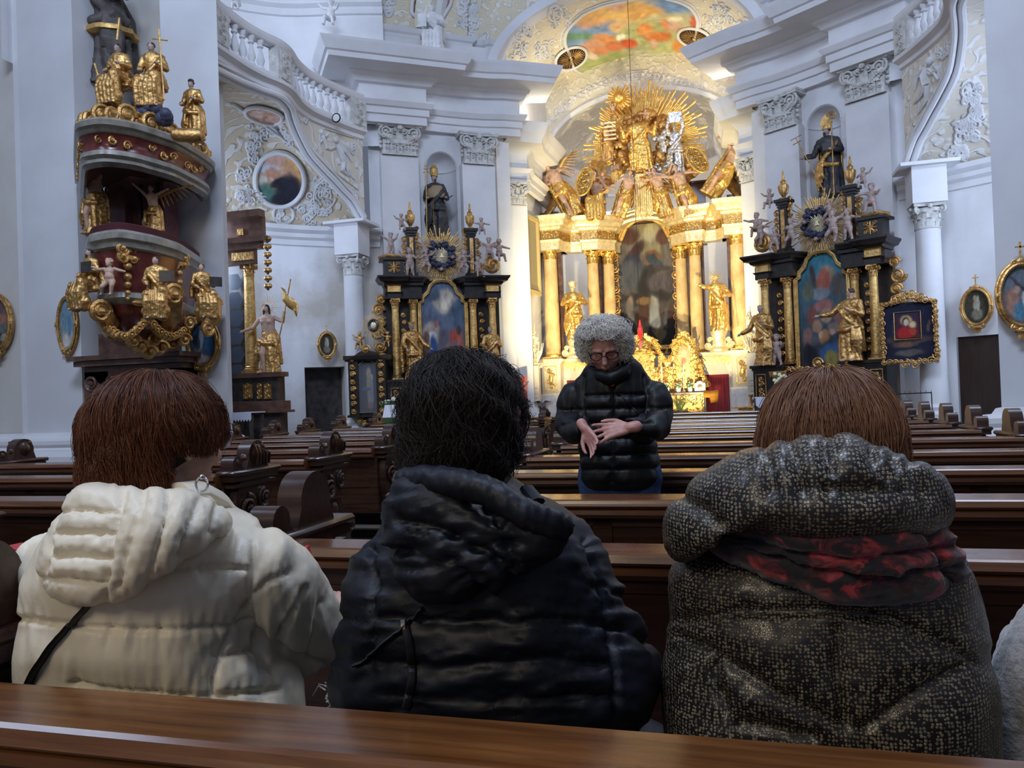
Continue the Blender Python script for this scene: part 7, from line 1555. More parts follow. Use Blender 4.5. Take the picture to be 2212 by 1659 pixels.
def strands(n, K, rad, th_max, drop, seed, face_cut=.9, curl=0, cf=3.0, lift=.012, swirl=.25, th0max=1.9, part=0, clump=0):
    # hair in the head frame (+y is the face): from the crown down over the skull, then hanging
    R = np.random.RandomState(seed); a, b, c = rad
    phi = R.rand(n) * 2 * PI; th0 = np.arccos(1 - R.rand(n) * (1 - math.cos(th0max)))
    if clump: 
        cl = R.randint(0, clump, n); cp = R.rand(clump) * 2 * PI; ct = R.rand(clump) * th0max
    t = np.linspace(0, 1, K)[None]
    face = np.cos(phi - PI / 2)
    te = np.where(face > face_cut * .6, th_max * .55, th_max)[:, None] * (.9 + .15 * R.rand(n)[:, None])
    L = .6 + .5 * R.rand(n)[:, None]
    th = th0[:, None] + np.minimum(L, 1.0) * np.maximum(te - th0[:, None], .25) * t
    lay = 1 + (lift * R.rand(n)[:, None]) / a * (np.sin(PI * t * .5) ** .5)
    ph = phi[:, None] + swirl * (R.rand(n)[:, None] - .5) * t + part * t
    tc = np.minimum(th, PI / 2 + .12)
    X = a * np.sin(tc) * np.cos(ph) * lay; Y = b * np.sin(tc) * np.sin(ph) * lay; Z = c * np.cos(tc) * lay - np.maximum(th - tc, 0) * drop
    inn = np.maximum(th - tc, 0); X *= 1 - .10 * inn; Y *= 1 - .10 * inn
    P = np.stack([X, Y, Z], -1)
    seedp = np.stack([np.cos(phi) * 2.2, np.sin(phi) * 2.2, th0 * 2], -1)[:, None, :] + np.zeros((1, K, 1))
    wob = np.stack([vnoise(seedp * 2.2 + t[..., None] * 2.2, 1.0, s_) for s_ in (1, 2, 3)], -1)
    P = P + wob * .015 * t[..., None]
    if curl:
        p0 = R.rand(n)[:, None] * 6.28; amp = curl * (.3 + .7 * t) * (.5 + .8 * R.rand(n)[:, None])
        P = P + np.stack([np.cos(p0 + cf * 6.28 * t), np.sin(p0 + cf * 6.28 * t) * .8, np.sin(p0 * 1.7 + cf * 6.28 * t)], -1) * amp[..., None]
    return P
def xf(P, M): M = np.array(M); return P @ M[:3, :3].T + M[:3, 3]
def skull(mb, rad, M): mb.ball((0, 0, 0), rad, 28, 18, M)
def real_head(root, M, m, s=1.0, neck=.12, name='body', ears=True, extra=None, mods_v=.0035):
    K = M @ Matrix.Scale(s, 4); sk = MB()
    sk.ball((0, -.012, .02), (.074, .094, .095), 20, 14, K); sk.ball((0, .028, -.02), (.062, .060, .085), 18, 12, K); sk.ball((0, .052, -.088), (.030, .026, .024), 12, 8, K)
    sk.ball((0, .022, -.075), (.052, .050, .034), 14, 10, K)
    for q in (-1, 1):
        sk.ball((q * .038, .056, -.025), (.024, .022, .024), 10, 8, K); sk.ball((q * .030, .070, .010), (.015, .010, .010), 10, 8, K); sk.cap((q * .014, .088, .026), (q * .048, .070, .024), .008, .006, 6, K)
        if ears:
            sk.cap((q * .075, -.004, -.028), (q * .084, -.016, .022), .008, .012, 8, K); sk.cap((q * .084, -.016, .022), (q * .078, -.004, .028), .011, .008, 8, K)
    sk.cap((0, .088, .012), (0, .106, -.026), .008, .013, 10, K); sk.ball((0, .098, -.030), (.018, .011, .009), 8, 6, K)
    sk.ball((0, .086, -.055), (.022, .008, .005), 10, 6, K); sk.ball((0, .084, -.064), (.018, .008, .006), 10, 6, K)
    sk.cap((0, -.018, -.06), (0, -.035, -.06 - neck), .055, .062, 16, K)
    if extra: extra(sk, K)
    V, N_, F = bake(sk, [('REMESH', dict(mode='VOXEL', voxel_size=mods_v)), ('SMOOTH', dict(factor=.5, iterations=4))])
    return MB().add(V, F).build(name, m, parent=root, ang=None)
# lofts whose outline is given on a known vertical plane
def px_rings(rows, n=72, fine=60, p=2.4):
    rows = np.array(rows, float); yy = np.linspace(rows[0, 0], rows[-1, 0], fine); R = []
    a = np.linspace(0, 2 * PI, n, endpoint=False); ca, sa = np.cos(a), np.sin(a)
    sx = np.sign(ca) * np.abs(ca) ** (2 / p); sy = np.sign(sa) * np.abs(sa) ** (2 / p)
    for y in yy:
        xl, xr, Yc, db, df = [np.interp(y, rows[:, 0], rows[:, k]) for k in (1, 2, 3, 4, 5)]
        A = aY(xl, y, Yc); B = aY(xr, y, Yc); c = (A + B) / 2; h = (B - A) / 2
        k0, k1 = c[0] - h[0], c[0] + h[0]
        for _ in range(5):
            cc = (k0 + k1) / 2; hh = (k1 - k0) / 2
            row = np.stack([cc + hh * sx, Yc + np.where(sy < 0, db * sy, df * sy), c[2] + h[2] * sx], -1); q = toPx(row)[:, 0]; m = (xr - xl) / (B - A)[0]
            k0 += (xl - q.min()) / m; k1 += (xr - q.max()) / m
        R.append(row)
    return np.array(R)
def seam_d(px, seams):
    d = np.full(len(px), 1e9)
    for s_ in seams:
        s_ = np.array(s_, float)
        for a, b in zip(s_[:-1], s_[1:]):
            ab = b - a; t = np.clip(((px - a) @ ab) / (ab @ ab), 0, 1); d = np.minimum(d, np.linalg.norm(px - (a + t[:, None] * ab), axis=1))
    return d
def garment(mb, name, m, root, seams=(), vox=.005, groove=.010, gw=7, puff=.008, pw=38, wr=.004, wf=.05, big=.006, smooth=6, near_only=True, wdir=(1, .25), seed=1, rim=None):
    V, Nn, F = bake(mb, [('REMESH', dict(mode='VOXEL', voxel_size=vox)), ('SMOOTH', dict(factor=.6, iterations=smooth))])
    px = toPx(V); d = seam_d(px, seams) if len(seams) else np.full(len(V), 80.0)
    P3 = np.stack([px[:, 0] * wdir[0], px[:, 1] * wdir[1], np.zeros(len(px))], -1)
    w1 = fbm(P3, wf, 3, seed); w2 = fbm(V, 9, 2, seed + 4)
    near = np.exp(-d / (pw * .7))
    off = -groove * np.exp(-(d / gw) ** 2) + puff * (1 - np.exp(-(d / pw) ** 2)) + wr * w1 * (near * 1.3 + .25) + big * w2
    V = V + Nn * off[:, None]
    o = MB().add(V, F).build(name, m, parent=root, ang=None); return o
def pillow(outline, Yf, tb, tf, M=None, rings=22, seg=96, p=2.2, smoothn=2):
    # an inflated closed shape; outline in the photo's pixels on the surface Y = Yf(x, y)
    O = np.array(outline, float); OO = np.r_[O, O[:1]]; L = np.r_[0, np.cumsum(np.linalg.norm(np.diff(OO, axis=0), axis=1))]
    t = np.linspace(0, L[-1], seg, endpoint=False); Q = np.stack([np.interp(t, L, OO[:, k]) for k in (0, 1)], 1)
    for _ in range(smoothn): Q = (np.roll(Q, 1, 0) + 2 * Q + np.roll(Q, -1, 0)) / 4
    c = O.mean(0); mb = MB(); R = []
    for k in list(range(rings + 1)) + list(range(rings - 1, -1, -1)):
        s_ = k / rings; front = len(R) > rings; hgt = (1 - s_ ** p) ** (1 / p) if s_ < 1 else 0; row = []
        for q in Q:
            pt = c * (1 - s_) + q * s_; Y = Yf(pt[0], pt[1]); Y2 = Y - (tb * hgt if not front else -tf * hgt); row.append(aY(pt[0], pt[1], Y2))
        R.append(row)
    mb.rings(np.array(R)[:, ::-1], False, False)
    return mb
def on_obj(o, pts, r, name, m, parent, flat=.35, off=.004, seg=8):
    b = bvh_of(o); P = [hit(b, x, y, off) for x, y in pts]; P = [p for p in P if p is not None]
    mb = MB(); mb.tube(P, r, seg, flat=flat); return mb.build(name, m, parent=parent)
def dens(pts, n=40):
    P = np.array(pts, float); L = np.r_[0, np.cumsum(np.linalg.norm(np.diff(P, axis=0), axis=1))]; t = np.linspace(0, L[-1], n); return [tuple(np.interp(t, L, P[:, k]) for k in (0, 1))[0:2] for t in t]
SK = mat('skin', (.50, .29, .22), .5, build=noisy((.44, .23, .17), (.56, .34, .26), 30, .15, 250, dist=.001))
SK2 = mat('rosy_skin', (.46, .22, .18), .5, build=noisy((.42, .18, .15), (.54, .29, .24), 30, .15, 250, dist=.001))
WHITE = mat('cream_quilted_nylon', rough=.42, spec=.4, sheen=.1, build=noisy((.74, .66, .50), (.82, .74, .58), 8, .15, 90, dist=.003))
NAVY = mat('navy_quilted_nylon', rough=.5, spec=.35, build=noisy((.0025, .0038, .008), (.005, .007, .014), 8, .15, 90, dist=.003))
BLK = mat('black_quilted_nylon', rough=.5, spec=.3, build=noisy((.004, .004, .0045), (.008, .008, .009), 8, .15, 90, dist=.003))
JEAN = mat('blue_denim', rough=.8, build=noisy((.012, .035, .10), (.03, .075, .20), 30, .3, 200, dist=.002))
def tweedf(nt, b):
    v = coord(nt, (1, 1, 1)); vo = N(nt, 'ShaderNodeTexVoronoi', feature='F1'); vo.inputs['Scale'].default_value = 205; vo.inputs['Randomness'].default_value = .45; nt.links.new(v, vo.inputs['Vector'])
    f = ramp(nt, vo.outputs[0], [(.34, (1, 1, 1)), (.50, (0, 0, 0))]); n = noise(nt, v, 60, 3)
    thr = ramp(nt, n, [(.40, (.45, .45, .45)), (.60, (1, 1, 1))]); mm = N(nt, 'ShaderNodeMix', data_type='RGBA', blend_type='MULTIPLY'); mm.inputs[0].default_value = 1; nt.links.new(f, mm.inputs[6]); nt.links.new(thr, mm.inputs[7])
    nt.links.new(mixc(nt, mm.outputs[2], (.016, .014, .015), (.26, .215, .14)), b.inputs['Base Color']); bump(nt, b, f, .5, .003)
TWEED = mat('black_and_beige_shiny_tweed', rough=.34, spec=.6, build=tweedf)
def scarff(nt, b):
    v = coord(nt, (1, 1, 1.5)); n1 = noise(nt, v, 26, 4, .6, 1.0); n2 = noise(nt, v, 11, 3, .5, .5)
    c = ramp(nt, n1, [(.46, (.008, .006, .012)), (.52, (.14, .012, .02)), (.60, (.42, .035, .05)), (.70, (.48, .10, .13))])
    nt.links.new(mixc(nt, ramp(nt, n2, [(.42, (0, 0, 0)), (.55, (1, 1, 1))]), (.010, .007, .013), c), b.inputs['Base Color']); bump(nt, b, n2, .3, .01)
SCARF = mat('black_and_red_floral_scarf', rough=.75, sheen=.3, build=scarff)
STRAP = mat('black_strap', (.006, .006, .007), .6)

# ---- woman in the cream jacket
p = empty('person', (-.95, 1.2, 0)); p.matrix_world = Matrix.Identity(4)
tag(p, 'seated person with auburn bob and white glasses in a cream quilted hooded jacket', 'person')
mb = MB(); Y0 = 1.18
rows = [(1062, 215, 410, Y0, .07, .07), (1085, 185, 455, Y0, .09, .09), (1110, 150, 505, Y0, .11, .11), (1140, 110, 552, Y0, .125, .13), (1180, 78, 580, Y0, .14, .15), (1230, 52, 590, Y0, .15, .16), (1300, 38, 592, Y0, .155, .17), (1370, 36, 590, Y0, .16, .19), (1450, 44, 620, Y0, .15, .21), (1530, 60, 650, Y0, .14, .22), (1680, 70, 660, Y0, .13, .22)]
mb.rings(px_rings(rows))
T = lambda x, y, Y: tuple(aY(x, y, Y))
mb.tube([T(500, 1215, 1.16), T(545, 1222, 1.18), T(580, 1262, 1.22), T(612, 1315, 1.30), T(640, 1358, 1.40), T(668, 1368, 1.52), T(700, 1362, 1.64)], [.055, .068, .080, .090, .088, .080, .066], 24)
mb.tube([T(120, 1220, 1.2), T(80, 1290, 1.25), T(75, 1390, 1.4), T(120, 1420, 1.6)], [.06, .075, .075, .065], 16)
sw = [[(205, 1215), (370, 1228), (460, 1224), (540, 1230)], [(38, 1336), (120, 1348), (220, 1358), (350, 1362), (470, 1355), (505, 1352)], [(150, 1478), (300, 1496), (430, 1505), (600, 1490)], [(548, 1150), (545, 1210), (538, 1290), (545, 1350), (560, 1405), (585, 1450)], [(535, 1300), (505, 1352), (480, 1410), (462, 1460), (455, 1520)],
      [(470, 1418), (560, 1400)], [(545, 1290), (580, 1255), (625, 1235)], [(595, 1392), (628, 1330), (655, 1270)], [(662, 1425), (685, 1350), (700, 1300)], [(556, 1372), (600, 1396), (640, 1412), (700, 1430)], [(508, 1350), (545, 1350)]]
jk = garment(mb, 'jacket', WHITE, p, sw, .005, .009, 6, .007, 45, .0045, .055, .004, seed=3)
hd = pillow([(165, 1056), (200, 1049), (260, 1050), (330, 1053), (400, 1058), (440, 1066), (475, 1085), (500, 1115), (500, 1140), (425, 1193), (340, 1247), (275, 1290), (232, 1305), (170, 1302), (115, 1288), (86, 1264), (76, 1236), (84, 1190), (104, 1138), (132, 1085)], lambda x, y: 1.06 - .05 * (y - 1050) / 250 + .10 * max(0, (x - 330) / 170) ** 1.5, .060, .06)
hs = [[(118, 1106), (180, 1100), (262, 1108)], [(112, 1150), (180, 1150), (245, 1152)], [(100, 1202), (170, 1200), (235, 1206)], [(88, 1252), (160, 1256), (228, 1262)], [(268, 1062), (252, 1120), (240, 1180), (232, 1240), (226, 1298)], [(312, 1060), (300, 1110), (272, 1190), (256, 1270)], [(365, 1066), (360, 1110), (342, 1180), (322, 1250)], [(430, 1080), (412, 1130), (388, 1200)], [(140, 1066), (112, 1140), (90, 1250)], [(470, 1090), (455, 1150)]]
garment(hd, 'hood', WHITE, p, hs, .0045, .007, 5, .007, 24, .0028, .09, .003, wdir=(1, .5), seed=6)
co = MB(); co.tube([T(380, 1066, 1.12), T(420, 1064, 1.16), T(455, 1082, 1.2), T(482, 1108, 1.24)], [.03, .035, .035, .03], 12, flat=.6); co.build('collar', WHITE, parent=p)
on_obj(jk, dens([(203, 1296), (170, 1335), (120, 1392), (85, 1440), (62, 1490)], 24), .012, 'strap', STRAP, p, .3)
hc = np.array(aY(356, 952, 1.2)); M = head_frame(hc, -.30, -.10)
real_head(p, M, SK, 1.0)
hb = MB(); skull(hb, (.090, .096, .098), M @ Matrix.Translation((-.006, -.026, .026))); hb.build('hair_mass', mat('auburn_hair_base', (.016, .005, .002), .8), parent=p)
AUB = hairmat('auburn_hair', (.050, .013, .005), (.19, .058, .018))
P = strands(26000, 12, (.103, .108, .108), 2.62, .118, 2, face_cut=.75, lift=.014, part=.25)
P = P[~((P[:, -1, 1] > .085) & (P[:, -1, 2] < -.02))]; RJ = np.random.RandomState(6)
for i in np.where((P[:, -1, 0] * .84 + P[:, -1, 1] * .54 > .062) & (P[:, -1, 2] < -.015))[0]:      # hair cut short over the ear
    z = P[i, :, 2]; k = np.argmax(z < -.022 + .02 * RJ.rand() ); k = max(k, 1); q = np.linspace(0, k, P.shape[1]); P[i] = np.stack([np.interp(q, np.arange(P.shape[1]), P[i, :, c]) for c in range(3)], 1)
hair_obj('hair', xf(P + np.array((-.006, -.016, .014)), M), .0006, .0003, AUB, p)
g = MB(); WF = mat('white_plastic', (.62, .62, .68), .3)
for q in (-1, 1):
    Cx = .036 * q; g.tube([(Cx + .030 * math.cos(a), .098 - .012 * abs(math.cos(a)), .012 + .021 * math.sin(a) + (.006 if q * math.cos(a) > .6 and math.sin(a) > .2 else 0)) for a in np.linspace(0, 2 * PI, 21)], .0032, 6, M, cap=False)
    g.tube([(q * .064, .090, .018), (q * .080, .05, .02), (q * .088, -.005, .012)], .0032, 6, M)
g.tube([(-.008, .104, .016), (.008, .104, .016)], .003, 6, M); gl = g.build('glasses', WF, parent=p)
g = MB()
for q in (-1, 1): g.lathe([(0, 0), (.028, 0)], (0, 0, 0), 18, M @ Matrix.Translation((.036 * q, .095, .012)) @ Matrix.Rotation(PI / 2, 4, 'X') @ Matrix.Diagonal((1, .72, 1, 1)))
g.build('lens', MT['glass'], parent=gl)
g = MB(); ec = aY(436, 1046, 1.10); g.tube([tuple(ec + np.array((.011 * math.cos(a), 0, .012 * math.sin(a)))) for a in np.linspace(0, 6.28, 16)], .0018, 6, cap=False); g.ball(tuple(ec + np.array((.003, -.004, .012))), .004, 8, 6); g.build('earring', MT['silver'], parent=p)
# trousers and legs reaching down from the seat
lg = MB()
for q in (-1, 1): lg.cap((-.95 + q * .1, 1.22, .54), (-.93 + q * .11, 1.62, .56), .085, .07, 14); lg.cap((-.93 + q * .11, 1.62, .54), (-.93 + q * .11, 1.60, .1), .065, .05, 12); lg.cap((-.93 + q * .11, 1.58, .08), (-.93 + q * .11, 1.74, .07), .045, .04, 10)
garment(lg, 'trousers', STRAP, p, vox=.008)
hm = MB(); hp = T(700, 1330, 1.72); hm.ball(hp, (.035, .045, .03), 10, 8)
for k in range(4): hm.cap((hp[0] - .02 + .014 * k, hp[1] + .03, hp[2]), (hp[0] - .03 + .012 * k, hp[1] + .085, hp[2] + .03), .009, .008, 8)
hm.cap((hp[0] - .03, hp[1] + .01, hp[2] + .01), (hp[0] - .05, hp[1] + .04, hp[2] + .05), .010, .008, 8); hm.build('hand', SK, parent=p, mods=VOX(.003))
c0 = T(672, 1225, 1.74); rb = MB(); rb.box((0, 0, 0), (.010, .07, .15)); o = rb.build('phone', MT['redbook'], M=Matrix.Translation((c0[0], c0[1], c0[2] - .03)) @ Euler((.2, -.18, .2)).to_matrix().to_4x4()); tag(o, 'bright red phone case held up in front of the cream jacket sleeve', 'phone')

# ---- man in the navy jacket
p = empty('person', (0, 0, 0)); tag(p, 'seated person with tousled dark hair and bald spot in a navy hooded jacket', 'person')
Y1 = 1.2; mb = MB()
rows = [(1040, 905, 1100, Y1, .07, .06), (1080, 870, 1150, Y1, .09, .08), (1112, 840, 1215, Y1, .11, .10), (1140, 812, 1272, Y1, .13, .12), (1165, 785, 1298, Y1, .14, .14), (1200, 762, 1312, Y1, .15, .15), (1250, 748, 1330, Y1, .16, .16), (1300, 739, 1352, Y1, .165, .18), (1350, 732, 1380, Y1, .17, .2), (1400, 726, 1404, Y1, .17, .22), (1440, 724, 1421, Y1, .17, .22), (1480, 736, 1426, Y1, .16, .22), (1530, 766, 1405, Y1, .15, .22), (1580, 800, 1372, Y1, .14, .22), (1700, 820, 1350, Y1, .13, .22)]
mb.rings(px_rings(rows)); 
ns = [[(800, 1180), (812, 1260), (815, 1350), (800, 1440)], [(1270, 1160), (1300, 1260), (1322, 1360), (1335, 1450), (1330, 1540)], [(820, 1335), (1000, 1345), (1180, 1338), (1320, 1345)], [(815, 1430), (1000, 1440), (1180, 1425), (1335, 1440)], [(850, 1500), (1050, 1515), (1330, 1505)], [(1310, 1265), (1370, 1300)], [(1325, 1350), (1405, 1380)], [(735, 1335), (812, 1345)], [(728, 1425), (805, 1430)]]
jk = garment(mb, 'jacket', NAVY, p, ns, .006, .008, 7, .009, 48, .006, .05, .010, wdir=(.35, 1), seed=8)
hd = pillow([(868, 1050), (905, 1036), (960, 1042), (1030, 1058), (1095, 1082), (1150, 1110), (1215, 1135), (1222, 1165), (1190, 1205), (1120, 1255), (1052, 1290), (980, 1298), (905, 1290), (862, 1250), (838, 1200), (828, 1150), (838, 1092)], lambda x, y: 1.055 - .03 * (y - 1040) / 250, .062, .07)
garment(hd, 'hood', NAVY, p, [[(870, 1120), (960, 1150), (1060, 1200), (1110, 1255)], [(1030, 1060), (1075, 1130), (1120, 1230)], [(850, 1190), (960, 1210), (1050, 1285)]], .005, .010, 9, .010, 45, .009, .045, .009, wdir=(.5, 1.2), seed=9)
rm = MB(); rm.tube([T(*q) for q in ((868, 1062, 1.08), (880, 1040, 1.06), (930, 1036, 1.02), (985, 1044, 1.0), (1040, 1056, .99), (1090, 1080, .985), (1140, 1112, .985), (1190, 1128, 1.0), (1222, 1140, 1.02))], [.018, .020, .020, .020, .020, .019, .019, .019, .016], 14)
garment(rm, 'hood_rim', NAVY, p, (), .004, wr=.006, wf=.12, big=.004, puff=0, seed=12, smooth=2)
on_obj(jk, dens([(915, 1312), (880, 1350), (820, 1400), (770, 1440)], 18), .007, 'strap', STRAP, p, .4)
on_obj(jk, dens([(878, 1350), (890, 1410), (893, 1470), (880, 1530)], 18), .006, 'drawcord', STRAP, p, .6)
cb = MB(); q = hit(bvh_of(jk), 877, 1352, .008); cb.box(tuple(q), (.006, .006, .014)); cb.build('zip_pull', MT['silver'], parent=p)
on_obj(jk, dens([(1135, 1060), (1160, 1090)], 6), .012, 'collar', NAVY, p, .6)
hc = np.array(aY(1004, 922, 1.2)); M = head_frame(hc, .04, -.10); real_head(p, M, SK2, 1.0)
hb = MB(); skull(hb, (.080, .096, .098), M @ Matrix.Translation((0, -.012, .018))); hb.cap((0, -.05, -.03), (0, -.055, -.085), .062, .055, 14, M); hb.build('hair_mass', mat('dark_hair_base', (.003, .002, .0015), .9), parent=p)
DK = hairmat('dark_brown_hair', (.006, .004, .003), (.024, .015, .010))
P = strands(26000, 9, (.080, .096, .097), 2.5, .11, 5, face_cut=.8, curl=.0055, cf=1.2, lift=.016, swirl=1.8)
P[:, :, 0] += .006 * np.sin(P[:, :, 2] * 90 + P[:, :, 1] * 60)
c_ = P[:, 0] - np.array((-.008, -.066, .066)); keep = (np.linalg.norm(c_, axis=1) > .018) | (np.random.RandomState(2).rand(len(P)) < .10); P = P[keep]
P = P[~((P[:, -1, 0] * .98 + P[:, -1, 1] * .2 > .068) & (P[:, -1, 2] < -.02))]; hair_obj('hair', xf(P + np.array((0, -.012, .02)), M), .0005, .00025, DK, p)
fz = strands(500, 10, (.083, .099, .100), 2.4, .10, 15, curl=.008, cf=1.2, lift=.026, swirl=2.0); hair_obj('stray_hair', xf(fz + np.array((0, -.012, .014)), M), .0005, .0002, DK, p)
lg = MB()
for q in (-1, 1): lg.cap((-.36 + q * .12, 1.26, .56), (-.34 + q * .13, 1.66, .57), .09, .075, 14); lg.cap((-.34 + q * .13, 1.66, .55), (-.34 + q * .13, 1.64, .1), .07, .05, 12); lg.cap((-.34 + q * .13, 1.62, .08), (-.34 + q * .13, 1.78, .07), .045, .04, 10)
garment(lg, 'trousers', STRAP, p, vox=.008)

# ---- woman in the tweed coat
p = empty('person', (0, 0, 0)); tag(p, 'seated person in a shiny black and beige tweed coat with thick hood and red scarf', 'person')
Y2 = 1.27; mb = MB()
rows = [(1120, 1640, 1960, Y2, .08, .07), (1160, 1540, 2030, Y2, .11, .1), (1190, 1478, 2066, Y2, .14, .13), (1230, 1454, 2092, Y2, .16, .15), (1300, 1447, 2112, Y2, .17, .17), (1350, 1444, 2130, Y2, .175, .19), (1420, 1440, 2144, Y2, .18, .2), (1500, 1443, 2149, Y2, .18, .21), (1590, 1452, 2154, Y2, .17, .21), (1720, 1465, 2150, Y2, .16, .21)]
mb.rings(px_rings(rows, p=2.6))
ts = [[(1470, 1370), (1560, 1420), (1650, 1478), (1740, 1530), (1810, 1570)], [(2080, 1440), (2010, 1480), (1940, 1525), (1870, 1572)], [(1470, 1340), (1600, 1320), (1780, 1318), (1920, 1335), (2040, 1385), (2110, 1430)], [(1540, 1400), (1545, 1470), (1570, 1540)], [(1810, 1360), (1812, 1480), (1830, 1570)], [(1600, 1560), (1760, 1590)]]
garment(mb, 'coat', TWEED, p, ts, .006, .011, 9, .009, 55, .003, .035, .005, wdir=(.6, 1), seed=14)
sc = pillow([(1540, 1185), (1552, 1150), (1600, 1120), (1700, 1110), (1850, 1110), (1980, 1118), (2040, 1140), (2072, 1185), (2092, 1240), (2082, 1262), (2030, 1275), (1950, 1292), (1870, 1298), (1780, 1282), (1690, 1250), (1600, 1215)], lambda x, y: 1.09 + .06 * ((x - 1810) / 280) ** 2, .060, .07, p=2.0)
garment(sc, 'scarf', SCARF, p, [[(1560, 1150), (1700, 1195), (1850, 1215), (2050, 1180)], [(1600, 1185), (1750, 1235), (1900, 1255), (2070, 1225)], [(1980, 1130), (2030, 1190), (2060, 1260)]], .005, .012, 8, .008, 24, .006, .05, .006, wdir=(.5, 1.5), seed=15)
hd = pillow([(1447, 1160), (1444, 1130), (1455, 1095), (1485, 1060), (1540, 1020), (1585, 990), (1640, 965), (1700, 950), (1760, 943), (1820, 944), (1880, 954), (1930, 972), (1965, 990), (2005, 1008), (2032, 1035), (2050, 1075), (2050, 1110), (2035, 1140), (1990, 1152), (1900, 1160), (1800, 1164), (1700, 1152), (1620, 1130), (1570, 1130), (1530, 1155), (1500, 1190), (1470, 1208), (1452, 1190)], lambda x, y: 1.09 + .07 * ((x - 1780) / 300) ** 2, .090, .10, p=2.4, rings=28, seg=120)
garment(hd, 'hood', TWEED, p, [[(1655, 972), (1662, 1010), (1668, 1060)], [(1710, 965), (1722, 1020), (1736, 1060)], [(1780, 960), (1795, 1000), (1800, 1020)], [(1885, 968), (1895, 1000), (1925, 1040)], [(1925, 985), (1945, 1020), (1958, 1052)], [(1965, 1000), (1985, 1035), (1995, 1065)], [(1780, 1052), (1880, 1055), (1960, 1060)], [(1480, 1080), (1530, 1110), (1560, 1140)]], .005, .008, 9, .009, 30, .0035, .04, .004, wdir=(1.3, .4), seed=16)
hc = np.array(aY(1793, 968, 1.3)); M = head_frame(hc, -.05, -.05); real_head(p, M, SK, 1.0)
hb = MB(); skull(hb, (.082, .098, .098), M @ Matrix.Translation((0, -.014, .018))); hb.build('hair_mass', mat('light_brown_hair_base', (.022, .009, .004), .8), parent=p)
LB = hairmat('light_auburn_hair', (.09, .036, .018), (.27, .125, .062))
P = strands(26000, 12, (.090, .103, .100), 2.9, .13, 12, face_cut=.8, lift=.018, swirl=.5)
hair_obj('hair', xf(P + np.array((0, -.014, .018)), M), .0006, .0003, LB, p)
lg = MB()
for q in (-1, 1): lg.cap((.24 + q * .12, 1.34, .56), (.24 + q * .13, 1.72, .57), .09, .075, 14); lg.cap((.24 + q * .13, 1.72, .55), (.24 + q * .13, 1.70, .1), .07, .05, 12); lg.cap((.24 + q * .13, 1.68, .08), (.24 + q * .13, 1.84, .07), .045, .04, 10)
garment(lg, 'trousers', STRAP, p, vox=.008)

# ---- neighbour at the right edge: only a fluffy pale sleeve and a pink bag show
p = empty('person', (0, 0, 0)); tag(p, 'person cut off at the right edge, only a pale grey fluffy sleeve showing', 'person')
mb = MB(); mb.tube([T(2370, 1330, 1.3), T(2300, 1450, 1.32), T(2225, 1530, 1.34), T(2218, 1620, 1.34), T(2260, 1700, 1.34)], [.07, .085, .060, .055, .06], 20)
mb.rings(px_rings([(1150, 2380, 2560, 1.3, .1, .1), (1250, 2330, 2700, 1.3, .14, .14), (1500, 2290, 2760, 1.3, .15, .16), (1720, 2290, 2760, 1.3, .15, .16)], 40, 20))
garment(mb, 'sleeve', mat('pale_grey_fleece', (.30, .30, .31), .9, sheen=.5, build=noisy((.24, .24, .25), (.42, .41, .41), 40, .6, 120, dist=.006)), p, (), .007, wr=.006, wf=.15, big=.006)
M = head_frame(aY(2440, 1000, 1.3), 0, 0); real_head(p, M, SK, 1.0, mods_v=.006); hb = MB(); skull(hb, (.095, .105, .11), M @ Matrix.Translation((0, -.02, .012))); hb.build('hair', MT['brownwood'], parent=p)
b = MB(); c0 = aY(2185, 1470, 1.5); b.box(tuple(c0 - np.array((-.05, 0, .06))), (.22, .12, .16), bev=.03); o = b.build('handbag', mat('dusty_pink_leather', (.34, .13, .11), .5)); tag(o, 'dusty pink bag on the bench at the right edge', 'bag')

# ---- standing woman facing us
p = empty('person', (0, 0, 0)); tag(p, 'standing person with curly grey hair, black quilted jacket and jeans gesturing with both hands', 'person')
YG = 3.62; mb = MB(); g_ = YG
rows = [(772, 1290, 1362, g_ - .02, .06, .06), (790, 1275, 1382, g_ - .02, .08, .08), (806, 1256, 1398, g_ - .01, .10, .10), (826, 1244, 1408, g_, .12, .12), (860, 1240, 1412, g_, .14, .13), (900, 1244, 1412, g_, .15, .14), (950, 1250, 1415, g_, .165, .15), (1000, 1254, 1424, g_, .17, .15), (1030, 1258, 1424, g_, .16, .15), (1046, 1266, 1410, g_, .14, .13)]
mb.rings(px_rings(rows, 60, 50))
mb.tube([T(1272, 842, g_), T(1250, 858, g_), T(1236, 885, g_ - .02), T(1232, 915, g_ - .06), T(1244, 930, g_ - .16), T(1266, 932, g_ - .30)], [.05, .078, .075, .068, .055, .042], 18)
mb.tube([T(1384, 838, g_), T(1400, 854, g_), T(1416, 885, g_ - .02), T(1414, 918, g_ - .08), T(1392, 930, g_ - .2), T(1358, 925, g_ - .32)], [.05, .078, .075, .068, .055, .042], 18)
gs_ = [[(1262, 855), (1400, 852)], [(1250, 885), (1410, 880)], [(1255, 915), (1408, 912)], [(1258, 950), (1412, 945)], [(1260, 985), (1415, 980)], [(1262, 1015), (1418, 1012)], [(1322, 810), (1325, 900), (1322, 1040)], [(1262, 815), (1258, 860), (1262, 900)], [(1392, 812), (1398, 860), (1392, 905)], [(1210, 885), (1250, 885)], [(1400, 885), (1445, 880)], [(1215, 920), (1250, 905)]]
jk = garment(mb, 'jacket', BLK, p, gs_, .007, .010, 3, .010, 14, .004, .12, .008, seed=17)
on_obj(jk, dens([(1322, 832), (1345, 858), (1375, 890)], 14), .003, 'strap', MT['iron'], p, .5)
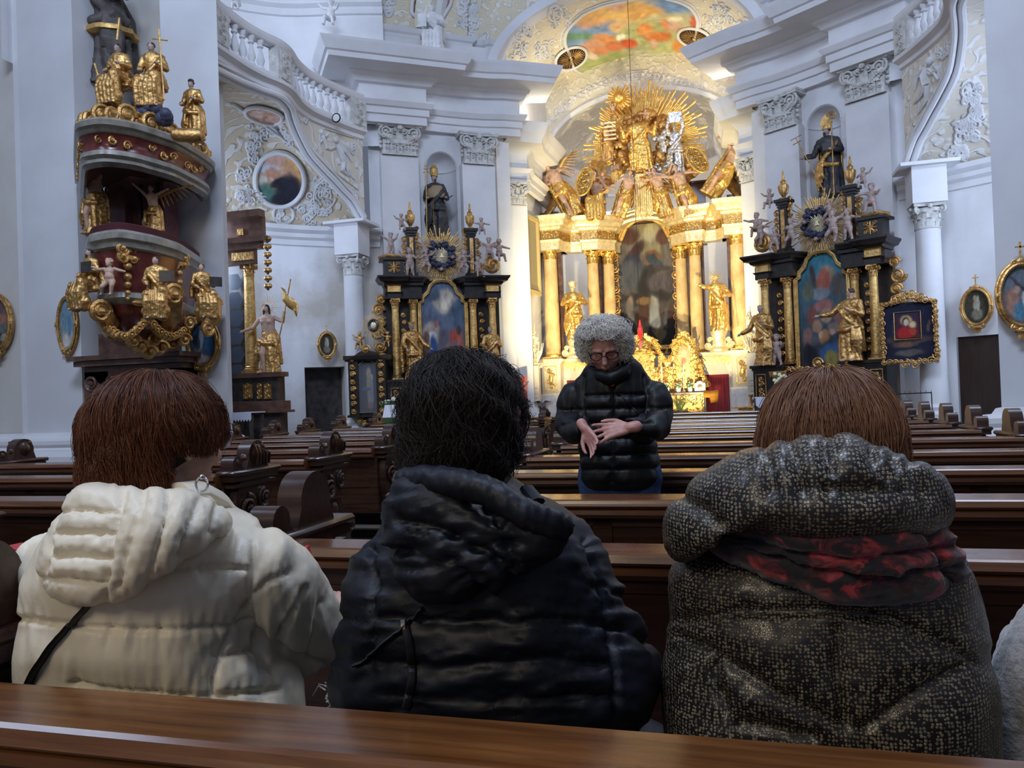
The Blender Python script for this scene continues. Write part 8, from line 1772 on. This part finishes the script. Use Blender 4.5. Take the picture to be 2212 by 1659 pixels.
on_obj(jk, dens([(1323, 815), (1324, 860), (1323, 900)], 14), .004, 'zip', MT['iron'], p, .5)
sc = MB(); sc.tube([T(1322, 812, g_ - .15), T(1324, 822, g_ - .16), T(1323, 834, g_ - .155)], [.014, .011, .007], 10, flat=.5); sc.build('scarf', MT['redbook'], parent=p)
cl = MB(); cl.tube([T(1290, 800, g_ - .05), T(1300, 812, g_ - .12), T(1320, 818, g_ - .15), T(1345, 808, g_ - .12), T(1358, 790, g_ - .04), T(1350, 775, g_ + .06), T(1322, 770, g_ + .09)], [.03, .032, .032, .034, .036, .036, .034], 12); cl.build('collar', BLK, parent=p)
lg = MB(); hp = aY(1340, 1045, g_)
for q, xx in ((-1, 1298), (1, 1378)):
    a = aY(xx, 1040, g_); lg.cap((a[0] + q * -.005, g_, a[2]), (a[0] - q * .01, g_ - .01, .5), .105, .07, 16); lg.cap((a[0] - q * .01, g_ - .01, .5), (a[0] - q * .01, g_ + .02, .14), .07, .055, 14)
lg.ball((hp[0], g_, hp[2] + .03), (.19, .13, .13), 16, 10)
garment(lg, 'jeans', JEAN, p, (), .008, wr=.004, wf=.1)
sh_ = MB()
for q, xx in ((-1, 1298), (1, 1378)): a = aY(xx, 1040, g_); sh_.cap((a[0], g_ + .05, .10), (a[0] + q * .02, g_ - .12, .10), .045, .04, 10)
sh_.build('shoes', MT['ebony'], parent=p)
# hands: palm, four bent fingers and a thumb each
def real_hand(sk, wrist, d, up, s=1.0, curl=.35, spread_=.12, side=1, K=None):
    wrist, d, up = [np.array(k, float) for k in (wrist, d, up)]; d /= np.linalg.norm(d); up = up - d * (up @ d); up /= np.linalg.norm(up); sd = np.cross(d, up) * side
    sk.cap(wrist - d * .035 * s, wrist, .027 * s, .024 * s, 10); 
    for k in range(4): sk.cap(wrist + d * .01 * s + sd * (k - 1.5) * .010 * s, wrist + d * .082 * s + sd * (k - 1.5) * .0195 * s, .0155 * s, .0115 * s, 8)
    for k, L in enumerate((.072, .080, .075, .060)):
        a = wrist + d * .082 * s + sd * (k - 1.5) * .0195 * s; dd = d + sd * (k - 1.5) * spread_; dd /= np.linalg.norm(dd); c = curl + .06 * k
        j1 = a + (dd * math.cos(c * .5) - up * math.sin(c * .5)) * L * .46 * s; j2 = j1 + (dd * math.cos(c * 1.2) - up * math.sin(c * 1.2)) * L * .32 * s; j3 = j2 + (dd * math.cos(c * 1.9) - up * math.sin(c * 1.9)) * L * .24 * s
        sk.cap(a, j1, .0098 * s, .0088 * s, 8); sk.cap(j1, j2, .0088 * s, .008 * s, 8); sk.cap(j2, j3, .008 * s, .0068 * s, 8)
    t0 = wrist + d * .018 * s - sd * .020 * s; t1 = t0 - sd * .030 * s + d * .030 * s - up * .012 * s; t2 = t1 + d * .034 * s - sd * .010 * s - up * .006 * s; t3 = t2 + d * .024 * s
    sk.cap(t0, t1, .015 * s, .012 * s, 8); sk.cap(t1, t2, .0115 * s, .010 * s, 8); sk.cap(t2, t3, .010 * s, .0075 * s, 8)
hc = np.array(aY(1306, 752, g_ - .10)); M = head_frame(hc, PI + .42 - .3, -.50, .06)
def hands(sk, K):
    real_hand(sk, T(1263, 926, g_ - .33), (.35, -.30, -.5), (.2, .7, .3), .85, .35, .12, 1); real_hand(sk, T(1357, 924, g_ - .34), (-.9, -.15, -.12), (.1, -.85, .5), .95, .25, .20, -1)
real_head(p, M, SK2, .98, extra=hands, mods_v=.0042)
hb = MB(); skull(hb, (.084, .090, .084), M @ Matrix.Translation((0, -.028, .034))); hb.build('hair_mass', mat('grey_hair_base', (.22, .21, .20), .8), parent=p)
GH = hairmat('curly_grey_hair', (.48, .455, .41), (.82, .78, .71))
P = strands(9000, 14, (.090, .095, .090), 2.35, .10, 22, face_cut=.62, curl=.013, cf=1.7, lift=.036, swirl=2.4)
P = P[~((P[:, :, 1].max(1) > .085) & (P[:, :, 2].min(1) < .045))]
hair_obj('hair', xf(P + np.array((0, -.028, .032)), M), .0012, .0006, GH, p)
g = MB()
for q in (-1, 1):
    g.tube([(.034 * q + .026 * math.cos(a), .100 - .010 * abs(math.cos(a)), .008 + .018 * math.sin(a)) for a in np.linspace(0, 2 * PI, 19)], .0022, 6, M, cap=False); g.tube([(q * .06, .092, .012), (q * .08, .0, .012)], .002, 6, M)
g.tube([(-.009, .104, .010), (.009, .104, .010)], .002, 6, M); g.build('glasses', MT['iron'], parent=p)
